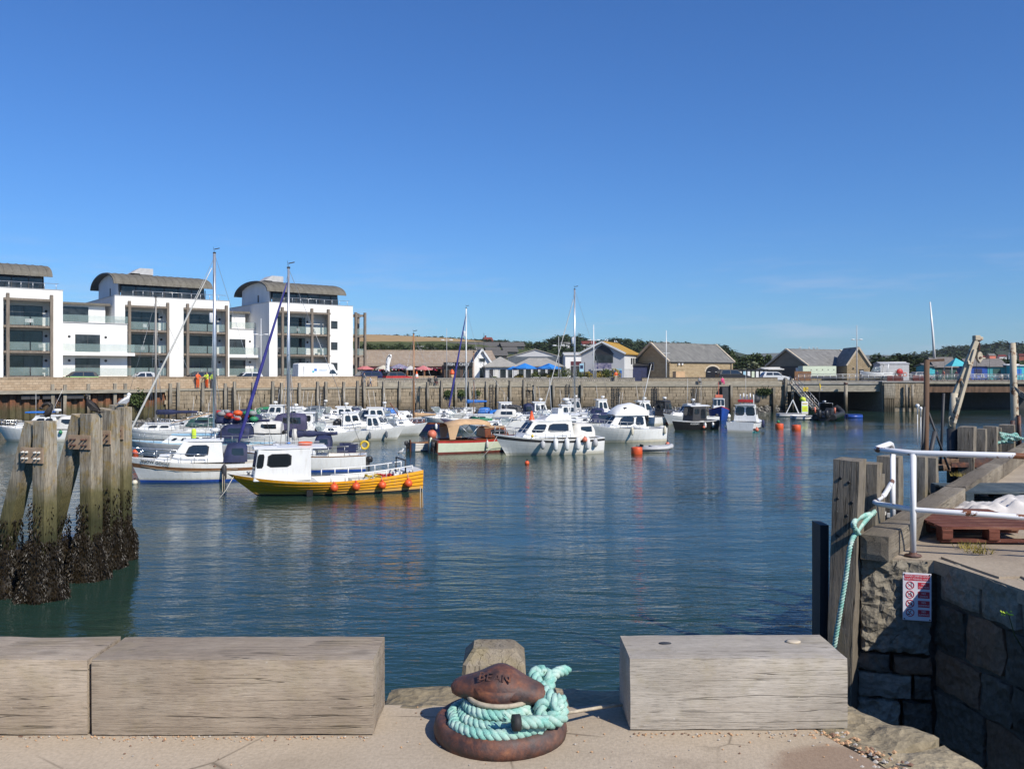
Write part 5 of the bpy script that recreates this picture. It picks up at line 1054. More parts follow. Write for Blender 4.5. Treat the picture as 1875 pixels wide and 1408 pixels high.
# ------------------------------------------------------------------ cars and vans
def car(name, label, cat, loc, rz, L_=4.2, W_=1.78, H_=1.48, col='silver', kind='hatch', group='cars parked by the harbour', roofc=None):
    t = thing(name, label, cat, loc, rz, group); h2 = W_/2
    if kind == 'van': lowp = [(-.5, .30), (-.5, 1.1), (.30, 1.15), (.43, 1.02), (.5, .85), (.5, .30)]; up = [(-.495, 1.08), (-.485, H_-0.1), (-.44, H_), (.22, H_), (.30, H_-.15), (.42, 1.05)]
    else:
        zb = 0.62*H_; lowp = [(-.5, .25), (-.5, .55*H_), (-.47, zb), (.20, zb+0.02), (.42, .50*H_), (.485, .42*H_), (.5, .25)]
        up = {'hatch': [(-.475, zb-.03), (-.41, .93*H_), (-.33, H_), (.02, H_), (.10, .95*H_), (.245, zb-0.02)], 'saloon': [(-.36, zb-.03), (-.22, .95*H_), (-.14, H_), (.04, H_), (.12, .94*H_), (.25, zb-0.02)],
              'suv': [(-.485, zb-.03), (-.44, .93*H_), (-.38, H_), (.05, H_), (.12, .95*H_), (.25, zb-0.02)]}[kind]
    b = MB(); rings = []
    for (y, k) in ((-h2, .985), (-h2*.97, 1.0), (h2*.97, 1.0), (h2, .985)):
        rings.append([Vector((x*L_*k, y, z if abs(y) < h2 else z*.97+.02)) for x, z in lowp])
    b.loft(rings, sm=False); b.build('body', col, t, 0.05, seg=2)
    b = MB(); rings = []
    for (s_) in (-1, 1): rings.append([Vector((x*L_, s_*(h2-0.03-(z-up[0][1])*.22 if kind != 'van' else h2-0.02-(z-1)*0.06), z)) for x, z in up])
    b.loft(rings, sm=False); cb = b.build('cabin', roofc or col, t, 0.04, seg=2)
    def panel(poly, s_):
        b = MB(); q = [Vector((x*L_, s_*((h2-0.03-(z-up[0][1])*.22 if kind != 'van' else h2-0.02-(z-1)*0.06)+0.006), z)) for x, z in poly]; b.add(q, [tuple(range(len(q)))] if s_ < 0 else [tuple(reversed(range(len(q))))]); b.build('side_window', 'carglass', cb)
    zb = up[0][1]+0.06; zt = H_-0.10
    for s_ in (-1, 1):
        if kind == 'van': panel([(.20, 1.22), (.22, 1.62), (.28, 1.78), (.32, 1.68), (.37, 1.22)], s_)
        else:
            xa, xb = up[1][0]+.03, up[-1][0]-.04; xm = 0.5*(xa+xb)-.03; panel([(xa-.0, zb), (xa+.035, zt-.02), (xm-.012, zt), (xm-.012, zb)], s_); panel([(xm+.012, zb), (xm+.012, zt), (up[4][0]-.025, zt-.03), (xb, zb)], s_)
    if kind == 'van': a, c = (.302, H_-.2), (.41, 1.15)
    else: a, c = (up[4][0]+.004, .93*H_), (up[5][0]-.012, zb-.01)
    def yw(z): return h2-.10-(z-up[0][1])*.22 if kind != 'van' else h2-.14
    b = MB(); b.add([(a[0]*L_+.012, -yw(a[1]), a[1]+.01), (a[0]*L_+.012, yw(a[1]), a[1]+.01), (c[0]*L_+.015, yw(c[1]), c[1]+.01), (c[0]*L_+.015, -yw(c[1]), c[1]+.01)], [(0, 1, 2, 3)]); b.build('windscreen', 'carglass', cb)
    if kind != 'van':
        a, c = up[1], up[0]; b = MB(); b.add([(a[0]*L_-.012, -yw(a[1]), a[1]-.03), (a[0]*L_-.012, yw(a[1]), a[1]-.03), (c[0]*L_-.006, yw(c[1]), c[1]+.1), (c[0]*L_-.006, -yw(c[1]), c[1]+.1)], [(3, 2, 1, 0)]); b.build('rear_window', 'carglass', cb)
    wr_ = 0.32 if kind != 'van' else 0.36
    for x in (-.31, .32):
        for s_ in (-1, 1):
            b = MB(); b.lathe([(wr_*.6, -.09), (wr_, -.08), (wr_, .08), (wr_*.6, .09)], 16, axes((x*L_, s_*(h2-.08), wr_), (1, 0, 0), (0, 0, 1))); w_ = b.build('wheel', 'rubber', t)
            b = MB(); b.lathe([(wr_*.62, -.10), (wr_*.3, -.085), (wr_*.3, .085), (wr_*.62, .10)], 12, axes((x*L_, s_*(h2-.08), wr_), (1, 0, 0), (0, 0, 1))); b.build('rim', 'silver', w_)
    for s_ in (-1, 1):
        b = MB(); b.box((.475*L_, s_*h2*.72, .45*H_ if kind != 'van' else .9), (.10, .3, .12)); b.build('headlight', 'chrome', t, 0.02); b = MB(); b.box((-.497*L_, s_*h2*.82, .55*H_ if kind != 'van' else 1.0), (.03, .2, .16)); b.build('tail_light', 'red', t, 0.01)
        b = MB(); b.box((.205*L_ if kind != 'van' else .37*L_, s_*(h2+.05), zb+.06), (.1, .16, .12)); b.build('door_mirror', 'dark', t, 0.02)
    return t
def road(px, off=-6.0): p = wk(kpx(px, off), off); return (p.x, p.y, LAND)
car('parked_car', 'bright lime green hatchback with black roof behind the parapet', 'car', road(141), TH+pi, 4.25, 1.8, 1.52, 'limecar', 'hatch', roofc='dark')
car('parked_car', 'silver car parked behind the parapet under the middle apartment block', 'car', road(262), TH+pi, 4.5, 1.8, 1.45, 'silver', 'saloon')
car('parked_car', 'dark red car partly hidden behind the workers in high-visibility clothing', 'car', road(362), TH+pi, 4.3, 1.8, 1.50, 'maroon', 'hatch', roofc='dark')
car('parked_car', 'small silver car between the yacht mast and the white van', 'car', road(451), TH+pi, 3.9, 1.7, 1.42, 'silver', 'hatch')
vn = car('delivery_van', 'white panel van with blue logo on the harbour road', 'van', road(581, -5.0), TH, 5.9, 2.0, 2.55, 'white', 'van')
b = MB(); b.box((-0.65, -0.945, 1.72), (0.34, 0.012, 0.3), 0, 0); b.box((-0.95, -0.955, 1.5), (0.26, 0.012, 0.22), 0, 1); b.build('logo', ['blue', 'tealbright'], vn); mat('vantext', (0.30, 0.42, 0.60), 0.5)
b = MB(); b.box((-2.2, -1.0, 1.4), (0.03, 0.012, 1.5)); b.build('door_seam', 'grey', vn)
b = MB(); b.box((0.35, -0.94, 1.75), (1.1, 0.01, 0.06)); b.box((0.3, -0.945, 1.6), (0.95, 0.01, 0.05)); b.box((0.2, -0.96, 1.15), (1.5, 0.01, 0.035)); b.build('lettering', 'vantext', vn)
car('parked_car', 'dark blue estate car behind the couple on the far quay', 'car', road(668, -5.5), TH+pi, 4.6, 1.8, 1.58, 'navyhull', 'suv')
car('parked_car', 'red car parked in front of the tavern', 'car', road(728, -4.5), TH, 4.4, 1.8, 1.50, 'red', 'hatch', roofc='dark')
car('parked_car', 'black people carrier in front of the stone barn', 'car', (dx(1342, 133.5), 133.5, LAND), R(4), 4.9, 1.9, 1.85, 'black', 'suv')
car('parked_car', 'silver hatchback in front of the black noticeboards', 'car', (dx(1418, 134), 134, LAND), R(3), 4.2, 1.8, 1.5, 'silver', 'hatch')
car('parked_van', 'dark panel van behind the bridge railing', 'van', (dx(1525, 146), 153.5, LAND), R(185), 5.4, 2.0, 2.2, 'navy', 'van', None)
car('parked_car', 'grey car partly hidden at the right of the slipway', 'car', (dx(1688, 160), 160, LAND), R(10), 4.2, 1.8, 1.5, 'grey', 'hatch')

# ------------------------------------------------------------------ people (small in the picture)
def person(label, loc, rz, top_='white', legs='denim', pose='stand', h=1.72, hair='hair', hat=None, group='people by the harbour', arm=0.0, forearm=None):
    s = h/1.72; V = []; E = []; Rr = []
    def add(p, r, par=None):
        V.append(Vector(p)*s); Rr.append(r*s)
        if par is not None: E.append((par, len(V)-1))
        return len(V)-1
    sit = pose == 'sit'; hz_ = 0.93 if not sit else 0.46
    pel = add((0, 0, hz_), 0.15); wai = add((0, 0, hz_+0.17), 0.125, pel); ch = add((0, 0, hz_+0.38), 0.155, wai); nk = add((0, 0, hz_+0.55), 0.06, ch); hd = add((0.015, 0, hz_+0.65), 0.085, nk); add((0.01, 0, hz_+0.76), 0.075, hd)
    for sg_ in (-1, 1):
        st = 0.14 if pose == 'walk' else 0.0
        hp = add((0, sg_*0.095, hz_-0.05), 0.105, pel)
        if sit: kn = add((0.42, sg_*0.10, hz_), 0.07, hp); an = add((0.44, sg_*0.10, hz_-0.40), 0.05, kn)
        else: kn = add((sg_*st+0.02, sg_*0.10, 0.48), 0.075, hp); an = add((sg_*st*1.6-0.03, sg_*0.10, 0.07), 0.05, kn)
        add((V[an].x/s+0.13, sg_*0.11, V[an].z/s-0.03), 0.042, an)
        sh = add((0, sg_*0.19, hz_+0.46), 0.065, ch)
        el = add((0.03+arm*0.22-(sg_*st*.7), sg_*0.25, hz_+0.19+arm*0.12), 0.048, sh); wr_ = add((0.10+arm*0.30-(sg_*st), sg_*(0.24 if not arm else 0.12), hz_-0.02+arm*0.35), 0.036, el); add((0.13+arm*0.34-(sg_*st), sg_*(0.235 if not arm else 0.07), hz_-0.12+arm*0.42), 0.034, wr_)
    me = bpy.data.meshes.new('figure'); me.from_pydata(V, E, []); o = bpy.data.objects.new('figure', me); COL.objects.link(o)
    mo = o.modifiers.new('s', 'SKIN'); mo.use_smooth_shade = True
    sk = me.skin_vertices[0].data
    for i, r in enumerate(Rr): sk[i].radius = (r, r)
    sk[0].use_root = True; o.modifiers.new('u', 'SUBSURF').levels = 1
    dg = bpy.context.evaluated_depsgraph_get(); nm = bpy.data.meshes.new_from_object(o.evaluated_get(dg)); bpy.data.objects.remove(o)
    nm.materials.clear()
    for q in ('skin', top_, legs, hat or hair, 'dark'): nm.materials.append(MT[q])
    hq = hz_*s
    for p in nm.polygons:
        c = p.center; z = c.z; hand = (abs(c.y) > 0.17*s or (arm and c.x > 0.2*s)) and z < hq+(0.0 if not arm else 0.40*s)*1 and (z < hq-0.0 or (arm and c.x > 0.30*s)) and abs(c.y) > 0.05*s
        if z > hq+0.66*s and (c.x < 0.05*s or z > hq+0.74*s): k = 3
        elif z > hq+0.545*s: k = 0
        elif z < 0.10*s or (sit and z < hq-0.40*s): k = 4
        elif hand and (arm or abs(c.y) > 0.2*s): k = 0
        elif z < hq+0.05*s: k = 2
        else: k = 1
        p.material_index = k; p.use_smooth = True
    o = bpy.data.objects.new('person', nm); COL.objects.link(o); o.location = loc; o.rotation_euler = (0, 0, rz); return tag(o, label, 'person', group)
def onledge(px, out=-0.9, z=4.01): p = wk(kpx(px, out), out); return (p.x, p.y, z)
person('worker in full orange high-visibility clothing on the far quay ledge', onledge(362), R(-40), 'orange', 'orange', 'stand', 1.85, hat='dark', arm=0.6)
person('worker in yellow jacket and orange trousers on the far quay ledge', onledge(379), R(-120), 'hiyel', 'orange', 'stand', 1.85, arm=0.8)
person('person in yellow vest and dark trousers beside the yacht mast', onledge(390), R(-100), 'hiyel', 'dark', 'stand', 1.85)
person('grey-clad adult walking with a child on the far quay', onledge(667, -0.8), R(20), 'grey', 'grey', 'walk', 1.8)
person('child in white top and dark trousers on the far quay', onledge(678, -0.8), R(20), 'white', 'denim', 'walk', 1.3)
for px, c1, c2, lab in ((786, 'dark', 'dark', 'left one of two dark-clad people seated on the quay edge below the tavern'), (798, 'dark', 'maroon', 'right one of two people seated on the quay edge below the tavern')):
    q = far_at(px, -1.0); person(lab, (q[0].x, q[0].y, 4.10), R(-60), c1, c2, 'sit', 1.7)
q = far_at(1323, -0.9); person('person in bright pink seated on the quay edge before the black car', (q[0].x, q[0].y, 4.02), R(-80), 'pink', 'pink', 'sit', 1.6, hat='white')
q = far_at(1128, -2.0); person('person in an orange top standing near the flower beds', (q[0].x, q[0].y, LAND), R(-80), 'orange', 'sand', 'stand', 1.65)
q = far_at(1281, -0.9); person('grey-clad person seated on the quay edge left of the pink one', (q[0].x, q[0].y, 4.02), R(-80), 'grey', 'dark', 'sit', 1.6)
# ------------------------------------------------------------------ buildings behind the quay
def gable_house(name, label, p0, th, W, Dp, eave, ridge, wallm, roofm, axis='x', z0=LAND, over=0.25, verge=None, cat='building', group=None, rt=0.14):
    """local x along the front, y to the back; ridge along x or y"""
    t = thing(name, label, cat, (p0[0], p0[1], z0), th, group); e = eave-z0; r = ridge-z0
    b = MB()
    if axis == 'x':
        b.b2(0, W, 0, 0.35, -0.3, e); b.b2(0, W, Dp-0.35, Dp, -0.3, e)
        for x in (0.0, W-0.35): b.prism([(0.351, -0.3), (Dp-0.351, -0.3), (Dp-0.351, e), (Dp/2, r-0.05), (0.351, e)], x, x+0.35, 0, Matrix(((0, 0, 1, 0), (1, 0, 0, 0), (0, 1, 0, 0), (0, 0, 0, 1))))
    else:
        b.b2(0, 0.35, 0.351, Dp-0.351, -0.3, e); b.b2(W-0.35, W, 0.351, Dp-0.351, -0.3, e)
        for y in (0.0, Dp-0.35): b.prism([(0, -0.3), (W, -0.3), (W, e), (W/2, r-0.05), (0, e)], -y-0.35, -y, 0, Matrix(((1, 0, 0, 0), (0, 0, -1, 0), (0, 1, 0, 0), (0, 0, 0, 1))))
    b.build('wall', wallm, t)
    def slope(a, c, d, f):
        b = MB(); a, c, d, f = map(Vector, (a, c, d, f)); n_ = (c-a).cross(f-a).normalized()
        if n_.z < 0: n_ = -n_
        q = [a, c, d, f]; b.add(q+[v+n_*rt for v in q], [(0, 3, 2, 1), (4, 5, 6, 7), (0, 1, 5, 4), (1, 2, 6, 5), (2, 3, 7, 6), (3, 0, 4, 7)]); o = b.build('roof_slope', roofm, t); return o
    if axis == 'x':
        m_ = over*(r-e)/(Dp/2); s1 = slope((-over, -over, e-m_), (W+over, -over, e-m_), (W+over, Dp/2, r), (-over, Dp/2, r)); slope((-over, Dp/2, r), (W+over, Dp/2, r), (W+over, Dp+over, e-m_), (-over, Dp+over, e-m_))
        b = MB(); b.tube([(-over, Dp/2, r+rt), (W+over, Dp/2, r+rt)], 0.13, 6); b.build('ridge', roofm, t)
        if verge:
            for x in (-over-0.12, W+over+0.12):
                for s_ in (-1, 1):
                    b = MB(); b.beam((x, Dp/2+s_*(Dp/2+over), e-m_+rt*0.9), (x, Dp/2, r+rt*1.1), 0.34, 0.30); b.build('coping_stone', verge, t)
    else:
        m_ = over*(r-e)/(W/2); slope((-over, -over, e-m_), (W/2, -over, r), (W/2, Dp+over, r), (-over, Dp+over, e-m_)); slope((W/2, -over, r), (W+over, -over, e-m_), (W+over, Dp+over, e-m_), (W/2, Dp+over, r))
        b = MB(); b.tube([(W/2, -over, r+rt), (W/2, Dp+over, r+rt)], 0.12, 6); b.build('ridge', roofm, t)
        if verge:
            for s_ in (-1, 1): b = MB(); b.beam((W/2+s_*(W/2+over), -over-0.05, e-m_+rt), (W/2, -over-0.05, r+rt), 0.16, 0.26); b.build('bargeboard', verge, t)
    return t
def panel(t, name, x0, x1, y, z0, z1, mt, th_=0.05, frame=None, par=None):
    b = MB(); b.b2(x0, x1, y-th_, y-0.003, z0, z1); o = b.build(name, frame or mt, par or t)
    if frame: b = MB(); b.b2(x0+0.08, x1-0.08, y-th_-0.012, y-th_-0.002, z0+0.08, z1-0.08); b.build('pane', mt, o)
    return o
def sidepanel(t, name, x, y0, y1, z0, z1, mt, frame=None):   # on the left gable (x = 0)
    b = MB(); b.b2(x-0.06, x-0.003, y0, y1, z0, z1); o = b.build(name, frame or mt, t)
    if frame:
        n_ = 2
        for k in range(n_): b = MB(); b.b2(x-0.075, x-0.062, y0+0.06+(y1-y0-.06)*k/n_, y0+(y1-y0-.06)*(k+1)/n_, z0+0.07, z1-0.07); b.build('pane', mt, o)
# tavern: long tiled roof over an open shaded front
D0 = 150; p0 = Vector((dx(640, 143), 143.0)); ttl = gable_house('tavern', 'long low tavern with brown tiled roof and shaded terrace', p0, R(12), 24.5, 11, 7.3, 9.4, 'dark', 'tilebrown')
for i in range(9):
    b = MB(); b.b2(0.8+i*2.8-.12, 0.8+i*2.8+.12, -2.6, -2.36, -0.2, 2.45); b.build('veranda_post', 'brownwood', ttl)
b = MB(); b.add([(0, -2.9, 2.4), (24.5, -2.9, 2.4), (24.5, 0, 2.86), (0, 0, 2.86), (0, -2.9, 2.52), (24.5, -2.9, 2.52), (24.5, 0, 2.98), (0, 0, 2.98)], [(0, 3, 2, 1), (4, 5, 6, 7), (0, 1, 5, 4), (1, 2, 6, 5), (2, 3, 7, 6), (3, 0, 4, 7)]); b.build('veranda_roof', 'tilebrown', ttl)
b = MB(); b.b2(1, 23, -2.75, -2.66, 2.0, 2.38); b.build('fascia', 'maroon', ttl)
b = MB(); b.b2(0.2, 24, -3.2, -2.9, -0.2, 0.85); b.build('terrace_wall', 'parapet', ttl)
rq = random.Random(6); mb = MB()
for i in range(120): mb.ball((rq.uniform(0.6, 17), -2.6+rq.uniform(-.1, .1), 1.9+rq.uniform(-.2, .25)), rq.uniform(.07, .16), 5, rq.randrange(4))
o = mb.build('hanging_flowers', ['red', 'leafmid', 'pink', 'offwhite'], ttl); struct(o, 'stuff')
th_ = gable_house('fish_shack', 'small white gabled shack with steep roof beside the tavern', (dx(866, 138), 138), R(8), 2.9, 7, 7.2, 9.3, 'render', 'roofgrey', 'y', over=0.3, verge='white')
panel(th_, 'door', 1.0, 1.9, 0, 0.2, 2.2, 'houseglass', 0.05, 'white'); panel(th_, 'window', 0.9, 2.0, 0, 3.0, 3.7, 'houseglass', 0.05, 'white')
b = MB(); b.b2(-4.6, -0.05, -0.6, 5, 0, 2.6); sh_ = b.build('black_shop_front', 'dark', th_); b = MB(); b.b2(-4.7, -0.1, -1.1, -0.62, 2.3, 3.0); sb = b.build('sign_board', 'black', th_)
mb = MB(); add_text(mb, 'FISH & CHIPS', 0.62, 0.01, axes((-2.4, -1.12, 2.65), (1, 0, 0), (0, 0, 1)), 0, 'CENTER', 0.95); mb.build('lettering', 'white', sb)
for i in range(5): panel(th_, 'shop_bay', -4.5+i*0.92, -3.75+i*0.92, -0.6, 0.3, 2.2, 'houseglass', 0.04, 'brownwood')
# feather flag, parasols
def parasol(label, px, D, r, h, mt, group='parasols on the terraces'):
    t = thing('parasol', label, 'parasol', (dx(px, D), D, LAND), random.uniform(0, 1), group); n = 8
    b = MB(); b.tube([(0, 0, 0), (0, 0, h)], 0.03, 6); b.build('pole', 'alu', t); b = MB(); c = Vector((0, 0, h+0.05)); rim = [Vector((r*cos(2*pi*i/n), r*sin(2*pi*i/n), h-r*0.36)) for i in range(n)]; low_ = [q*1.0+Vector((0, 0, -0.14)) for q in rim]
    b.add([c]+rim+low_, [(0, 1+i, 1+(i+1) % n) for i in range(n)]+[(1+i, 1+n+i, 1+n+(i+1) % n, 1+(i+1) % n) for i in range(n)]); b.build('canopy', mt, t)
    b = MB(); b.lathe([(.3, 0), (.3, .06), (.05, .08)], 10); b.build('base', 'concrete', t)
mat('jackflag', (0.03, 0.05, 0.25), 0.7, 0, 0.3, 2.5, col2=(0.45, 0.40, 0.45))
parasol('blue patterned parasol on the tavern terrace behind the cow-print flag', 731, 138, 1.7, 2.75, 'jackflag'); parasol('pink parasol in front of the tavern, left of the shack', 775, 137, 1.5, 2.45, 'umbpink'); parasol('red parasol at the left end of the tavern terrace', 668, 138, 1.4, 2.5, 'umbpink'); parasol('white parasol just right of the blue patterned one', 752, 138, 1.3, 2.4, 'offwhite'); parasol('cream parasol left of the cow-print flag', 702, 138, 1.2, 2.5, 'cream')
parasol('left one of two bright blue parasols at the grey pavilions', 961, 130, 1.9, 2.75, 'umbrella'); parasol('right one of two bright blue parasols at the grey pavilions', 1005, 130, 1.85, 2.72, 'umbrella'); parasol('small blue parasol half hidden at the left of the pavilions', 940, 131.5, 1.0, 2.3, 'umbrella')
t = thing('feather_flag', 'white feather flag with black cow-print patches by the tavern', 'flag', (dx(710, 133), 133, LAND), 0); b = MB(); b.tube([(-.35, 0, 0), (-.32, 0, 2.5), (-.2, 0, 3.6), (0.25, 0, 4.2)], 0.03, 6); b.build('pole', 'alu', t)
m = N('cowprint'); v = m.coords((1, 1, 1)); m.base(m.ramp(m.noise(v, 2.2, 1), [(0.56, (0.75, 0.75, 0.74)), (0.58, (0.05, 0.05, 0.05))])); m.set(rough=0.8)
b = MB(); L0 = [(-.34, .5), (-.33, 1.5), (-.31, 2.5), (-.2, 3.5), (.22, 4.15)]; R0 = [(.15, .4), (.28, 1.5), (.25, 2.5), (.5, 3.4), (.6, 4.1)]
b.loft([[Vector((x, .05*sin(z*3), z)) for x, z in (l, ((l[0]+r_[0])/2, (l[1]+r_[1])/2), r_)] for l, r_ in zip(L0, R0)], closed=False); o = b.build('cloth', 'cowprint', t); o.modifiers.new('s', 'SOLIDIFY').thickness = 0.01
t = thing('ice_cream_sign', 'giant ice cream cone figure outside the shack', 'sign', (dx(828, 133), 133, LAND), 0); b = MB(); b.lathe([(.12, 0.3), (.32, 1.1)], 10); b.build('cone', 'tan', t); b = MB(); b.lathe([(.36, 1.1), (.38, 1.3), (.26, 1.6), (.06, 1.9)], 12); b.build('ice', 'orange', t); b = MB(); b.box((0, 0, .15), (.6, .5, .3)); b.build('stand', 'white', t)
b = MB(); b.lathe([(.30, 0), (.26, .7), (.05, 1.6)], 12); o = b.build('marker_cone', 'orange', None, loc=(dx(763, 133), 133, LAND)); tag(o, 'tall orange and white cone near the pink parasol', 'cone')
b = MB(); b.lathe([(.21, 1.15), (.23, 0.95), (.26, .72)], 12, None, 0, True, False); b.build('white_band', 'white', o)
# grey pavilions with hipped roofs
def pavilion(label, px0, px1, D, th, dep, eave, ridge, inset, wallm='rendergrey'):
    p0 = Vector((dx(px0, D), D)); W = dx(px1, D)-dx(px0, D); t = thing('pavilion', label, 'building', (p0.x, p0.y, LAND), th, 'grey roofed pavilions on the promenade'); e = eave-LAND; r = ridge-LAND; o_ = 0.45
    b = MB(); b.b2(0, W, 0, dep, -.2, e); b.build('wall', wallm, t)
    c = [Vector(q) for q in ((-o_, -o_, e), (W+o_, -o_, e), (W+o_, dep+o_, e), (-o_, dep+o_, e), (inset, dep/2, r), (W-inset, dep/2, r))]
    for f in ((0, 1, 5, 4), (1, 2, 5), (2, 3, 4, 5), (3, 0, 4)): b = MB(); b.add([c[i] for i in f]+[c[i]-Vector((0, 0, .12)) for i in f], [tuple(range(len(f))), tuple(reversed(range(len(f), 2*len(f))))]+[(i, i+len(f), (i+1) % len(f)+len(f), (i+1) % len(f)) for i in range(len(f))]); b.build('roof_slope', 'roofgrey', t)
    return t, W, e
t, W, e = pavilion('grey hipped-roof pavilion nearest the white shack', 889, 947, 137, R(4), 5.5, 6.75, 8.3, 2.4)
for x0, x1, mt in ((0.5, 1.3, 'dark'), (2.2, 3.3, 'houseglass'), (3.45, 4.3, 'houseglass')): panel(t, 'shop_window', x0, x1, 0, .4, 2.0, mt, .05, 'white')
panel(t, 'notice', 1.4, 2.0, 0, 0.3, 2.1, 'offwhite'); panel(t, 'red_stripe', 1.0, 1.06, 0, .2, 2.1, 'red')
t, W, e = pavilion('wide grey pavilion behind the two blue parasols', 944, 1028, 139, R(0), 6, 6.85, 8.15, 2.2)
for i in range(6): panel(t, 'shop_window', .4+i*1.15, 1.4+i*1.15, 0, .5, 2.0, 'houseglass', .05, 'white')
# grey warehouse behind
t = gable_house('warehouse', 'large grey warehouse with shallow pale roof behind the pavilions', (dx(930, 165), 165), R(0), 10.3, 22, 8.6, 10.1, 'rendergrey', 'roofgrey', 'y', over=0.2)
b = MB(); b.b2(0.1, 10.2, -0.06, -0.004, 2.0, 4.4); b.build('blue_cladding', 'canvasgrey', t)
t = gable_house('white_shed', 'long white shed with pale flat roof left of the orange-roofed boathouse', (dx(1035, 158), 158), R(0), 12, 8, 8.9, 9.3, 'render', 'offwhite', 'x'); panel(t, 'roller_door', 1.0, 2.9, 0, 0, 2.6, 'dark'); panel(t, 'sign_board', 1.0, 3.0, 0, 2.7, 3.4, 'maroon')
# boathouse with lichen-orange roof
BT = R(-22); pf = Vector((dx(1143, 136), 136.0)); Wb = 7.0; pb0 = pf-Vector((cos(BT), sin(BT)))*Wb
t = gable_house('boathouse', 'two-storey pale boathouse with orange lichen roof and blue banner', pb0, BT, Wb, 9.5, 8.75, 10.45, 'rendergrey', 'lichenroof', 'y', over=0.35, verge='white')  # dimmer light on the front is put into the grey wall colour
panel(t, 'upper_window', 2.1, 5.2, 0, 2.9, 4.2, 'houseglass', .05, 'dark'); b = MB(); b.add([(1.9, -.05, 4.22), (5.4, -.05, 4.22), (4.6, -.05, 5.2), (3.5, -.05, 5.75), (2.6, -.05, 5.2)], [(0, 1, 2, 3, 4)]); b.build('gable_recess', 'dark', t)  # flat dark sheet painting the shade of a recess in the gable
panel(t, 'balcony_banner', 2.3, 5.1, -0.5, 1.95, 2.85, 'jackflag'); b = MB(); b.b2(1.8, 5.4, -.55, -.003, 1.7, 1.93); b.build('balcony', 'rendergrey', t); panel(t, 'garage_door', 2.2, 4.6, 0, 0, 1.65, 'houseglass', .05, 'dark'); panel(t, 'blue_banner', 5.1, 6.6, 0, .5, 1.7, 'blue'); panel(t, 'banner_top', 5.1, 6.6, -.004, 1.71, 2.0, 'paleblue')
mb = MB(); add_text(mb, 'WEST BAY', 0.34, 0.005, axes((5.85, -0.06, 1.25), (1, 0, 0), (0, 0, 1)), 0, 'CENTER', 0.8); mb.build('lettering', 'white', t)
for i in range(3): b = MB(); b.b2(Wb+.003, Wb+.05, 4+i*1.4, 5+i*1.4, 2.7, 3.7); b.build('side_window', 'houseglass', t)
b = MB(); b.b2(Wb-.003, Wb+.04, 0, 9.4, 1.9, 4.2); b.build('white_cladding', 'white', t)  # white panel added so the side reads sunlit; brightness is in its colour
t = gable_house('annexe', 'dark blue low annexe between the boathouse and the stone barn', (dx(1146, 141), 141), R(0), 3.5, 5, 6.9, 7.3, 'navy', 'dark', 'x')
# stone barn
pbn = Vector((dx(1226, 138), 138.0)); TB = R(38); r = (1342-CX)/F; Wn = (r*pbn.y-pbn.x)/(cos(TB)-r*sin(TB)); Dn = 7.6
t = gable_house('stone_barn', 'golden stone barn with slate roof and arched black doors', pbn, TB, Wn, Dn, 7.5, 10.4, 'barnstone', 'slate', 'x', over=0.15, verge='sand')
xa, xb = [((( (p-CX)/F)*pbn.y-pbn.x)/(cos(TB)-((p-CX)/F)*sin(TB))) for p in (1292, 1317)]; xm = (xa+xb)/2; hw = (xb-xa)/2
arcp = [(xm-hw, 0.0), (xm+hw, 0.0)]+[(xm+hw*cos(pi*j/12), 1.5+0.9*sin(pi*j/12)) for j in range(13)]
MX = Matrix(((1, 0, 0, 0), (0, 0, -1, 0), (0, 1, 0, 0), (0, 0, 0, 1))); b = MB(); b.prism(arcp, 0.004, 0.05, 0, MX); dr = b.build('arched_door', 'black', t)
for x in (xm-.02,): b = MB(); b.b2(x, x+.04, -.065, -.051, 0, 2.3); b.build('door_gap', 'dark', dr)
for s_ in (-1, 1): b = MB(); b.b2(xm+s_*hw*.55-.35, xm+s_*hw*.55+.35, -.07, -.052, 1.45, 1.53); b.build('hinge', 'lgrey', dr)
b = MB(); aro = [(xm+(hw+.28)*cos(pi*j/12), 1.5+(1.18)*sin(pi*j/12)) for j in range(13)]; ari = [(xm+(hw+.02)*cos(pi*j/12), 1.5+.92*sin(pi*j/12)) for j in range(13)]
b.loft([[Vector((q[0], -.06, q[1])) for q in aro], [Vector((q[0], -.06, q[1])) for q in ari]], closed=False); b.build('stone_arch', 'sand', t)
sidepanel(t, 'gable_window', 0, 3.3, 4.4, 1.7, 3.0, 'houseglass', 'lgrey'); b = MB(); b.b2(0.3, Wn-.3, -.22, -.1, 2.95, 3.08); b.build('gutter', 'dark', t); b = MB(); b.tube([(Wn-.6, -.12, 0), (Wn-.6, -.12, 3.0)], .06, 6); b.build('downpipe', 'dark', t)
for i in range(2): b = MB(); b.b2(1.8+i*.8, 2.1+i*.8, -.3, -.05, 2.6, 2.85); b.build('flood_lamp', 'white', t)
b = MB(); b.box((0, 0, .75), (1.6, 1.0, 1.5)); o = b.build('plywood_crate', 'tan', None, 0.02, loc=(dx(1243, 133), 133, LAND), rz=R(20)); tag(o, 'tan plywood box beside the flagpole at the stone barn', 'box')
b = MB(); b.b2(-.82, .82, -.52, .52, 1.503, 1.56); b.build('lid', 'tan', o)
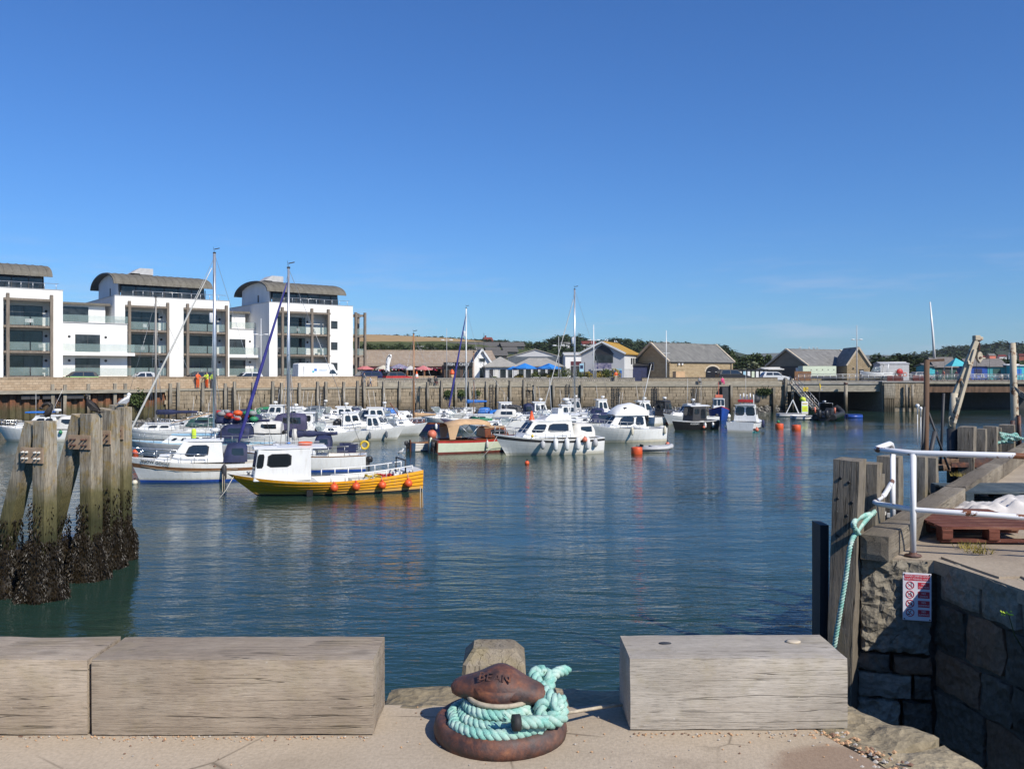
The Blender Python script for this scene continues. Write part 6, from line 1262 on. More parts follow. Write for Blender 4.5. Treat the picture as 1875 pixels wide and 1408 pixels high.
# second stone building with cross wing
p2 = Vector((dx(1481, 150), 150.0)); T2 = R(27); W2_ = 12.6
t = gable_house('stone_warehouse', 'grey stone building with pale streaked slate roof and cross wing', p2, T2, W2_, 10.0, 6.9, 9.75, 'greystone', 'slatepale', 'x', over=0.15, verge='sand')
sidepanel(t, 'black_door', 0, 1.2, 6.5, 0.2, 2.5, 'black'); sidepanel(t, 'door_sign', -0.06, 2.2, 2.9, 1.1, 2.2, 'white')
t = gable_house('gabled_wing', 'buff stone gable wing at the right end of the grey stone building', (dx(1551, 146.5), 146.5), R(-6), 3.7, 9, 7.0, 9.85, 'barnstone', 'slatepale', 'y', over=0.12, verge='sand')
panel(t, 'door', 2.0, 2.7, 0, 0, 1.9, 'black'); panel(t, 'notice', 2.1, 2.6, -.06, 1.1, 1.7, 'white'); panel(t, 'vent', .9, 1.1, 0, 1.9, 2.2, 'dark')
b = MB(); b.box((0, 0, 1.05), (5.6, 2.4, 2.1)); o = b.build('site_container', 'palegreen', None, .03, loc=(dx(1496, 147), 147, LAND+.35)); tag(o, 'pale green container in front of the grey stone building', 'container')
for i in range(5): b = MB(); b.lathe([(.09, 0), (.09, .02)], 8, axes((-1.4+i*.95, -1.2, 1.5), (1, 0, 0), (0, 0, 1))); b.build('vent_hole', 'dark', o)
b = MB(); b.b2(-2.75, 2.75, -1.25, -1.205, 0.05, .5); b.build('skirt', 'dark', o)
b = MB(); b.box((0, 0, .75), (2.6, .1, 1.5)); o = b.build('timber_fence', 'brownwood', None, loc=(dx(1470, 140), 140, LAND)); tag(o, 'short dark timber fence left of the parked dark van', 'fence')
for i in range(9): b = MB(); b.box((-1.2+i*.3, -.06, .8), (.26, .02, 1.6)); b.build('board', 'brownwood', o)
# noticeboards
nb = thing('noticeboard', 'row of black framed noticeboards with white posters', 'noticeboard', (dx(1344, 139), 139, LAND), R(3)); Wn_ = dx(1407, 139)-dx(1344, 139)
b = MB(); b.b2(0, Wn_, 0, .12, .3, 1.75); b.b2(0, Wn_, -.2, .3, 1.752, 1.9); b.build('frame', 'black', nb)
for i in range(8): x = Wn_*(i+.5)/8; b = MB(); b.b2(x-.22, x+.22, -.03, -.003, .45, 1.6); b.build('poster', ('white', 'offwhite', 'paleblue', 'white', 'palegreen', 'white', 'white', 'offwhite')[i], nb)
for i in range(5): x = Wn_*i/4; b = MB(); b.b2(x-.06, x+.06, -.08, -.032, 0, 1.7); b.build('post', 'black', nb)
t = gable_house('kiosk', 'low dark kiosk with white flat roof between noticeboards and stone building', (dx(1402, 141), 141), R(0), 2.6, 4, 6.25, 6.4, 'dark', 'offwhite', 'x', over=0.3)

# lamp posts, flagpoles
def lamp(label, px, D, ytop, yh=None, z0=LAND, heads=2, mt='greymast', r=.07):
    t = thing('lamp_post', label, 'lamp post', (dx(px, D), D, z0), 0, 'tall posts along the promenade'); zt = zy(ytop, D)-z0
    b = MB(); b.tube([(0, 0, 0), (0, 0, zt*.6), (0, 0, zt)], [r, r*.75, r*.45], 8); b.build('pole', mt, t)
    if yh:
        zh = zy(yh, D)-z0
        for s_ in ((-1, 1) if heads == 2 else (1,)):
            b = MB(); b.tube([(0, 0, zh-.05), (s_*.35, 0, zh)], .03, 5); b.build('arm', mt, t); b = MB(); b.ball((s_*.62, 0, zh+.02), .34, 8, 0, (1.0, .5, .28)); b.build('lamp_head', 'white', t)
    return t
lamp('tall white double-headed lamp post in front of the boathouse', 1087, 128, 595, 623, mt='white', r=.12); lamp('double-headed lamp post by the blue parasols', 1023, 127, 616, 633, mt='lgrey'); lamp('tall double-headed lamp post in front of the stone gable wing', 1569, 138, 596, 622, mt='lgrey', r=.11)
t = lamp('white flagpole with cross yards in front of the stone barn', 1220, 131, 605, None, mt='white', r=.09)
for z in (6.0, 4.3): b = MB(); b.beam((-.55, 0, z), (.55, 0, z), .05, .05); b.build('yard', 'white', t)
lamp('slim dark pole left of the white shack', 886, 131, 610, None, mt='dark', r=.06); lamp('thin grey pole by the tavern terrace', 818, 130, 601, 623, mt='lgrey', heads=2, r=.06)
lamp('white lamp post between the two yachts, before the right apartment block', 478, 108, 583, 613, mt='white', r=.06); lamp('low signal post with cap light by the boathouse', 1091, 127, 660, None, mt='lgrey', r=.08)
for i, (px, yt) in enumerate(((1730, 662), (1788, 650), (1812, 655), (1842, 651), (1866, 652))): lamp(['dark slim pole left of the turquoise awning', 'slim pole left of the long blue huts', 'slim pole in the middle of the long hut row', 'slim pole right of the long hut row', 'slim pole at the right picture edge behind the bright blue kiosk'][i], px, 165, yt, None, mt='dark', r=.05)
# planting in front of the pavilions and boathouse
def shrub(label, px, D, r, h, mt, seed, group='shrubs and planters along the promenade', n=420):
    t = thing('shrub', label, 'shrub', (dx(px, D), D, LAND), 0, group); rq = random.Random(seed); mb = MB()
    for i in range(n):
        d = Vector((rq.gauss(0, 1), rq.gauss(0, 1), rq.gauss(0, 1))).normalized()*rq.random()**.4; p = Vector((d.x*r, d.y*r*.8, h*.5+d.z*h*.5)); a = Vector((rq.uniform(-1, 1), rq.uniform(-1, 1), rq.uniform(-.3, 1))).normalized()*.16; c = a.cross(Vector((rq.uniform(-1, 1), rq.uniform(-1, 1), .2))).normalized()*.06
        mb.add([p-a, p+c, p+a, p-c], [(0, 1, 2, 3)])
    o = mb.build('foliage', mt, t); struct(o, 'stuff'); b = MB(); b.tube([(0, 0, 0), (0, 0, h*.6)], .05, 5); b.build('stem', 'bark', t)
for i, (px, r, h, mt, lab) in enumerate(((951, .8, 1.2, 'leafyellow', 'yellow-green shrub under the left blue parasol'), (982, .9, 1.6, 'leafplant', 'green shrub between the two blue parasols'), (1000, .8, 1.3, 'leafyellow', 'yellowish shrub under the right blue parasol'), (1014, .9, 1.9, 'leafplant', 'tall dark green shrub right of the blue parasols'), (1036, 1.0, 2.2, 'leafplant', 'bushy green shrub left of the hanging sign'), (1062, 1.2, 1.9, 'leafplant', 'broad shrub before the white shed'), (1076, .8, 1.6, 'leafyellow', 'light shrub just left of the tall white lamp post'), (1100, .9, 1.5, 'leafyellow', 'olive shrub just right of the tall white lamp post'), (1110, .9, 2.0, 'leafplant', 'green shrub before the boathouse door'), (1126, .95, 2.0, 'leafyellow', 'golden-green shrub under the blue banner'), (905, .6, .8, 'leafplant', 'low green plant by the first pavilion'))):
    shrub(lab, px, 129.5, r, h, mt, 400+i)
for i, px in enumerate((983, 994, 1017, 1036, 1058, 1068)):
    b = MB(); b.b2(-.5, .5, -.3, .3, 0, .62); b.b2(-.55, .55, -.35, .35, .622, .72); o = b.build('planter', 'offwhite', None, loc=(dx(px, 127), 127, LAND)); tag(o, ['white planter box nearest the left blue parasol', 'second white planter box from the left', 'third white planter box, under the right blue parasol', 'fourth white planter box, by the lamp post', 'fifth white planter box, left of the tall white post', 'white planter box nearest the tall white lamp post'][i], 'planter', 'white planter boxes on the promenade')
t = thing('hanging_sign', 'blue and white pub-style hanging sign on a post near the boathouse', 'sign', (dx(1065, 128), 128, LAND), 0); b = MB(); b.tube([(.45, 0, 0), (.45, 0, 2.9)], .06, 6); b.build('post', 'dark', t); b = MB(); b.box((0, 0, 2.1), (.62, .06, 1.2)); b.build('board', 'paleblue', t); b = MB(); b.box((0, -.04, 2.2), (.42, .02, .5)); b.build('panel', 'navy', t)

# ------------------------------------------------------------------ sluice bridges, pier and gangway on the right
def railing(label, a, c, h=1.05, n=18, mt='steel', group='harbour railings'):
    a, c = Vector(a), Vector(c); t = thing('railing', label, 'railing', a, 0, group); d = c-a
    for k in range(n+1): b = MB(); p = d*k/n; b.tube([p, p+Vector((0, 0, h))], .035, 5); b.build('post', mt, t)
    for z in (h, h*.52): b = MB(); b.tube([Vector((0, 0, z)), d+Vector((0, 0, z))], .03, 5); b.build('rail', mt, t)
    b = MB(); m_ = n*7
    for k in range(m_): p = d*(k+.5)/m_; b.tube([p+Vector((0, 0, .05)), p+Vector((0, 0, h))], .010, 3)
    o = b.build('infill_bars', mt, t); struct(o, 'stuff')
BD = 130.0; X = lambda px: dx(px, BD)
b = MB(); b.b2(X(1441), X(1612), BD, BD+14, zy(717, BD), 4.2); b.b2(X(1439), X(1614), BD+.1, BD+14, 4.202, 4.45); o = b.build('sluice_bridge', 'concbeam'); tag(o, 'concrete sluice bridge deck above a dark opening beside the gangway', 'bridge')
b = MB(); b.b2(X(1440), X(1613), BD-.15, BD-.002, 4.05, 4.30); b.build('kerb', 'concrete', o)
b = MB(); b.b2(X(1697), X(2000), BD+2, BD+15, zy(719, BD), 4.25); b.b2(X(1697), X(2000), BD+1.8, BD+15, 4.252, 4.45); o = b.build('road_bridge', 'rustbeam'); tag(o, 'rust-stained road bridge deck at the right behind the crane', 'bridge')
b = MB(); b.b2(X(1697), X(2000), BD+1.6, BD+1.95, 4.1, 4.5); b.build('kerb', 'concbeam', o)
b = MB(); b.b2(41.0, 108, BD+15.2, BD+16, -3, 4.38); o = b.build('lock_wall', 'dark'); tag(o, 'dark wall deep under the two bridges', 'wall')  # near-black colour puts the shade under the bridges into this wall
railing('grey railing on the sluice bridge', (X(1463), BD+.3, 4.45), (X(1615), BD+.3, 4.45), 1.1, 13); railing('grey railing on the road bridge at the right', (X(1698), BD+2.2, 4.45), (X(1900), BD+2.2, 4.45), 1.1, 16)
# pier between the bridges
t = thing('bridge_pier', 'stone pier with timber fendering between the two bridges', 'pier', (X(1612), BD-1, 0), 0); PW = X(1697)-X(1612)
b = MB(); b.b2(0, PW, .3, 15.4, -3, 4.3); b.build('masonry', 'greystone', t); r3 = random.Random(5)
for ci in range(8):
    z = 0.6+ci*.45; x = 1.5
    while x < PW-.2: ln = min(r3.uniform(.6, 1.3), PW-x); b = MB(); b.b2(x+.015, x+ln-.015, .3-r3.uniform(.04, .1), .5, z+.015, z+.435); b.build('stone', 'wallstone', t); x += ln
b = MB(); b.b2(-.1, PW+.1, .1, 15.3, 4.302, 4.5); b.build('cap', 'concrete', t)
for i in range(6): b = MB(); b.b2(.1, 1.75, -.15, .12, 2.0+i*.36, 2.33+i*.36); b.build('fender_board', 'farpost', t)
for i in range(6): b = MB(); b.b2(.15+i*.27, .33+i*.27, -.1, .15, -1, 1.95); b.build('fender_pile', 'farpost', t)
for x in (3.3, 4.2): b = MB(); b.tube([(x, -.3, -1), (x, -.3, 4.0)], .2, 8); b.build('timber_pile', 'farpost', t)
railing('short railing with red-brown panels on the bridge pier', (X(1616), BD-.6, 4.5), (X(1697), BD-.6, 4.5), 1.1, 5)
for i, (px, w_, lab) in enumerate(((1640, 2.4, 'left one of two red-brown boards behind the pier railing'), (1682, 1.6, 'right one of two red-brown boards behind the pier railing'))):
    b = MB(); b.box((0, 0, .42), (w_, .12, .8)); o = b.build('boarding', 'maroon', None, loc=(X(px), BD+.2, 4.505)); tag(o, lab, 'board')
    for k in range(4): b = MB(); b.box((0, -.075, .12+k*.2), (w_, .02, .17)); b.build('plank', 'antired', o)
o = None
for i, px in enumerate((1575, )):
    b = MB(); b.tube([(X(1543), BD-1.2, -1.5), (X(1543), BD-1.2, 4.4)], .26, 10); o = b.build('mooring_pile', 'farpost'); tag(o, 'stout round timber pile in front of the sluice bridge', 'pile')
    b = MB(); b.lathe([(.29, 4.0), (.29, 4.3)], 12, Matrix.Translation((X(1543), BD-1.2, 0))); b.build('iron_band', 'rust', o)
b = MB(); b.tube([(X(1441), BD-2.5, -1), (X(1441), BD-2.5, 4.9)], .22, 10); o = b.build('mooring_pile', 'farpost'); tag(o, 'tall round timber pile at the head of the gangway', 'pile')
b = MB(); b.lathe([(.25, 3.5), (.25, 3.7)], 12, Matrix.Translation((X(1441), BD-2.5, 0))); b.build('iron_band', 'rust', o)
# red lifebuoy stand, trailer boat, hut
t = thing('lifebuoy_stand', 'bright red lifebuoy housing on a post at the bridge pier', 'lifebuoy', (X(1650), BD+.5, 4.5), 0); b = MB(); b.ball((0, 0, 1.35), .52, 10, 0, (1, .4, 1)); b.b2(-.2, .2, -.1, .1, .45, .9); b.build('housing', 'red', t); b = MB(); b.tube([(0, 0, 0), (0, 0, .6)], .06, 6); b.build('post', 'red', t); b = MB(); b.tube([(.75+.28*cos(a*pi/6), -.1, 1.0+.28*sin(a*pi/6)) for a in range(12)], .07, 6, closed=True); b.build('life_ring', 'coral', t)
t = gable_house('harbour_hut', 'grey flat-roofed hut behind the trailer boat', (dx(1612, 158), 158), R(0), 5.2, 3, 7.3, 7.5, 'lgrey', 'lgrey', 'x', over=.1)
# turquoise and blue huts at the right
def hut(label, px0, px1, D, eave, ridge, wm, rm, dep=4.5, door=None):
    W = dx(px1, D)-dx(px0, D); t = gable_house('harbour_hut', label, (dx(px0, D), D), R(0), W, dep, eave, ridge, wm, rm, 'x', over=.3, group='huts by the bridge'); n = max(1, int(W/2.2))
    for i in range(n): x = W*(i+.5)/n; panel(t, 'shutter', x-.75, x+.75, 0, .9, 2.1, door or 'dark', .05, 'white' if i % 3 == 2 else None)
    return t
hut('teal hut at the left end of the hut row', 1697, 1712, 172, 7.0, 7.4, 'teal', 'hutgrey', door='tealbright'); hut('teal-fronted kiosk with brown roof left of the crane', 1712, 1752, 172, 6.9, 8.6, 'darkgreen', 'hutgrey')
t = hut('long dark blue hut right of the crane jib', 1774, 1808, 172, 7.1, 8.4, 'royal', 'hutgrey', door='navy'); hut('long teal hut in the middle of the row', 1808.5, 1842, 172, 7.0, 8.3, 'teal', 'hutgrey', door='darkgreen'); hut('bright turquoise kiosk at the right picture edge', 1851, 1876, 170, 7.1, 7.2, 'tealbright', 'white', door='blue')
t = thing('awning', 'turquoise peaked awning over the kiosk left of the crane', 'awning', (dx(1752, 168), 168, LAND), 0); c = [Vector(q) for q in ((-1.7, -1.5, 2.6), (1.9, -1.5, 2.6), (1.9, 1.5, 2.6), (-1.7, 1.5, 2.6), (-.2, 0, 4.2))]; b = MB(); b.add(c, [(0, 1, 4), (1, 2, 4), (2, 3, 4), (3, 0, 4)]); b.build('canopy', 'tealbright', t)
for q in c[:4]: b = MB(); b.tube([(q.x, q.y, 0), q], .04, 5); b.build('pole', 'white', t)
rq = random.Random(12); X2 = lambda px, D: dx(px, D)
for i, (px, D, c1, c2, ps, lab) in enumerate(((1728, BD+3.2, 'coral', 'sand', 'walk', 'bare-armed person in coral walking on the road bridge'), (1716, BD+4, 'denim', 'dark', 'walk', 'person in dark clothes on the road bridge beside the coral one'), (1751, 160, 'maroon', 'dark', 'stand', 'person under the turquoise awning'), (1834, 158, 'cream', 'sand', 'sit', 'person in cream seated before the teal hut'), (1800, 160, 'white', 'denim', 'sit', 'person in white seated before the blue hut'), (1640, 150, 'grey', 'dark', 'stand', 'person standing behind the red lifebuoy housing'))):
    person(lab, (X2(px, D), D, 4.45 if D < 140 else LAND), R(rq.uniform(0, 360)), c1, c2, ps, 1.72)
for i, (px, lab) in enumerate(((1768, 'left picnic table by the blue huts'), (1782, 'second picnic table by the blue huts'), (1803, 'third picnic table by the blue huts'), (1823, 'fourth picnic table by the huts'))):
    t = thing('picnic_table', lab, 'table', (dx(px, 158), 158, LAND), 0, 'picnic tables by the huts')
    for k in range(4): b = MB(); b.box((0, -.3+k*.2, .74), (1.8, .18, .04)); b.build('plank', 'lgrey', t)
    for s_ in (-1, 1): b = MB(); b.box((0, s_*.7, .44), (1.8, .26, .04)); b.build('bench', 'lgrey', t); b = MB(); b.beam((s_*.6, -.7, 0), (s_*.6, 0, .72), .05, .08); b.beam((s_*.6, .7, 0), (s_*.6, 0, .72), .05, .08); b.build('leg_frame', 'brownwood', t)

# ------------------------------------------------------------------ hills, fields, woods
def hill(name, sky, Dn, Dt, mt, zn=LAND-.5, jag=0.0, back=1.25):
    rows = 9; mb = MB(); P = []
    xs = []
    for i in range(len(sky)-1):
        n = max(2, int((sky[i+1][0]-sky[i][0])/14))
        for k in range(n): t = k/n; xs.append((sky[i][0]*(1-t)+sky[i+1][0]*t, sky[i][1]*(1-t)+sky[i+1][1]*t))
    xs.append(sky[-1])
    for j in range(rows+2):
        f = min(j/rows, 1); D = Dn+(Dt-Dn)*f if j <= rows else Dt*back
        for (px, py) in xs:
            zt = zy(py, Dt); s_ = f*f*(3-2*f)*.6+f*.4; z = zn+(zt-zn)*s_ if j <= rows else zn-2
            z += jag*noise.noise((px*.05, D*.02, 3))*f*(1-f)*4; P.append((dx(px, D), D, z))
    n = len(xs); mb.v = P
    for j in range(rows+1):
        for i in range(n-1): mb.f.append((j*n+i, j*n+i+1, (j+1)*n+i+1, (j+1)*n+i)); mb.m.append(0); mb.s.append(True)
    return struct(mb.build(name, mt))
hill('field_hill', [(300, 622), (480, 614), (650, 612), (700, 613), (760, 616), (820, 619), (880, 624), (960, 634), (1040, 655), (1100, 676)], 210, 520, 'hillfield', jag=.6)
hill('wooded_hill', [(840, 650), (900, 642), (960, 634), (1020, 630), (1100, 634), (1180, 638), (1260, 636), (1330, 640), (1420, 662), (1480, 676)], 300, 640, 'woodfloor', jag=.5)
hill('far_hill', [(1200, 640), (1290, 650), (1350, 650), (1400, 647), (1440, 646), (1490, 649), (1560, 650), (1620, 650), (1700, 654), (1800, 660), (2100, 655), (2600, 650)], 1500, 3600, 'haze_hill')
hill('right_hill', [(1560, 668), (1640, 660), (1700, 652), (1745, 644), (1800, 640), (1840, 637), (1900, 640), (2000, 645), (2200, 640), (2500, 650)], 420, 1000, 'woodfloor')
# trees: clumped leaf faces; near ones stand alone, far ones form woods
def crown_mesh(name, seed, n=900, mt='leafdark', sz=.105):
    rq = random.Random(seed); mb = MB(); cl = [(Vector((rq.gauss(0, .42), rq.gauss(0, .42), rq.uniform(-.35, .7))), rq.uniform(.28, .5)) for i in range(11)]
    for i in range(n):
        c, r = rq.choice(cl); d = Vector((rq.gauss(0, 1), rq.gauss(0, 1), rq.gauss(0, 1))).normalized()*r*rq.random()**.33; p = c+d; a = Vector((rq.uniform(-1, 1), rq.uniform(-1, 1), rq.uniform(-.6, .6))).normalized()*sz*rq.uniform(.8, 1.7); b_ = a.cross(Vector((rq.uniform(-1, 1), rq.uniform(-1, 1), 1))).normalized()*sz*rq.uniform(.6, 1.1)
        mb.add([p-a, p+b_, p+a, p-b_], [(0, 1, 2, 3)])
    return mb.mesh(name, mt)
CR = {m_: [crown_mesh('crown', 500+i, 950, m_) for i in range(3)] for m_ in ('leafdark', 'leafmid', 'leafpale')}
tb = MB(); tb.tube([(0, 0, -1.0), (.02, 0, -.4), (0, .02, .1)], [.10, .07, .03], 6)
for a in range(4): tb.tube([(0, 0, -.4), (.3*cos(a*1.6), .3*sin(a*1.6), .15)], [.04, .015], 4)
TRK = tb.mesh('trunk', 'bark')
def tree(label, px, D, ybase, ytop, wpx, mt='leafdark', k=0, group='trees behind the harbour', zb=None):
    z0 = zy(ybase, D) if zb is None else zb; zt = zy(ytop, D); h = (zt-z0)/2; r = wpx/F*D/2; t = thing('tree', label, 'tree', (dx(px, D), D, z0), 0, group)
    inst('crown', CR[mt][k % 3], t, (0, 0, h*1.05), (0, 0, k*1.3), (r*1.25, r*1.25, h*.88)); inst('trunk', TRK, t, (0, 0, h*1.0), (0, 0, k), (r*.7, r*.7, h)); return t
for i, a in enumerate(((1332, 190, 640, 30, 'leafdark', 'dark tree just right of the stone barn roof'), (1352, 200, 652, 34, 'leafdark', 'dark rounded tree behind the noticeboards, left end'), (1378, 215, 648, 44, 'leafmid', 'broad green tree behind the middle of the noticeboards'), (1400, 205, 645, 34, 'leafmid', 'tall green tree behind the right end of the noticeboards'), (1418, 210, 652, 30, 'leafdark', 'dark tree left of the grey stone gable'), (1378, 165, 662, 42, 'leafpale', 'pale silvery willow bush above the noticeboards'), (1604, 190, 656, 42, 'leafdark', 'dark tree right of the stone gable wing'), (1628, 230, 648, 46, 'leafdark', 'rounded dark tree behind the grey hut'), (1650, 250, 646, 50, 'leafdark', 'large dark tree behind the red lifebuoy'), (1672, 220, 650, 40, 'leafdark', 'dark tree right of the red lifebuoy'), (1668, 180, 665, 40, 'leafmid', 'lighter bushy tree behind the pier railing'), (1700, 230, 652, 44, 'leafdark', 'dark tree behind the teal hut'), (1722, 240, 654, 40, 'leafmid', 'mid green tree above the brown kiosk roof'), (1758, 250, 655, 50, 'leafmid', 'mid green tree behind the turquoise awning'), (1790, 255, 660, 46, 'leafmid', 'green tree behind the crane jib'), (1822, 250, 658, 50, 'leafdark', 'dark green tree above the long hut row'), (1858, 250, 656, 50, 'leafmid', 'green tree at the right picture edge'), (1345, 250, 655, 50, 'leafdark', 'far dark tree behind the barn roof end'))):
    px, D, yt, wp, mt, lab = a; tree(lab, px, D, 690, yt, wp, mt, i, zb=LAND-.3)
def wood(name, label, spots, mt, seed, group=None):
    mb = MB(); rq = random.Random(seed); src = []
    for me in CR[mt]: src.append(([v.co.copy() for v in me.vertices][:4*400], 400))
    for (px, D, ztop, w_) in spots:
        vs, n = rq.choice(src); r = w_/2; h = w_*.42; c = Vector((dx(px, D), D, ztop-h*1.1)); a = rq.uniform(0, 6)
        M = Matrix.Translation(c) @ Matrix.Rotation(a, 4, 'Z') @ Matrix.Diagonal((r*1.3, r*1.3, h*1.05, 1)); k = 300
        mb.add([M @ v for v in vs[:4*k]], [(4*i, 4*i+1, 4*i+2, 4*i+3) for i in range(k)])
    o = mb.build(name, mt); struct(o, 'stuff'); tag(o, label, 'wood'); return o
rq = random.Random(51); S = []
def row(pts, D, step, jit, w0, w1):
    out = []
    for i in range(len(pts)-1):
        (xa, ya), (xb, yb) = pts[i], pts[i+1]; n = max(1, int((xb-xa)/step))
        for k in range(n): t = (k+rq.random())/n; d = D*rq.uniform(.93, 1.05); out.append((xa+(xb-xa)*t, d, zy(ya+(yb-ya)*t+rq.uniform(-jit, jit), d), rq.uniform(w0, w1)*d/F))
    return out
S = row([(640, 613), (740, 613), (790, 616), (830, 618), (870, 620), (930, 624)], 515, 5, 1.5, 10, 20)
wood('hedge', 'dark hedge trees along the skyline above the golden field', S, 'leafdark', 1)
S = row([(860, 620), (930, 625), (990, 628), (1010, 620), (1030, 613), (1060, 614), (1075, 622), (1100, 623), (1130, 619), (1160, 622), (1200, 626), (1260, 627)], 560, 4, 2, 20, 34)+row([(890, 630), (1010, 628), (1100, 632), (1330, 634)], 500, 5, 4, 20, 36)+row([(960, 640), (1150, 642), (1330, 643)], 420, 6, 5, 22, 38)
wood('hillside_wood', 'dark wood covering the hill behind the warehouse and boathouse', S, 'leafdark', 2)
S = row([(660, 632), (720, 631), (800, 630), (860, 634)], 330, 5, 3, 12, 24)
wood('hedge', 'green scrub hedge between the golden field and the parked campers', S, 'leafmid', 3)
S = row([(1560, 662), (1640, 652), (1700, 644), (1745, 633), (1800, 630), (1830, 625), (1880, 629), (2000, 632), (2300, 630)], 980, 5, 2, 24, 42)+row([(1590, 660), (1720, 646), (1800, 637), (1900, 638), (2200, 640)], 850, 6, 4, 26, 46)+row([(1640, 660), (1760, 648), (1900, 646), (2200, 648)], 700, 8, 4, 28, 48)
wood('hillside_wood', 'dark wood along the right skyline behind the crane', S, 'leafdark', 4)
S = row([(1330, 664), (1440, 662), (1560, 668), (1700, 662), (1900, 664)], 330, 6, 4, 34, 56)
wood('valley_wood', 'line of trees across the valley floor behind the huts and stone buildings', S, 'leafmid', 5)
# chalets on the slope, campers, cottages
for i in range(11):
    px, D = ((830, 420), (850, 422), (870, 420), (890, 421), (910, 423), (930, 420), (950, 422), (872, 368), (904, 370), (936, 368), (916, 335))[i]; py = {4: 638, 3: 648}[D//100] if D > 340 else 655; c = pt(px, py-4, D)
    t = gable_house('chalet', ('leftmost chalet', 'second chalet from the left', 'third chalet from the left', 'fourth chalet from the left', 'fifth chalet from the left', 'sixth chalet from the left', 'rightmost chalet')[i]+' with dark roof in the upper terrace row on the hill' if i < 7 else ('left chalet of the lower terrace row on the hill', 'middle chalet of the lower terrace row on the hill', 'right chalet of the lower terrace row on the hill', 'lowest chalet, just above the warehouse roof')[i-7], (c.x-2.8, c.y), R(15), 5.6, 5.0, c.z+.2, c.z+1.9, 'dark', 'darktile', 'x', z0=c.z-3.2, over=.5, group='dark roofed chalets on the hill'); panel(t, 'window', .8, 4.6, 0, 1.4, 2.8, 'houseglass', .04, 'brownwood')
def camper(label, px, py, D, rz, col='white', L_=3.2):
    c = pt(px, py, D); car('camper_van', label, 'camper van', (c.x, c.y, c.z), rz, L_*1.6, 2.0, 2.4, col, 'van', 'campers on the hillside car park')
camper('white camper van in the middle of the hillside car park', 757, 645, 350, R(190)); camper('white camper with red skirt right of the wooden mast', 777, 645, 350, R(10)); camper('dark camper near the left end of the hillside car park', 706, 645, 352, R(200), 'canvasgrey'); camper('grey van beside the right-hand campers on the hill', 792, 645, 352, R(20), 'grey')
for i, (px, col, lab) in enumerate(((672, 'white', 'white car at the left end of the hillside car park'), (690, 'orange', 'orange tent-topped car on the hillside car park'), (698, 'silver', 'silver car beside the orange one on the hill'), (740, 'silver', 'silver car left of the white camper on the hill'), (812, 'silver', 'silver car at the right end of the hillside car park'))):
    c = pt(px, 645.5, 350); car('parked_car', lab, 'car', (c.x, c.y, c.z), R(100+i*31), 4.2, 1.8, 1.5, col, 'hatch', 'cars on the hillside car park')
t = gable_house('brick_house', 'red brick house on the skyline among trees', (dx(889, 520), 520), R(30), 5.5, 5, 24, 26.6, 'coral', 'antired', 'x', z0=19.5); b = MB(); b.b2(1, 1.7, 2.2, 2.9, 6.4, 8.4); b.build('chimney', 'antired', t)
t = gable_house('white_cottage', 'white cottage on the wooded hill left of the boathouse roof', (dx(1066, 500), 500), R(5), 8, 5, zy(630, 500), zy(625, 500), 'render', 'antired', 'x', z0=zy(640, 500))
t = gable_house('white_cottage', 'small white house beside the white tower on the hill', (dx(1028, 500), 500), R(5), 5, 5, zy(631, 500), zy(627, 500), 'render', 'slate', 'x', z0=zy(640, 500))
b = MB(); b.lathe([(1.2, zy(636, 480)), (1.15, zy(619, 480)), (.3, zy(617, 480))], 14, Matrix.Translation((dx(1050, 480), 480, 0))); o = b.build('white_tower', 'white'); tag(o, 'white round tower on the wooded hill', 'tower')
b = MB(); b.lathe([(1.3, zy(630, 480)), (1.3, zy(629, 480))], 14, Matrix.Translation((dx(1050, 480), 480, 0))); b.build('band', 'lgrey', o)
for i, (px, py) in enumerate(((1795, 655), (1812, 652), (1830, 654), (1848, 650), (1866, 652))):
    D = 640; gable_house('village_house', ['leftmost far village house on the right hill', 'second far village house on the right hill', 'middle far village house on the right hill', 'fourth far village house on the right hill', 'far village house at the right picture edge'][i], (dx(px, D), D), R(20-i*13), 5, 4, zy(py-1, D), zy(py-4, D), ('cream', 'coral', 'render', 'offwhite', 'coral')[i], ('antired', 'slate')[i % 2], 'x', z0=zy(py+8, D), group='village houses on the right hill')
# gulls on roofs
def gull(label, loc, rz): 
    t, _ = bird('gull', label, 'bird', loc, rz, [(-.20, 0, .10), (-.14, 0, .12), (0, 0, .17), (.10, 0, .22), (.14, 0, .27)], (-.17, .11), [(.12, 0, .24), (.145, 0, .31), (.15, 0, .35)], (.16, 0, .38), [.03, .06, .105, .09, .05], [.06, .05, .046], ('white', 'feathergrey'), 'beak'); t['group'] = 'gulls on the roofs'
for i, (px, f, lab) in enumerate(((1104, .15, 'left gull on the orange roof ridge'), (1109, .3, 'second gull on the orange roof ridge'), (1127, .8, 'third gull on the orange roof ridge'), (1131, .95, 'right gull on the orange roof ridge'))):
    c = pb0+Vector((cos(BT), sin(BT)))*Wb/2+Vector((-sin(BT), cos(BT)))*9*f; gull(lab, (c.x, c.y, 10.68), R(40*i))
for i, (x, lab) in enumerate(((3.0, 'left gull on the pale slate ridge'), (5.2, 'second gull on the pale slate ridge'), (6.3, 'third gull on the pale slate ridge'), (7.2, 'right gull on the pale slate ridge'))):
    c = p2+Vector((cos(T2), sin(T2)))*x+Vector((-sin(T2), cos(T2)))*5; gull(lab, (c.x, c.y, 9.98), R(70*i))
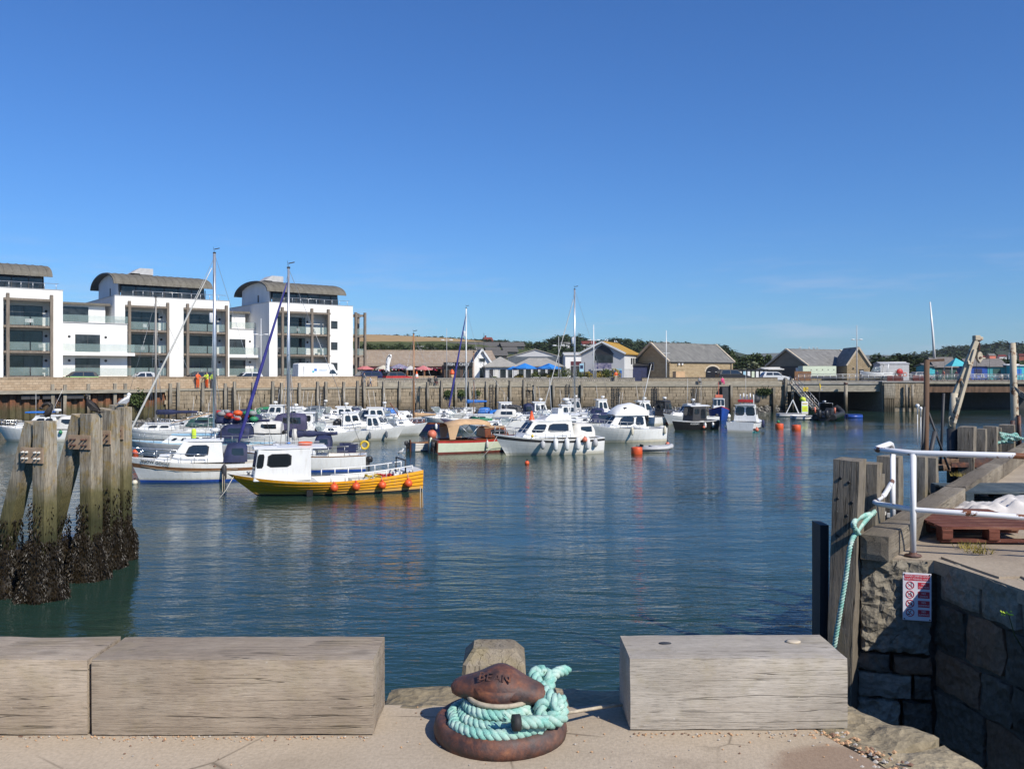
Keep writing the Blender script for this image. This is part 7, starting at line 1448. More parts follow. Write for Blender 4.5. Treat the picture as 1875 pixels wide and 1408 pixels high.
# haze box: thin sea air over the whole place
hz_m = bpy.data.materials.new('haze_air'); hz_m.use_nodes = True; ht = hz_m.node_tree; ht.nodes.clear(); ho = ht.nodes.new('ShaderNodeOutputMaterial'); hv = ht.nodes.new('ShaderNodeVolumePrincipled')
hv.inputs['Color'].default_value = (0.85, 0.92, 1.0, 1); hv.inputs['Density'].default_value = 0.00007; ht.links.new(hv.outputs[0], ho.inputs['Volume']); MT['haze_air'] = hz_m
b = MB(); b.b2(-5200, 5200, -120, 6700, -4.6, 140); o = b.build('haze', 'haze_air'); struct(o, 'stuff'); tag(o, 'thin pale sea haze over the harbour and hills', 'haze')
# ------------------------------------------------------------------ boats
class Boat:
    """x forward, y to port, z up from the water"""
    def __init__(s, name, label, px, py, head, L=6.5, B=2.3, fb=1.1, fs=.75, fm=None, rake=.5, ws=.82, flare=.40, mats=('gel', 'gel', 'gel', 'antiblue'), cock=(.06, .5), sole=.15, deckm='gel', cat='boat', group='moored boats in the harbour', z=0.0, kind='motor', clinker=0, stripe=None):
        g = gp(px, py, 0); s.t = thing(name, label, cat, (g.x, g.y, z), R(head), group); s.L, s.B, s.fb, s.fs, s.rake, s.ws, s.fl = L, B, fb, fs, rake, ws, flare; s.fm = fm if fm is not None else min(fs, fb)*.93
        s.kind = kind; rub, top, boot, anti = mats; n = 16; ts = [1-(1-i/n)**1.35 for i in range(n+1)]; ts[-1] = 1.0; s.ts = ts
        zr = [1.0, .93, .78, .60, .40, .2]; rows = lambda t: [(s.hp(t, f)) for f in zr]+[s.hz(t, .12), s.hz(t, 0.0), s.hz(t, -.28, .62), s.hz(t, -.42, .0)]
        R_ = [rows(t) for t in ts]; nr = len(R_[0]); bm = [0, 1, 1, 1, 1, 1, 2, 3, 3]
        if stripe: bm[stripe[0]] = 4
        b = MB()
        for sd_ in (1, -1):
            for i in range(n):
                for j in range(nr-1):
                    q = [R_[i][j], R_[i+1][j], R_[i+1][j+1], R_[i][j+1]]; q = [Vector((v.x, v.y*sd_, v.z)) for v in q]
                    b.add(q if sd_ < 0 else list(reversed(q)), [(0, 1, 2, 3)], bm[j], True)
        tr = [Vector(v) for v in R_[0]]; pl = tr+[Vector((v.x, -v.y, v.z)) for v in reversed(tr)]
        b.add(pl, [tuple(range(len(pl)))], 1); hm = [rub, top, boot, anti]+([stripe[1]] if stripe else [])
        s.hull = b.build('hull', hm, s.t)
        if clinker:
            zs = [1.0-.92*k/clinker for k in range(clinker+1)]
            for sd_ in (1, -1):
                for k in range(clinker):
                    b = MB(); rr = []
                    for t in ts[:-1]:
                        a, c = s.hp(t, zs[k]), s.hp(t, zs[k+1]+.015); o_ = .034; rr.append([Vector((v.x, (v.y+d_)*sd_, v.z)) for v, d_ in ((a, .004), (c, o_), (c, -.01))])
                    b.loft([[q[0], q[1]] for q in rr], closed=False, sm=False); b.loft([[q[1], q[2]] for q in rr], m=1, closed=False, sm=False); b.tube([q[1] for q in rr], .006, 4, 1); b.build('strake', [top, 'black'], s.hull)
        # deck with cockpit well
        b = MB(); c0, c1 = cock; cw = .13
        tt = sorted(set(ts+[c0, c1]))
        def gw(t, k=1.0, dz=-.02): p = s.hp(t, 1.0); return Vector((p.x, max(p.y*k-.012, 0), p.z+dz))
        for i in range(len(tt)-1):
            t0, t1 = tt[i], tt[i+1]; A, C = gw(t0), gw(t1)
            if t0 >= c0-1e-6 and t1 <= c1+1e-6:
                for sd_ in (1, -1):
                    f = lambda v, dy, z=None: Vector((v.x, sd_*(max(v.y-dy, 0) if z is None else max(min(v.y-dy, s.hz((v.x+s.L/2)/s.L, z).y-.05), 0)), v.z if z is None else z)); q = [(f(A, 0), f(C, 0), f(C, cw), f(A, cw)), (f(A, cw), f(C, cw), f(C, cw, sole), f(A, cw, sole)), (f(A, cw, sole), f(C, cw, sole), Vector((C.x, 0, sole)), Vector((A.x, 0, sole)))]
                    for k in q: b.add(k if sd_ > 0 else tuple(reversed(k)), [(3, 2, 1, 0)])
            else: b.add([A, C, Vector((C.x, 0, C.z+.04)), Vector((A.x, 0, A.z+.04))], [(0, 1, 2, 3)][::1]); b.add([Vector((A.x, 0, A.z+.04)), Vector((C.x, 0, C.z+.04)), Vector((C.x, -C.y, C.z)), Vector((A.x, -A.y, A.z))], [(0, 1, 2, 3)])
        for c_ in (c0, c1): p = gw(c_); yb = max(min(p.y-cw, s.hz(c_, sole).y-.05), 0); b.add([(p.x, p.y-.03, p.z), (p.x, -p.y+.03, p.z), (p.x, -yb, sole), (p.x, yb, sole)], [(0, 1, 2, 3)])
        s.deck = b.build('deck', deckm, s.t)
    def sheer(s, t): a = s.fs*(1-t)*(1-2*t)+s.fm*4*t*(1-t)*1.0+s.fb*t*(2*t-1); return max(a, .2)
    def hb(s, t):
        if t < .45: return s.B/2*(s.ws+(1-s.ws)*sin(t/.45*pi/2))
        return s.B/2*(1-((t-.45)/.55)**2.3)+.012
    def hp(s, t, f): sh = s.sheer(t); z = sh*f; return s.hz(t, max(z, .0))
    def hz(s, t, z, kk=None):
        sh = s.sheer(t); f = max(min(z/sh, 1), 0); k = 1-(.10+s.fl*t*t*1.6)*(1-f)**1.3
        if kk is not None: k *= kk
        return Vector((-s.L/2+s.L*t-s.rake*(1-f)*t**5-(.25*s.rake*t**8 if z < 0 else 0), s.hb(t)*max(k, 0.0), z))
    def X(s, t): return -s.L/2+s.L*t
    def part(s, name, mb, mt, par=None, bevel=0): return mb.build(name, mt, par or s.t, bevel)
    def cabin(s, x0, x1, w0, w1, z0, z1, fr=.3, br=.05, tw=.86, mt='gel', side=(), front=0, back=0, roof=(.1, .1, .07), roofm=None, fm='rubber', name='cabin', gm='glass', cam=.06, bh=None):
        P = {}
        for (k, x, w_, z) in (('a', x0, w0, z0), ('b', x1, w1, z0), ('A', x0+br, w0*tw, z1), ('B', x1-fr, w1*tw, z1)):
            for sd_ in (1, -1): P[k+('p' if sd_ > 0 else 's')] = Vector((x, sd_*w_/2, z))
        b = MB(); v = [P[k] for k in ('ap', 'as', 'bs', 'bp', 'Ap', 'As', 'Bs', 'Bp')]; b.add(v, [(0, 1, 2, 3), (7, 6, 5, 4), (1, 5, 6, 2), (0, 3, 7, 4), (3, 2, 6, 7), (0, 4, 5, 1)]); o = s.part(name, b, mt, bevel=.035)
        def win(c, u0, u1, v0, v1, nm='window', r=.16):
            a, b_, c_, d = c; n_ = (b_-a).cross(d-a).normalized(); f = lambda u, v_: a.lerp(b_, u).lerp(d.lerp(c_, u), v_)
            cx_ = f((u0+u1)/2, (v0+v1)/2)
            def ring(g, off, k=r):
                out = []
                for (su, sv) in ((0, 0), (1, 0), (1, 1), (0, 1)):
                    for (du, dv) in (((k, 0), (0, k)) if (su+sv) % 2 else ((0, k), (k, 0))):
                        uu = u0+(u1-u0)*(du if su == 0 else 1-du); vv = v0+(v1-v0)*(dv if sv == 0 else 1-dv); p = f(uu, vv); out.append(cx_+(p-cx_)*g+n_*off)
                return out
            r0 = ring(1.0, .008); mb = MB(); mb.add(r0, [tuple(range(8))]); fo = s.part(nm+'_frame', mb, fm, o); mb = MB(); mb.add(ring(.90, .016), [tuple(range(8))]); s.part(nm, mb, gm, fo)
        for (u0, u1, v0, v1) in side: win((P['ap'], P['bp'], P['Bp'], P['Ap']), u0, u1, v0, v1) if False else (win((P['bp'], P['ap'], P['Ap'], P['Bp']), 1-u1, 1-u0, v0, v1), win((P['as'], P['bs'], P['Bs'], P['As']), u0, u1, v0, v1))
        for i in range(front): win((P['bs'], P['bp'], P['Bp'], P['Bs']), (i+.08)/front, (i+.92)/front, .34 if z1-z0 > .9 else .15, .92, 'windscreen')
        for i in range(back): win((P['ap'], P['as'], P['As'], P['Ap']), (i+.08)/back, (i+.92)/back, .36, .9, 'aft_window')
        if roof:
            of, ob, th = roof; rr = []
            for k in range(7):
                u = k/6; x = (x0+br-ob)+(x1-fr+of-(x0+br-ob))*u; ww = (w0*(1-u)+w1*u)*tw/2+.06; ww *= 1-.18*max(0, u-.8)/.2; rr.append([Vector((x, -ww, z1)), Vector((x, -ww, z1+th*.6)), Vector((x, -ww*.5, z1+th+cam*.8)), Vector((x, 0, z1+th+cam)), Vector((x, ww*.5, z1+th+cam*.8)), Vector((x, ww, z1+th*.6)), Vector((x, ww, z1))])
            b = MB(); b.loft(rr, sm=False); s.part('roof', b, roofm or mt, o)
        return o
    def canopy(s, x0, x1, w_, z0, z1, mt='navy', fr=.3, br=.15, win=True, name='canopy'):
        rr = []; n = 11; rq = random.Random(int(x0*100)+int(z1*977)); st = ((0, .0, .80), (.06, .0, .93), (.35, 0, 1.0), (.7, 0, .98), (.86, 0, .90), (1.0, 0, .42), (1.06, 0, .04))
        for (u, _, hk) in st:
            x = x0+(x1-x0)*u; zt = (z1-z0)*hk; wk_ = 1-.10*max(0, u-.7)/.36
            rr.append([Vector((x+rq.uniform(-.015, .015), -w_/2*wk_*(1-.10*sin(pi*j_/(n-1)))*(abs(cos(pi*j_/(n-1)))**.55)*(1 if j_ < n/2 else -1), z0+zt*sin(pi*j_/(n-1))**.55+rq.uniform(-.012, .012)*(0 < j_ < n-1))) for j_ in range(n)])
        b = MB(); b.loft(rr, closed=False); b.add(rr[0], [tuple(range(n))]); o = s.part(name, b, mt)
        if win and z1-z0 > .7:
            for sd_ in (1, -1):
                b = MB(); y = sd_*(w_/2*.955+.012); zz0, zz1 = z0+(z1-z0)*.36, z0+(z1-z0)*.74; xa, xb = x0+(x1-x0)*.14, x0+(x1-x0)*.68; b.add([(xa, y, zz0), (xb, y*.99, zz0), (xb-.05, y*.955, zz1), (xa+.03, y*.955, zz1)], [(0, 1, 2, 3)]); s.part('canopy_window', b, 'glass', o)
        return o
    def screen(s, x, w_, z0, z1, rk=.35, d=.7, fm='alu'):
        b = MB(); A = [Vector((x-d, w_/2, z0)), Vector((x, w_*.32, z0)), Vector((x, -w_*.32, z0)), Vector((x-d, -w_/2, z0))]; T = [Vector((p.x-rk, p.y*.9, z1)) for p in A]; b.loft([A, T], closed=False, sm=False); o = s.part('windscreen', b, 'clearglass'); b = MB(); b.tube(T, .025, 5); b.tube(A, .025, 5)
        for a, c in zip(A, T): b.tube([a, c], .022, 5)
        s.part('screen_frame', b, fm, o)
    def outboard(s, y=0, sc=1.0, mt='black'):
        x = -s.L/2; b = MB(); rr = []
        for (z, kx, ky) in ((.55, .7, .8), (.65, 1, 1), (.95, 1.05, 1), (1.12, .8, .75), (1.16, .4, .4)): rr.append([Vector((x-.28*sc+(.28*kx*cos(a*pi/4))*sc, y+.19*ky*sin(a*pi/4)*sc, .15+z*sc*.85)) for a in range(8)])
        b.loft(rr); o = s.part('outboard_engine', b, mt); b = MB(); b.box((x-.24*sc, y, .30), (.16*sc, .1*sc, .8)); b.box((x-.1*sc, y, .55*sc), (.22*sc, .26*sc, .3)); s.part('engine_leg', b, 'dark', o)
    def fender(s, t, sd_=1, z=None, r=.11, l=.55, mt='white', ball=False):
        p = s.hp(t, .55); y = sd_*(s.hb(t)+r*.8); z = z if z is not None else s.sheer(t)*.5; b = MB()
        if ball: b.ball((p.x, y, z), r, 10); b.lathe([(r*.35, 0), (r*.2, r*.5)], 8, Matrix.Translation((p.x, y, z+r*.9)))
        else: b.lathe([(.02, -l/2-.06), (r*.6, -l/2), (r, -l/2+.08), (r, l/2-.08), (r*.6, l/2), (.02, l/2+.06)], 10, Matrix.Translation((p.x, y, z)))
        o = s.part('fender', b, mt); b = MB(); b.tube([(p.x, y, z+l*.4), (p.x, sd_*s.hb(t)*.98, s.sheer(t)+.05)], .012, 4); s.part('lanyard', b, 'ropewhite', o)
    def rail(s, t0, t1=1.0, h=.5, both=True, n=6, mt='chrome', inb=.04, mid=True, close=True, r=.018):
        b = MB()
        for sd_ in ((1, -1) if both else (1,)):
            pts = []
            for i in range(n+1):
                t = t0+(t1-t0)*i/n; p = s.hp(min(t, .985), 1.0); pts.append(Vector((p.x, sd_*max(p.y-inb, 0.03), p.z)))
            top_ = [q+Vector((0, 0, h)) for q in pts]; b.tube(top_, r, 5)
            if mid: b.tube([q+Vector((0, 0, h*.5)) for q in pts], r*.6, 4)
            for q, u in zip(pts, top_): b.tube([q, u], r*.9, 5)
        if t1 >= .95 and close: p = s.hp(.985, 1.0); b.tube([(p.x, .05, p.z+h), (p.x+.12, 0, p.z+h), (p.x, -.05, p.z+h)], r, 5)
        s.part('guard_rail', b, mt)
    def mast(s, x, h, z0=1.0, r=.07, mt='alu', boom=None, jib=None, spread=(.55,), back=True, lean=0.0, reflector=False, top_='dark', wire=.015, base_x=None):
        b = MB(); b.tube([(x, 0, z0-.4), (x+lean*.5, 0, z0+h*.5), (x+lean, 0, z0+h)], [r, r*.95, r*.75], 10); m_ = s.part('mast', b, mt); T = Vector((x+lean, 0, z0+h)); b = MB()
        for f in spread: b.beam((x+lean*f, -.75, z0+h*f), (x+lean*f, .75, z0+h*f), .05, .03)
        if spread: s.part('spreader', b, mt, m_)
        b = MB()
        for sd_ in (1, -1):
            y = sd_*s.B*.46; f = spread[0] if spread else .6
            b.tube([(x-.1, y, z0-.1), (x+lean*f, sd_*.75 if spread else y*.5, z0+h*f), T-Vector((0, 0, .15))], wire, 3); b.tube([(x+.35, y*.96, z0-.1), (x+lean*f, 0, z0+h*f)], wire, 3); b.tube([(x-.5, y*.96, z0-.1), (x+lean*f, 0, z0+h*f)], wire, 3)
        if back: b.tube([(-s.L/2+.1, 0, s.fs), T], wire, 3)
        bow = Vector((s.L/2-.15, 0, s.fb+.05)); b.tube([bow, T-Vector((0, 0, .25))], wire, 3); s.part('rigging', b, 'steel', m_)
        if jib:
            b = MB(); a, c = bow+Vector((0, 0, .3)), T-Vector((0, 0, h*.05)); b.tube([a.lerp(c, u) for u in (0, .05, .3, .6, .9, .97)], [.03, .085*jib[1], .095*jib[1], .07*jib[1], .045*jib[1], .02], 8); s.part('furled_sail', b, jib[0], m_)
        if boom:
            l, mt2, zb = boom; b = MB(); b.tube([(x-.1, 0, zb), (x-l, 0, zb+.12)], .05, 6); bo = s.part('boom', b, 'alu', m_)
            if mt2:
                rr = []; rq = random.Random(int(h*100))
                for k in range(11): u = k/10; hh = (.24-.15*u)*(1+.18*rq.uniform(-1, 1)); ww = .13-.05*u; xx = x-.05-l*u*1.02; rr.append([Vector((xx, ww*cos(a*pi/4), zb+.12*u+.10*(1-u)+hh*sin(a*pi/4))) for a in range(8)])
                b = MB(); b.loft(rr); s.part('sail_cover', b, mt2, bo)
        b = MB(); b.tube([T, T+Vector((.06, 0, .45))], .012, 4); b.box(T+Vector((0, 0, .05)), (.18, .12, .10)); b.beam(T+Vector((0, 0, .3)), T+Vector((-.35, 0, .38)), .02, .06); s.part('masthead_gear', b, top_, m_)
        if reflector: b = MB(); b.lathe([(.10, 0), (.13, .08), (.13, .62), (.10, .7)], 10, Matrix.Translation((x+.22, 0, z0+h*reflector))); s.part('radar_reflector', b, 'white', m_)
        return m_
    def aerial(s, x, y, z, h=1.6, lean=0.0, mt='white', r=.014): b = MB(); b.tube([(x, y, z), (x+lean, y, z+h)], [r*1.3, r*.7], 5); s.part('aerial', b, mt)
    def radar(s, x, z, r=.28, y=0): b = MB(); b.lathe([(r*.3, 0), (r*.3, .15), (r, .17), (r*1.03, .28), (r*.75, .36)], 14, Matrix.Translation((x, y, z))); s.part('radar_dome', b, 'white')
    def mooring(s, tt=(.98,), out=1.6):
        p = s.hp(.97, 1.0); b = MB(); b.tube([(p.x, .1, p.z-.1), (p.x+out*.5, .25, p.z*.35), (p.x+out, .35, -.05)], .018, 4); s.part('mooring_line', b, 'ropewhite')
    def ring(s, x, y, z, r=.28, mt='orange', flat=True):
        b = MB(); b.tube([(x+r*cos(a*pi/8), y+(r*sin(a*pi/8) if flat else 0), z+(0 if flat else r*sin(a*pi/8))) for a in range(16)], .075, 7, closed=True); s.part('life_ring', b, mt)
    def name(s, txt, t, f, size, mt='navy', sd_=1, sx=1.0):
        p = s.hp(t, f); q = s.hp(t+.03, f); u = s.hp(t, min(f+.08, 1)); P = Vector((p.x, p.y*sd_, p.z)); d = Vector((q.x, q.y*sd_, q.z))-P; up = Vector((u.x, u.y*sd_, u.z))-P; xd = -d if sd_ > 0 else d; M = axes(P, xd, up); n_ = M.col[2].xyz; M.translation = P+n_*.012
        mb = MB(); add_text(mb, txt, size, .004, M, 0, 'CENTER', sx); s.part('name_lettering', mb, mt, s.hull)

W4 = (.06, .45, .3, .85)
# --- yellow fishing boat in front
b_ = Boat('fishing_boat', 'bright yellow clinker fishing boat with white wheelhouse and orange fenders', 597, 902, 202, 9.1, 2.7, 1.12, 1.02, .68, 1.35, .80, .62, ('rubber', 'plankyellow', 'dark', 'black'), (.05, .56), .12, 'offwhite', 'boat', clinker=5)
b_.cabin(.85, 3.45, 1.80, 1.25, .74, 2.22, .22, .0, .92, 'white', ((.36, .80, .44, .86), (.86, .985, .42, .86)), 3, 0, (.16, .75, .07), 'white', cam=.05)
b_.ring(1.0, .05, 2.42); b = MB(); b.tube([(.2, .7, 2.42), (1.2, .72, 2.46), (2.3, .6, 2.44)], .02, 5); b.tube([(.2, -.7, 2.42), (1.2, -.72, 2.46), (2.3, -.6, 2.44)], .02, 5); b_.part('roof_rail', b, 'lgrey')
b_.rail(.06, .50, .32, True, 6, 'white', .05, False, False, .03)
for t in (.09, .235, .375, .49): b_.fender(t, 1, .42, .20, .4, 'buoyor', True)
b = MB(); b.box((-1.6, 0, .42), (.9, .9, .42)); b_.part('engine_box', b, 'cream', bevel=.03); b = MB(); b.box((-2.6, .3, .35), (.7, .5, .35)); b.box((-2.5, -.4, .33), (.6, .4, .3)); b_.part('fish_box', b, 'white', bevel=.02)
b = MB(); rq = random.Random(3); b.tube([(-2.2+rq.uniform(-.5, .5), rq.uniform(-.2, .6), .5+rq.uniform(0, .35)) for i in range(26)], .022, 5); b_.part('rope_heap', b, 'yellow'); b = MB(); b.tube([(-3.0+rq.uniform(-.4, .6), rq.uniform(-.3, .7), .5+rq.uniform(0, .3)) for i in range(22)], .05, 5); b_.part('net_heap', b, 'red')
b = MB(); b.tube([(-3.7, .9, .9), (-3.7, .9, 1.5), (-3.7, -.9, 1.5), (-3.7, -.9, .9)], .04, 6); b.tube([(-3.2, .95, .9), (-3.2, .95, 1.4)], .03, 5); b_.part('stern_gantry', b, 'dark')
b = MB(); b.box((-3.9, 0, .95), (.4, 1.7, .06)); b.box((-3.5, .2, .75), (.5, .5, .3)); b_.part('stern_bench', b, 'white', bevel=.01)
b_.mooring(out=.7); b = MB(); b.box((.95, 1.05, .16), (.28, .1, .3)); b_.part('exhaust_plate', b, 'black')
b = MB(); b.lathe([(.05, 0), (.06, .12), (.1, .14), (.08, .18)], 8, Matrix.Translation((3.6, 0, 1.0))); b.box((3.4, .0, .98), (.5, .3, .06)); b_.part('bow_cleat', b, 'steel')
# --- Snow Goose
b_ = Boat('cabin_cruiser', 'white cabin cruiser lettered SNOW GOOSE with brown rubbing strake and blue waterline', 362, 879, 197, 6.9, 2.35, 1.35, .95, .98, .6, .86, .38, ('gel', 'gel', 'royal', 'antiblue'), (.05, .30), .2, 'offwhite', stripe=(2, 'brownwood'))
b_.cabin(-1.35, 1.45, 1.75, 1.45, 1.0, 2.12, .75, .12, .84, 'gel', ((.30, .78, .30, .84),), 2, 0, (.0, .1, .05), cam=.06); b_.cabin(1.35, 2.3, 1.35, .8, 1.05, 1.36, .4, 0, .8, 'gel', (), 0, 0, (.0, .0, .03))
b_.rail(.42, 1.0, .5); b_.fender(.30, 1, .52, .13, .75, 'dark'); b_.name('SNOW GOOSE', .80, .93, .22, 'black', 1, 1.1); b_.aerial(-1.2, .5, 2.1, .9, 0, 'dark', .03)
o = b_.canopy(-2.55, -1.35, 1.9, 1.0, 2.0, 'navy'); b = MB(); b.lathe([(.20, 0), (.27, .06), (.25, .16), (.1, .2)], 12, Matrix.Translation((-.9, .1, 2.6))); b.tube([(-.9, .1, 2.2), (-.9, .1, 2.6)], .04, 5); b_.part('radar_dome', b, 'white'); b_.mooring(out=.8)
b = MB(); b.tube([b_.hp(t, .70-.10*sin(pi*(t-.2)/.75))+Vector((0, .03, 0)) for t in (.92, .8, .65, .5, .35, .2)], .015, 4); b_.part('slack_line', b, 'cord')
# --- yacht behind the yellow boat, navy furled jib
b_ = Boat('sailing_yacht', 'white yacht with brown strake, alloy mast and navy furled jib behind the yellow boat', 552, 861, 187, 7.6, 2.5, 1.25, .95, .95, .8, .72, .25, ('brownwood', 'gel', 'royal', 'antiblue'), (.06, .30), .3, 'gel')
b_.cabin(-.9, 2.2, 1.6, 1.0, .95, 1.5, .6, .05, .85, 'gel', ((.15, .45, .35, .75), (.55, .8, .35, .75)), 0, 0, (0, .05, .04)); b_.mast(.75, 10.6, 1.35, .085, 'alu', (2.75, 'navy', 2.05), ('jibblue', 1.15), (.52,), True, .0, False, 'dark')
b_.canopy(-1.75, -.75, 1.7, 1.3, 2.1, 'navy', name='spray_hood'); b_.rail(.04, 1.0, .55, True, 8, 'steel', .03, True)
for sd_ in (1, -1): b = MB(); b.box((-2.7, sd_*1.02, 1.32), (1.1, .03, .42)); b_.part('dodger', b, 'navy')
b_.ring(-3.72, .55, 1.5, .22, 'yellow', False); b_.outboard(.5, .7); b = MB(); b.lathe([(.16, -.3), (.2, 0), (.12, .35)], 8, Matrix.Translation((.75-.35, 0, 2.1))); b_.part('furled_staysail', b, 'offwhite'); b = MB(); b.lathe([(.11, 1.3), (.13, 1.5), (.1, 1.7)], 9, Matrix.Translation((.75, 0, 0))); b_.part('mast_boot', b, 'blue')
# --- big yacht with pale blue deck and the tallest mast
b_ = Boat('sailing_yacht', 'large yacht with pale blue deck, tallest mast and white furled jib', 368, 836, 186, 9.9, 2.9, 1.2, .95, .92, 1.1, .70, .25, ('offwhite', 'lgrey', 'navyhull', 'antired'), (.08, .30), .3, 'paleblue')
b_.cabin(-1.2, 2.6, 1.8, 1.1, .95, 1.5, .7, .05, .86, 'gel', ((.1, .28, .35, .78), (.34, .5, .35, .78), (.6, .68, .35, .7), (.78, .86, .35, .7)), 0, 0, (0, .1, .04), 'paleblue')
b_.mast(-.9, 12.6, 1.4, .125, 'alu', (3.6, 'navy', 2.35), ('offwhite', .8), (.36,), True, 0, .62); b_.rail(.05, 1.0, .6, True, 9, 'steel', .03, True); b_.canopy(-3.4, -1.3, 2.0, 1.3, 2.25, 'navy', name='spray_hood')
b = MB(); rq = random.Random(7)
for i, (mt, n) in enumerate((('red', 7), ('orange', 5), ('grey', 4), ('green', 3))):
    b = MB()
    for k in range(n): b.ball((-2.2+rq.uniform(-1.4, 1.2)-(i == 3)*1.2, rq.uniform(-.5, .4), 2.65+rq.uniform(-.12, .45)), rq.uniform(.16, .3), 6, 0, (1.3, 1, .8))
    b_.part('drying_oilskins', b, mt)
b = MB(); b.box((.3, .7, 1.62), (.3, .2, .7)); b_.part('bagged_sail', b, 'hiyel', bevel=.08)
# --- yacht with grey mast at left
b_ = Boat('sailing_yacht', 'yacht with dull grey mast and navy boom cover left of the tallest mast', 306, 806, 184, 8.2, 2.6, 1.15, .9, .88, .9, .72, .25, ('gel', 'gel', 'navyhull', 'antired'), (.08, .32), .3, 'gel')
b_.cabin(-.8, 2.4, 1.6, 1.0, .9, 1.42, .6, .05, .86, 'gel', ((.15, .4, .35, .75), (.5, .75, .35, .75)), 0, 0, (0, .1, .04)); b_.mast(.95, 10.9, 1.3, .10, 'greymast', (3.4, 'navy', 2.3), None, (.52,), True); b_.rail(.05, 1.0, .55, True, 8, 'steel'); b_.aerial(-3.6, .5, 1.0, 2.2, 0)
b = MB(); b.tube([(-.6, .9, 1.5), (-4.2, .8, 2.4)], .05, 6); b_.part('spare_spar', b, 'tan')
# --- left cruiser behind the dolphin
b_ = Boat('motor_cruiser', 'white motor cruiser with blue canopy rail at the left picture edge', 76, 807, 186, 7.4, 2.6, 1.35, 1.0, 1.0, .9, .85, .3, ('gel', 'gel', 'gel', 'antiblue'), (.04, .26), .35, 'gel')
b_.cabin(-1.6, 1.2, 2.0, 1.5, 1.05, 2.1, .95, .15, .82, 'gel', ((.12, .42, .42, .84), (.47, .80, .42, .84)), 2, 0, (.05, .25, .06)); b_.cabin(1.0, 2.5, 1.6, .8, 1.1, 1.45, .8, 0, .75, 'gel'); b_.rail(.45, 1.0, .5); b_.radar(-1.3, 2.35, .3); b_.aerial(-.9, .4, 2.2, 2.2, -1.0); b_.aerial(.2, .6, 2.2, 1.9)
b = MB(); b.box((0.1, 0, 2.42), (2.0, 1.3, .14)); b_.part('rolled_cover', b, 'blue', bevel=.05); b_.canopy(-2.9, -1.5, 2.1, 1.05, 2.15, 'offwhite'); b_.fender(.22, 1, .8, .16, .3, 'green', True); b_.outboard()
# --- small workboat with maroon rail by the sheet piles
b_ = Boat('workboat', 'small workboat with white wheelhouse and dark red rail by the sheet piles', 262, 779, 186, 6.2, 2.2, 1.15, .85, .8, .5, .85, .2, ('maroon', 'offwhite', 'antired', 'antired'), (.3, .62), .2, 'lgrey'); b_.cabin(-2.4, -.9, 1.5, 1.4, .8, 2.3, .1, 0, .95, 'white', ((.3, .6, .5, .85),), 2, 0, (.25, .1, .06)); b_.cabin(-.5, .1, .7, .6, .8, 1.6, .1, 0, .9, 'grey', (), 0, 0, None, name='winch_box'); b_.aerial(-1.6, .2, 2.3, 2.3); b_.aerial(-1.0, -.3, 2.3, 1.6)
# --- middle rows, left to right
def cruiser(label, px, py, head, L=6.2, can=None, canm='navy', scr=True, cab=True, ob=True, rails=True, mats=('gel', 'gel', 'gel', 'antiblue'), rad=False, aer=0, B=2.3, stripe=None, fend=0, fm='navy', fsd=1, name='motor_cruiser'):
    b_ = Boat(name, label, px, py, head, L, B, 1.15, .85, .86, .8, .86, .5, mats, (.05, .45), .25, 'gel', stripe=stripe)
    if cab: b_.cabin(-.1, L*.32, B*.66, B*.32, .92, 1.38, L*.12, .05, .8, 'gel', ((.2, .5, .3, .75),), 0, 0, (0, 0, .03))
    if scr: b_.screen(L*.06, B*.72, 1.05, 1.75, .45, .9)
    if can: b_.canopy(-L*.40, L*.0, B*.80, .92, can, canm)
    if ob: b_.outboard()
    if rails: b_.rail(.5, 1.0, .45)
    if rad: b_.radar(-.6, 2.2, .22); b = MB(); b.tube([(-.6, .8, .9), (-.7, .8, 2.2), (-.7, -.8, 2.2), (-.6, -.8, .9)], .04, 6); b_.part('arch', b, 'gel')
    for i in range(aer): b_.aerial(-.4-.5*i, .5-.9*i, 1.4, 2.2, -.2)
    for i in range(fend): b_.fender(.2+.27*i, fsd, None, .12, .5, fm)
    return b_
def pilot(label, px, py, head, L=6.0, fwd=.12, wl=1.9, h=2.15, side=((.12, .45, .42, .85), (.55, .9, .42, .85)), can=None, canm='navy', ob=True, mats=('gel', 'gel', 'gel', 'antiblue'), B=2.3, rad=0, aer=1, fend=0, fm='navy', fsd=1, cm='gel', name='pilot_boat', back=0, fr=.45, stripe=None, gm='glass', roofm=None):
    b_ = Boat(name, label, px, py, head, L, B, 1.25, .85, .9, .7, .86, .5, mats, (.05, .42), .25, 'gel', stripe=stripe); x1 = L*fwd+wl*.5; x0 = x1-wl
    b_.cabin(x0, x1, B*.70, B*.60, .9, h, fr, .05, .88, cm, side, 2, back, (.12, .2, .06), roofm, gm=gm); b_.cabin(x1-.2, x1+L*.18, B*.5, B*.3, .95, 1.35, .5, 0, .8, 'gel', (), 0, 0, None, name='fore_cabin')
    if can: b_.canopy(x0-1.1, x0+.1, B*.72, .9, h-.05, canm)
    if ob: b_.outboard()
    b_.rail(.5, 1.0, .5)
    if rad: b_.radar((x0+x1)/2, h+.12, .22)
    for i in range(aer): b_.aerial(x0+.3+.5*i, .5-.8*i, h, 1.8, -.25)
    for i in range(fend): b_.fender(.20+.26*i, fsd, None, .12, .5, fm)
    return b_
b_ = cruiser('white motor boat with dark navy tent canopy behind the second yacht mast', 500, 806, 188, 7.0, 2.35, 'purple', True, True, True, True); b_.fender(.6, 1, None, .12, .55, 'yellow')
pilot('white boat with grey-blue cabin and radar just right of the second mast', 548, 792, 186, 6.4, .05, 1.8, 2.3, can='x' and 'canvasgrey', canm='canvasgrey', rad=1, aer=1)
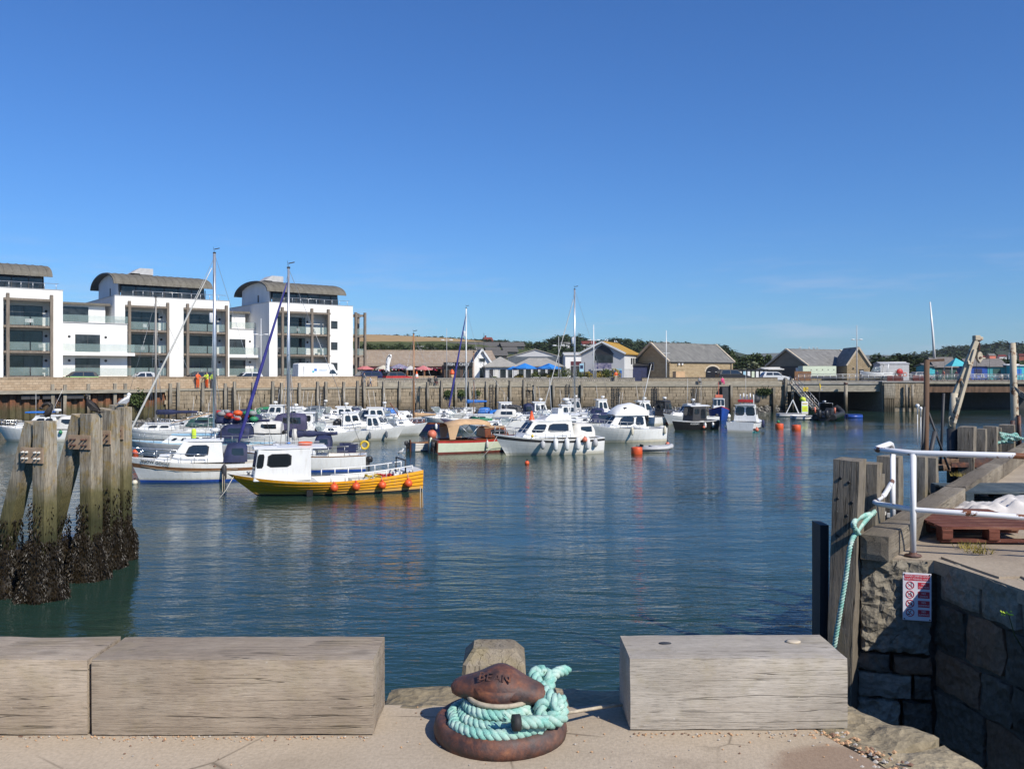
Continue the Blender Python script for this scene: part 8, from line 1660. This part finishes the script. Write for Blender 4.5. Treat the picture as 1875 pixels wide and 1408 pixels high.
pilot('white pilothouse boat with black aft screens and tilted outboard', 634, 800, 14, 6.8, .08, 1.8, 2.15, back=1, aer=0, ob=True, B=2.4)
b_ = pilot('white boat with three navy fenders and grey wheelhouse doors, bow to the right', 682, 805, 9, 5.6, .04, 1.5, 2.05, ((.08, .38, .3, .86), (.48, .82, .3, .86)), fend=3, fm='canvasgrey', fsd=-1, aer=0, fr=.55)
for i, (px, py, hd, lab, kw) in enumerate(((470, 775, 175, 'far white boat with green and white gear under the navy jib', dict(can=1.9, canm='green')), (556, 775, 184, 'far boat with slate canvas cover by the stone wall, left of the white arches', dict(can=2.0, canm='canvasgrey')), (606, 772, 8, 'far open cruiser with white targa arch by the wall', dict(can=None, rad=True)), (640, 775, 12, 'far cruiser with low screen second left of the wooden mast', dict(can=None)), (662, 771, 8, 'far cruiser with navy cover nearest the wall behind the pilothouse boats', dict(can=1.8, canm='navy')), (694, 778, 186, 'far white cruiser partly hidden by the grey-doored boat', dict(can=None, rad=True)), (590, 785, 10, 'white cruiser with striped side in the second row, left of the black screens', dict(can=None, stripe=(2, 'grey'))), (420, 775, 180, 'far white boat behind the red oilskins', dict(can=1.7, canm='navy')), (335, 776, 182, 'far low white boat near the workers ledge', dict(can=None)), (715, 783, 10, 'far cruiser with open cockpit just left of the navy gaffer bow', dict(can=None)), (805, 772, 10, 'white cruiser with raised windscreen behind the navy gaffer', dict(can=None)))):
    cruiser(lab, px, py, hd, 6.0, aer=i % 2, **kw)
# more of the crowd along the wall and in the second row
for i, (px, py, hd, lab, kw, f) in enumerate(((398, 781, 176, 'low white boat behind the tallest mast with dark blue cover', dict(can=1.7, canm='navy'), 'c'), (446, 785, 8, 'white boat under the navy furled jib with open cockpit', dict(can=None, aer=1), 'c'), (516, 778, 184, 'white pilothouse boat left of the second yacht mast by the wall', dict(rad=1, aer=2), 'p'), (533, 784, 8, 'grey-windowed pilothouse boat right behind the second yacht mast', dict(aer=1), 'p'), (578, 778, 190, 'white boat with red rail under the wall ladder', dict(can=None, aer=1, stripe=(1, 'red')), 'c'), (622, 783, 6, 'white pilothouse boat in the middle of the second row', dict(rad=1, aer=1), 'p'), (652, 785, 186, 'white cruiser with slate canopy in front of the targa arch boat', dict(can=1.9, canm='canvasgrey'), 'c'), (678, 786, 12, 'pilothouse boat with dark windows behind the grey-doored boat', dict(aer=2), 'p'), (728, 776, 8, 'white cruiser with blue cover behind the wooden mast', dict(can=1.8, canm='blue'), 'c'), (820, 781, 186, 'small white boat with green tender right of the cutter', dict(can=None), 'c'), (934, 780, 10, 'white cruiser with bright blue canopy right of the long sloop', dict(can=1.8, canm='blue', aer=1), 'c'), (975, 785, 186, 'white cruiser with rails tucked behind the flybridge boat', dict(can=None, rad=True), 'c'), (1030, 778, 8, 'white pilothouse boat behind the bare alloy mast', dict(rad=1, aer=1), 'p'), (1078, 790, 188, 'white cruiser with navy hoop cover between flybridge and rounded boats', dict(can=1.9, canm='navy'), 'c'), (1124, 777, 186, 'white cruiser with rod aerials behind the rounded hardtop', dict(can=None, aer=2), 'c'), (1156, 772, 8, 'white boat with blue stripe nearest the wall ladder', dict(can=None, stripe=(2, 'royal')), 'c'), (430, 797, 186, 'white cruiser with navy tent lying behind the Snow Goose boat', dict(can=2.0, canm='navy', aer=1), 'c'), (596, 812, 8, 'white open boat with rails right of the navy boom cover', dict(can=None, aer=1), 'c'), (570, 800, 186, 'white pilothouse boat just right of the second yacht mast foot', dict(rad=1, aer=1), 'p'), (463, 813, 186, 'white boat with pale canvas under the foot of the navy jib', dict(can=1.9, canm='offwhite'), 'c'), (346, 798, 184, 'white boat with green cover left of the tallest mast', dict(can=1.7, canm='darkgreen', aer=1), 'c'), (725, 797, 10, 'low white boat with grey cover between the grey-doored boat and the cutter', dict(can=1.6, canm='canvasgrey'), 'c'), (916, 800, 188, 'white cruiser behind the tan canopy with raised screen', dict(can=None, aer=1), 'c'), (1050, 806, 192, 'white pilothouse boat at the stern of the flybridge cruiser', dict(aer=2), 'p'))):
    (cruiser if f == 'c' else pilot)(lab, px, py, hd, 5.8, **kw)
# navy gaffer with wooden mast
b_ = Boat('gaff_cutter', 'navy blue wooden cutter with varnished mast and tan bundled sail', 774, 789, 181, 5.6, 2.0, 1.05, .8, .8, .6, .7, .22, ('mahog', 'navyhull', 'navyhull', 'antired'), (.1, .45), .3, 'mahog')
b_.cabin(-.2, 1.4, 1.1, .8, .85, 1.2, .3, 0, .9, 'mahog', ((.2, .4, .3, .8), (.6, .8, .3, .8)), 0, 0, (0.05, .05, .04), 'offwhite'); b_.mast(.9, 8.6, 1.0, .10, 'spar', (2.1, 'tan', 1.5), None, (), True, 0, False, 'dark'); b = MB(); b.tube([(2.6, 0, 1.0), (4.4, 0, 1.3)], .06, 6); b_.part('bowsprit', b, 'spar'); b_.fender(.25, 1, .5, .13, .5, 'white'); b_.fender(.62, 1, .5, .13, .5, 'white'); b = MB(); b.tube([(1.9, .4, .9), (3.2, .5, 2.8)], .05, 5); b_.part('spare_spar', b, 'mahog')
# white sloop by the wall with royal blue sail cover
b_ = Boat('sailing_yacht', 'small white sloop with bright blue boom cover and blue furled jib by the wall', 862, 770, 183, 5.6, 2.2, 1.1, .9, .88, .8, .72, .25, ('gel', 'gel', 'dark', 'black'), (.1, .35), .3, 'gel'); b_.cabin(-.6, 1.4, 1.3, .8, .9, 1.5, .6, .05, .85, 'gel', ((.3, .6, .4, .7),), 0, 0, (0, .05, .04)); b_.mast(.55, 12.2, 1.3, .09, 'white', (2.4, 'blue', 2.2), ('jibblue', 1.35), (.5,), True, 0, .72); b_.rail(.05, 1, .55, True, 7, 'steel')
b_.canopy(-2.3, -.9, 1.8, .95, 1.6, 'blue', name='cockpit_cover')
b_ = Boat('sailing_yacht', 'long white sloop lying bow left with raked stem and cream canvas', 884, 789, 178, 8.6, 2.5, 1.25, 1.0, .98, 1.3, .75, .28, ('gel', 'gel', 'gel', 'antiblue'), (.06, .34), .3, 'gel'); b_.cabin(-1.3, 2.4, 1.7, 1.0, 1.0, 1.6, .8, .05, .85, 'gel', ((.3, .55, .4, .8), (.62, .8, .4, .8)), 0, 0, (0, .05, .04)); b_.canopy(-3.3, -1.1, 1.9, 1.35, 2.2, 'offwhite'); b_.mast(.9, 6.4, 1.4, .05, 'spar', None, None, (), True); b_.rail(.06, 1, .5, True, 8, 'steel')
b = MB(); b.tube([(-1.0, .9, 1.1), (1.0, .9, 1.25)], .2, 8); b_.part('rolled_tender', b, 'green')
# white rowing dinghy with blue-grey transom
b_ = Boat('rowing_boat', 'white clinker rowing boat with dark transom beside the tan-canopied launch', 800, 823, 38, 4.6, 1.7, .9, .62, .6, .3, .8, .2, ('brownwood', 'offwhite', 'dark', 'dark'), (.05, .8), .1, 'brownwood', 'boat', clinker=5)
for t in (.25, .5): p = b_.hp(t, .7); b = MB(); b.box((p.x, 0, .42), (.25, p.y*1.85, .04)); b_.part('thwart', b, 'brownwood')
b = MB(); b.box((-2.36, 0, .35), (.05, .22, 1.0)); b_.part('rudder', b, 'mahog'); b_.outboard(.35, .6, 'dark')
# launch with tan canopy
b_ = Boat('launch', 'pale green wooden launch with mahogany topsides and tan canvas canopy', 880, 826, 24, 7.3, 2.5, 1.2, 1.0, .98, .5, .84, .16, ('mahog', 'palegreen', 'antired', 'antired'), (.03, .40), .3, 'mahog', stripe=(1, 'red'))
b_.cabin(.0, 2.1, 1.8, 1.3, 1.05, 1.75, .35, 0, .9, 'mahog', ((.25, .85, .35, .85),), 2, 0, (.05, .05, .05), 'tan')
def tent():
    b = MB(); rr = []
    for (x, w_, z1) in ((-2.9, 1.9, 2.15), (-1.6, 1.95, 2.4), (-.2, 1.9, 2.35), (.5, 1.7, 2.2)): rr.append([Vector((x, -w_/2, z1-.35)), Vector((x, -w_*.36, z1-.08)), Vector((x, 0, z1)), Vector((x, w_*.36, z1-.08)), Vector((x, w_/2, z1-.35))])
    b.loft(rr, closed=False); o = b_.part('canopy', b, 'tan'); o.modifiers.new('s', 'SOLIDIFY').thickness = .02
    for sd_ in (1, -1): b = MB(); b.add([(-2.75, sd_*.97, 1.0), (-2.35, sd_*.99, 1.0), (-2.0, sd_*.99, 2.05), (-2.9, sd_*.955, 1.85)], [(0, 1, 2, 3)]); q = b_.part('canopy_side', b, 'tan', o); q.modifiers.new('s', 'SOLIDIFY').thickness = .02
    for sd_ in (1, -1):
        b = MB(); b.tube([(-1.4, sd_*.98, 1.0), (-.4, sd_*.95, 2.0)], .02, 5); b.tube([(-2.0, sd_*.98, 2.0), (-.9, sd_*.98, 1.0)], .018, 5); b_.part('canopy_hoop', b, 'alu', o)
tent(); b = MB(); b.box((-3.70, 0, .52), (.05, 1.98, .9)); b_.part('transom_board', b, 'mahog'); b = MB(); b.box((-3.735, .2, .55), (.02, .2, .28)); b_.part('registration_plate', b, 'white'); b = MB(); b.tube([(-3.85, .35, -.1), (-3.72, .35, 1.1)], .07, 7); b_.part('stern_fender', b, 'palegreen'); b_.fender(.5, -1, .6, .09, .5, 'offwhite'); b_.rail(.55, 1, .5, True, 5, 'steel'); b_.outboard(-.6, .7, 'dark')
# flybridge cruiser with the row of fenders
b_ = Boat('flybridge_cruiser', 'white flybridge cruiser with a row of white fenders and a traffic cone', 1000, 831, 205, 8.2, 2.9, 1.55, 1.15, 1.12, 1.0, .86, .62, ('gel', 'gel', 'gel', 'navyhull'), (.03, .22), .4, 'gel', stripe=(1, 'dark'))
b_.cabin(-1.7, 2.3, 2.15, 1.5, 1.2, 2.35, 1.0, .1, .84, 'gel', ((.10, .56, .36, .86), (.62, .90, .34, .84)), 2, 0, (.1, .5, .07)); b_.cabin(-1.6, .5, 1.7, 1.4, 2.42, 2.85, .5, .0, .9, 'gel', (), 0, 0, None, name='flybridge'); b_.screen(.55, 1.3, 2.8, 3.15, .2, .5)
b = MB(); b.tube([(-1.5, .8, 2.8), (-1.6, .75, 3.6), (-1.6, -.75, 3.6), (-1.5, -.8, 2.8)], .04, 6); b.box((-.9, 0, 2.95), (.4, 1.0, .6)); b_.part('fly_seat', b, 'white'); b_.radar(-1.6, 3.6, .25); b_.rail(.35, 1.0, .6, True, 8, 'steel', .03); b_.canopy(-3.4, -1.7, 2.2, 1.2, 2.2, 'offwhite')
for t, mt in ((.63, 'lgrey'), (.51, 'white'), (.40, 'white'), (.29, 'white'), (.19, 'white'), (.11, 'lgrey')): b_.fender(t, 1, .78, .17, .80 if mt == 'white' else .5, mt)
b_.fender(.22, 1, 1.05, .18, .3, 'coral', True); b_.mooring(out=1.3); b = MB(); b.lathe([(.22, 0), (.2, .03), (.05, .62)], 10, Matrix.Translation((1.2, .1, 2.46))); b.box((1.2, .1, 2.46), (.42, .42, .03)); b_.part('traffic_cone', b, 'buoyor'); b_.aerial(-.2, .5, 2.4, 3.0, .2, 'lgrey', .03); b_.fender(.72, 1, 1.4, .1, .3, 'yellow', True)
# rounded white cruiser
b_ = Boat('motor_cruiser', 'white cruiser with tall rounded hardtop and open windscreen right of the flybridge boat', 1142, 808, 206, 7.2, 2.8, 1.5, 1.1, 1.1, .9, .88, .65, ('gel', 'gel', 'cream', 'cream'), (.03, .22), .4, 'gel')
b_.cabin(-1.6, 2.0, 2.15, 1.5, 1.2, 2.2, .9, .1, .84, 'gel', ((.06, .30, .2, .9), (.36, .80, .2, .9)), 2, 0, None); rr = []
for (x, w_, z) in ((-1.9, .9, 2.55), (-1.6, 1.0, 2.95), (-.6, 1.0, 3.25), (.4, .9, 3.1), (1.1, .78, 2.7), (1.3, .7, 2.3)): rr.append([Vector((x, w_*cos(pi*j/10), 2.2+(z-2.2)*sin(pi*j/10)**.6)) for j in range(11)])
b = MB(); b.loft(rr, closed=False); b.add(rr[0], [tuple(range(11))]); b_.part('hardtop', b, 'white'); b_.rail(.4, 1.0, .55, True, 7, 'steel'); b_.fender(.52, 1, .95, .11, .6, 'cream'); b_.fender(.05, 1, .95, .12, .6, 'cream'); b_.mooring(out=.9); b_.outboard(0, 1.1, 'lgrey'); b_.aerial(-1.4, .6, 2.9, 3.6, -1.0, 'white', .03)
b = MB(); b.box((.35, .75, 2.75), (.25, .1, .3)); b_.part('horn', b, 'dark')
# boats behind them
b_ = pilot('small white cabin boat by the wall with three side windows', 916, 770, 12, 5.2, .15, 1.8, 2.15, ((.05, .3, .45, .85), (.36, .62, .45, .85), (.68, .92, .45, .85)), aer=0)
cruiser('far wooden-hulled boat with black cover by the wall', 955, 772, 14, 5.4, 2.0, 'dark', False, True, False, False, ('tan', 'cream', 'antired', 'antired'))
pilot('white boat with navy tent behind the flybridge cruiser', 990, 776, 8, 6.4, .0, 1.7, 2.4, can='x', canm='navy', aer=2, rad=1)
b_ = Boat('sailing_yacht', 'yacht with tall bare alloy mast right of the flybridge cruiser', 1060, 783, 176, 8.0, 2.5, 1.2, .95, .92, .9, .72, .25, ('gel', 'gel', 'navyhull', 'antiblue'), (.08, .32), .3, 'gel'); b_.cabin(-.9, 2.3, 1.6, 1.0, .95, 1.5, .6, .05, .85, 'gel', ((.2, .5, .35, .75),), 0, 0, (0, .05, .04)); b_.mast(.45, 13.2, 1.3, .10, 'alu', None, ('offwhite', .5), (.55,), True); b_.rail(.05, 1, .5, True, 7, 'steel'); b_.canopy(-2.6, -1.2, 1.8, 1.3, 2.1, 'navy', name='spray_hood')
pilot('white pilothouse boat with grey windows by the wall, left of two', 1052, 771, 10, 5.6, .02, 1.5, 2.6, rad=1, aer=0, cm='lgrey'); pilot('white pilothouse boat by the wall, right of two, with antenna ball', 1102, 772, 8, 5.8, .02, 1.5, 2.55, rad=1, aer=1)
pilot('white boat with open-backed wheelhouse and rod aerials behind the rounded cruiser', 1180, 775, 12, 6.2, .0, 1.7, 2.5, ((.05, .42, .3, .88), (.55, .9, .4, .85)), rad=1, aer=2, back=1); pilot('boat with black framed wheelhouse and black outboard seen from astern', 1217, 776, 40, 5.6, .0, 1.6, 2.55, cm='dark', back=1, rad=1, aer=0, roofm='dark')
b_ = pilot('white cruiser with green canopy behind the black-hulled boat', 1262, 777, 200, 6.6, .05, 2.0, 2.2, ((.1, .45, .4, .88), (.5, .9, .4, .88)), can='x', canm='darkgreen', aer=1, fr=.9); b_.radar(-.5, 2.5, .2)
# black boat
b_ = Boat('fishing_boat', 'black-hulled fishing boat with dark wheelhouse and white lettering', 1268, 786, 212, 5.6, 2.3, 1.0, .95, .85, .4, .88, .2, ('white', 'black', 'black', 'black'), (.05, .4), .25, 'lgrey'); b_.cabin(-1.2, .7, 1.7, 1.5, .9, 2.35, .2, .0, .92, 'dark', ((.08, .45, .1, .85), (.55, .92, .45, .85)), 2, 1, (.25, .5, .07), 'white'); b_.name('ROSENAY', .62, .72, .26, 'white', 1, .9); b_.fender(.4, 1, .45, .12, .45, 'white'); b_.fender(.2, 1, .45, .12, .45, 'white'); b_.fender(.44, 1, .25, .13, .3, 'coral', True); b_.aerial(-.8, .4, 2.4, 2.4); b_.aerial(.2, -.5, 2.4, 2.8)
b = MB(); b.box((-.3, .2, 2.55), (.7, .6, .22)); b.box((.3, -.4, 2.5), (.3, .3, .3)); b_.part('roof_gear', b, 'lgrey', bevel=.03)
# blue trawler bow-on
b_ = Boat('fishing_boat', 'royal blue fishing boat bow towards us with small white wheelhouse', 1317, 768, 262, 5.8, 2.4, 1.75, 1.2, 1.2, .4, .85, .3, ('red', 'royal', 'royal', 'lgrey'), (.3, .6), .4, 'lgrey'); b_.cabin(-1.6, -.2, 1.5, 1.4, 1.3, 2.5, .1, 0, .94, 'white', ((.2, .8, .45, .85),), 3, 0, (.15, .1, .06)); b = MB(); b.tube([(-.9, 0, 2.5), (-.9, 0, 4.6)], .04, 6); b.box((-.9, 0, 2.85), (.9, .9, .35)); b_.part('roof_gear', b, 'coral', bevel=.05)
# white and teal boat seen from astern
b_ = Boat('motor_boat', 'white motor boat with teal waterline and deck gear seen from astern', 1368, 788, 62, 6.0, 2.9, 1.2, .95, .92, .4, .92, .15, ('dark', 'gel', 'teal', 'teal'), (.05, .38), .3, 'gel', stripe=(4, 'dark')); b_.cabin(-.9, 1.2, 2.3, 1.8, .95, 2.55, .6, .1, .82, 'gel', ((.15, .45, .4, .85), (.55, .85, .4, .85)), 2, 2, (.1, .35, .06), 'gel')
b = MB()
for i in range(5): b.tube([(-.2+.1*i, -.7+.35*i, 2.6), (-.3+.1*i, -.7+.35*i, 3.6+.12*(i % 2))], .06, 6)
b_.part('rod_holders', b, 'white'); b = MB(); b.box((-.2, .1, 2.95), (.5, 1.5, .25)); b_.part('red_rack', b, 'red', bevel=.05); b = MB(); b.ball((.1, -.9, 3.1), .38, 7); b.ball((.4, -.7, 3.3), .25, 7); b_.part('net_bundle', b, 'dark'); b_.fender(.5, -1, .7, .15, .7, 'navy'); b_.fender(.07, -1, .25, .2, .3, 'coral', True); b_.aerial(.3, .2, 2.6, 3.4); b_.fender(.03, 1, .5, .12, .4, 'offwhite')
# black RIB, pontoons, gangway
g = gp(1521, 768); rib = thing('inflatable_boat', 'large black inflatable speedboat with twin outboards by the gangway', 'boat', (g.x, g.y, 0), R(58), 'moored boats in the harbour'); Lr = 7.5
def ribp(t, s_): 
    if t < .65: return Vector((-Lr/2+Lr*t, s_*1.05, .45+.25*t))
    u = (t-.65)/.35; return Vector((-Lr/2+Lr*.65+Lr*.35*sin(u*pi/2), s_*1.05*cos(u*pi/2), .61+.75*u*u))
mb = MB(); pts_ = [ribp(k/20, 1) for k in range(21)]+[ribp(k/20, -1) for k in reversed(range(20))]; mb.tube(pts_, .34, 10); mb.build('tube', 'rubber', rib); mb = MB(); rr = []
for k in range(9): t = k/8; w_ = max(ribp(t*.97, 1).y, .03); rr.append([Vector((ribp(t*.97, 1).x, -w_, .45+.5*t*t)), Vector((ribp(t*.97, 1).x, 0, -.35+.7*t**3)), Vector((ribp(t*.97, 1).x, w_, .45+.5*t*t))])
mb.loft(rr, closed=True); mb.build('hull', 'dark', rib); mb = MB(); mb.tube([(-2.4, .8, .6), (-2.5, .75, 2.1), (-2.5, -.75, 2.1), (-2.4, -.8, .6)], .06, 6); mb.lathe([(.1, 2.1), (.22, 2.2), (.2, 2.4)], 10, Matrix.Translation((-2.5, .2, 0))); mb.build('a_frame', 'steel', rib)
for y in (-.42, .42):
    mb = MB(); rr = []
    for (z, k) in ((.35, .7), (.5, 1), (1.1, 1), (1.35, .6)): rr.append([Vector((-Lr/2-.3+.38*k*cos(a*pi/4), y+.27*k*sin(a*pi/4), z)) for a in range(8)])
    mb.loft(rr); mb.build('outboard_engine', 'black', rib); 
for y in (-1.15, 1.15): mb = MB(); mb.tube([(-3.2, y, .9), (-3.2, y, 1.6)], .12, 8); mb.build('life_vest', 'coral', rib)
mb = MB(); mb.box((-.8, 0, .95), (.8, .8, .9)); mb.box((.4, 0, .75), (1.6, .6, .5)); mb.build('console', 'dark', rib, .04)
for k in range(5):
    p = ribp(.12+.11*k, -1); mb = MB(); mb.tube([p+Vector((0, -.30, .2)), p+Vector((.03, -.40, -.1)), p+Vector((.05, -.30, -.42))], .03, 5); mb.build('grab_line', 'green', rib)
def pontoon(label, px, py, w_, d_, rz, mt='lgrey'):
    g = gp(px, py); t = thing('pontoon', label, 'pontoon', (g.x, g.y, 0), rz, 'floating pontoons by the gangway'); n = int(w_/.5)
    for i in range(n): mb = MB(); mb.box((-w_/2+(i+.5)*w_/n, 0, .42), (w_/n-.03, d_, .06)); mb.build('deck_plank', mt, t)
    for s_ in (-1, 1): mb = MB(); mb.tube([(-w_/2, s_*d_*.35, .15), (w_/2, s_*d_*.35, .15)], .24, 8); mb.build('float', 'white' if mt == 'lgrey' else mt, t)
    return t
pt1 = pontoon('white float pontoon with tripod left of the yellow poster', 1448, 763, 3.4, 1.6, 0.0); pontoon('grey float pontoon below the yellow poster', 1478, 768, 3.6, 2.0, .1); pontoon('low blue and yellow float right of the black inflatable', 1563, 765, 1.9, 1.0, .05, 'royal')
mb = MB(); mb.beam((-.6, 0, .45), (.25, 0, 2.2), .09, .09); mb.beam((1.0, -.1, .45), (.25, 0, 2.25), .13, .13); mb.build('tripod', 'white', pt1)
g = gp(1478, 766); t = thing('poster_board', 'white and yellow poster board standing on the pontoon', 'sign', (g.x-.2, g.y+.3, .45), .05); mb = MB(); mb.box((0, 0, .85), (.85, .06, 1.7)); mb.build('board', 'white', t); mb = MB(); mb.box((0, -.04, .75), (.75, .02, .75)); mb.build('panel', 'hiyel', t); mb = MB(); mb.box((0, -.055, .85), (.5, .02, .1)); mb.box((0, -.055, .65), (.5, .02, .08)); mb.box((0, -.045, 1.4), (.6, .02, .12)); mb.build('print', 'yellow', t)
g0 = Vector((dx(1452, 127), 127.2, 4.2)); g1 = Vector((dx(1493, 123), 123.0, .6)); t = thing('gangway', 'sloping steel gangway with handrails down to the pontoons', 'gangway', g0, 0); d = g1-g0; sdv = Vector((d.y, -d.x, 0)).normalized()*.55
for s_ in (-1, 1):
    mb = MB(); mb.beam(sdv*s_, d+sdv*s_, .1, .28); mb.build('stringer', 'rustpaint', t); mb = MB(); mb.tube([sdv*s_+Vector((0, 0, 1.05)), d+sdv*s_+Vector((0, 0, 1.05))], .035, 5); mb.tube([sdv*s_+Vector((0, 0, .55)), d+sdv*s_+Vector((0, 0, .55))], .025, 5)
    for k in range(7): p = d*k/6+sdv*s_; mb.tube([p, p+Vector((0, 0, 1.05))], .03, 5)
    mb.build('handrail', 'steel', t)
for k in range(16): p = d*(k+.5)/16; mb = MB(); mb.beam(p-sdv, p+sdv, .22, .04); mb.build('tread', 'lgrey', t)
p = d*.45-sdv*1.05; mb = MB(); mb.box(p+Vector((0, 0, .8)), (.7, .04, .6)); mb.build('yellow_panel', 'yellow', t)
t = thing('buoyancy_float', 'yellow float hanging on a line beside the gangway', 'float', (dx(1470, 123.5), 123.5, 2.0), 0); mb = MB(); mb.ball((0, 0, 0), .42, 9, 0, (1, 1, .8)); mb.ball((.2, 0, -.3), .25, 8); mb.build('float', 'hiyel', t); mb = MB(); mb.tube([(0, 0, .3), (0, 0, 1.8)], .02, 4); mb.build('line', 'cord', t)
t = thing('pennant', 'yellow and blue pennant on a staff above the inflatable', 'flag', (dx(1500, 124), 124, .4), 0); mb = MB(); mb.tube([(0, 0, 0), (0, 0, 3.9)], .04, 5); mb.build('staff', 'dark', t); mb = MB(); mb.add([(0, 0, 3.9), (.1, .02, 3.9), (.5, .1, 2.95), (.2, .03, 2.9)], [(0, 1, 2, 3)], 0); mb.add([(.33, .06, 3.35), (.55, .12, 2.85), (.2, .03, 2.88)], [(0, 1, 2)], 1); mb.build('cloth', ['yellow', 'blue'], t)
# trailer boat on the quay
b_ = Boat('trailer_boat', 'small white boat ashore on a trailer behind the pier railing', 1602, 770, 184, 5.2, 2.0, .95, .7, .7, .6, .85, .25, ('gel', 'gel', 'navyhull', 'gel'), (.06, .5), .2, 'gel', group='boats ashore'); b_.t.location = (dx(1602, 142), 142, LAND+.7); b_.screen(.4, 1.5, .9, 1.6, .4, .8); b = MB(); b.tube([(-1.6, .8, .7), (-1.9, .8, 2.0), (-1.9, -.8, 2.0), (-1.6, -.8, .7)], .08, 6); b_.part('arch', b, 'white'); b = MB(); b.b2(-2.2, 2.4, -.1, .1, -.62, -.45); b.b2(-1, -.8, -1, 1, -.6, -.48)
for s_ in (-1, 1): b.lathe([(.3, -.09), (.3, .09)], 14, axes((-.9, s_*1.0, -.4), (1, 0, 0), (0, 0, 1)))
b_.part('trailer', b, 'dark')
# grey tender, buoys
g = gp(1199, 827); t = thing('inflatable_tender', 'small grey inflatable tender tied beside an orange mooring buoy', 'dinghy', (g.x, g.y, 0), R(8)); mb = MB(); pts_ = [(-1.1, .45, .22), (0, .5, .24), (.8, .42, .28), (1.15, .2, .36), (1.25, 0, .40), (1.15, -.2, .36), (.8, -.42, .28), (0, -.5, .24), (-1.1, -.45, .22)]; mb.tube(pts_, .19, 10); mb.build('tube', 'lgrey', t); mb = MB(); mb.box((-.1, 0, .14), (2.0, .7, .08)); mb.box((-1.0, 0, .35), (.06, .8, .4)); mb.build('floor', 'dark', t); mb = MB(); mb.tube([Vector(p)+Vector((0, 0, -.02))*1 for p in [(q[0]*1.13, q[1]*1.38, q[2]-.02) for q in pts_]], .022, 5); mb.build('rubbing_strip', 'dark', t); mb = MB(); mb.box((-.2, 0, .42), (.25, .85, .04)); mb.build('thwart', 'lgrey', t)
def drum(label, px, py, r=.42, h=.62):
    g = gp(px, py); t = thing('mooring_buoy', label, 'buoy', (g.x, g.y, -.12), random.uniform(0, 3), 'orange drum mooring buoys'); mb = MB(); mb.lathe([(r*.93, 0), (r, .06), (r, h-.06), (r*.92, h), (r*.3, h+.02)], 20); mb.build('drum', 'buoyor', t); mb = MB(); mb.tube([(-.1, 0, h), (-.1, 0, h+.12), (.1, 0, h+.12), (.1, 0, h)], .022, 5); mb.build('shackle', 'rust', t); return t
drum('orange drum buoy at the stern of the flybridge cruiser', 1085, 824); drum('orange drum buoy at the bow of the grey tender', 1166, 831, .40, .6); drum('orange drum buoy left of the black fishing boat', 1225, 777, .42, .75); drum('orange drum buoy right of the black fishing boat', 1300, 780, .35, .7)
t = drum('orange drum buoy with a green top right of the teal boat', 1427, 784, .42, .6); mb = MB(); mb.ball((.12, 0, .8), .17, 8); mb.build('green_float', 'green', t); drum('orange drum buoy farthest right, on its own', 1458, 787, .45, .62)
def ballbuoy(label, px, py, r, mt='buoyor'):
    g = gp(px, py); t = thing('ball_buoy', label, 'buoy', (g.x, g.y, 0), 0, 'round mooring buoys'); mb = MB(); mb.ball((0, 0, r*.55), r, 12); mb.build('float', mt, t); mb = MB(); mb.lathe([(r*.3, 0), (r*.22, r*.35), (r*.3, r*.42)], 8, Matrix.Translation((0, 0, r*1.5))); mb.tube([(r*.25*cos(a*pi/5), 0, r*2.0+r*.25*sin(a*pi/5)) for a in range(10)], r*.07, 4, closed=True); mb.build('eye', 'rubber', t)
ballbuoy('small orange ball buoy in front of the flybridge cruiser', 965, 850, .15); ballbuoy('small coral ball buoy right of the grey tender', 1222, 815, .17, 'coral'); ballbuoy('small coral buoy among the boats behind the rounded cruiser', 1202, 769, .2, 'coral'); ballbuoy('pale coral ball buoy off the cutter, left of two', 746, 796, .42, 'coral'); ballbuoy('pale coral ball buoy off the cutter, right of two', 791, 800, .42, 'coral'); ballbuoy('coral ball buoy between the sloops near the wall', 838, 762, .36, 'coral'); ballbuoy('small orange ball buoy right of the dolphin piles', 248, 831, .22); ballbuoy('pale mooring float at the bow of the Snow Goose boat', 247, 886, .14, 'cream'); ballbuoy('white ball buoy right of the blue fishing boat', 1333, 765, .35, 'white')
g = gp(734, 829); t, _ = bird('gull', 'small white gull floating right of the second yacht', 'bird', (g.x, g.y, -.08), R(20), [(-.20, 0, .10), (-.14, 0, .12), (0, 0, .14), (.10, 0, .17), (.14, 0, .22)], (-.17, .11), [(.12, 0, .2), (.145, 0, .27), (.15, 0, .3)], (.16, 0, .33), [.03, .06, .105, .09, .05], [.06, .05, .046], ('white', 'feathergrey'), 'beak')
# mooring lines standing out of the water
for i, (a, c, lab) in enumerate((((407, 905), (411, 868), 'thin mooring stake at the bow of the yellow boat'), ((769, 930), (772, 890), 'thin line hanging from the stern of the yellow boat'))):
    g = gp(a[0], a[1]); mb = MB(); mb.tube([(0, 0, -1), (.02, 0, zy(c[1], g.y))], .02, 5); mb.tube([(.1, .05, -.5), (.1, .02, zy(c[1], g.y)*.9)], .012, 4); o = mb.build('mooring_stake', 'cord', None, loc=(g.x, g.y, 0)); tag(o, lab, 'line')
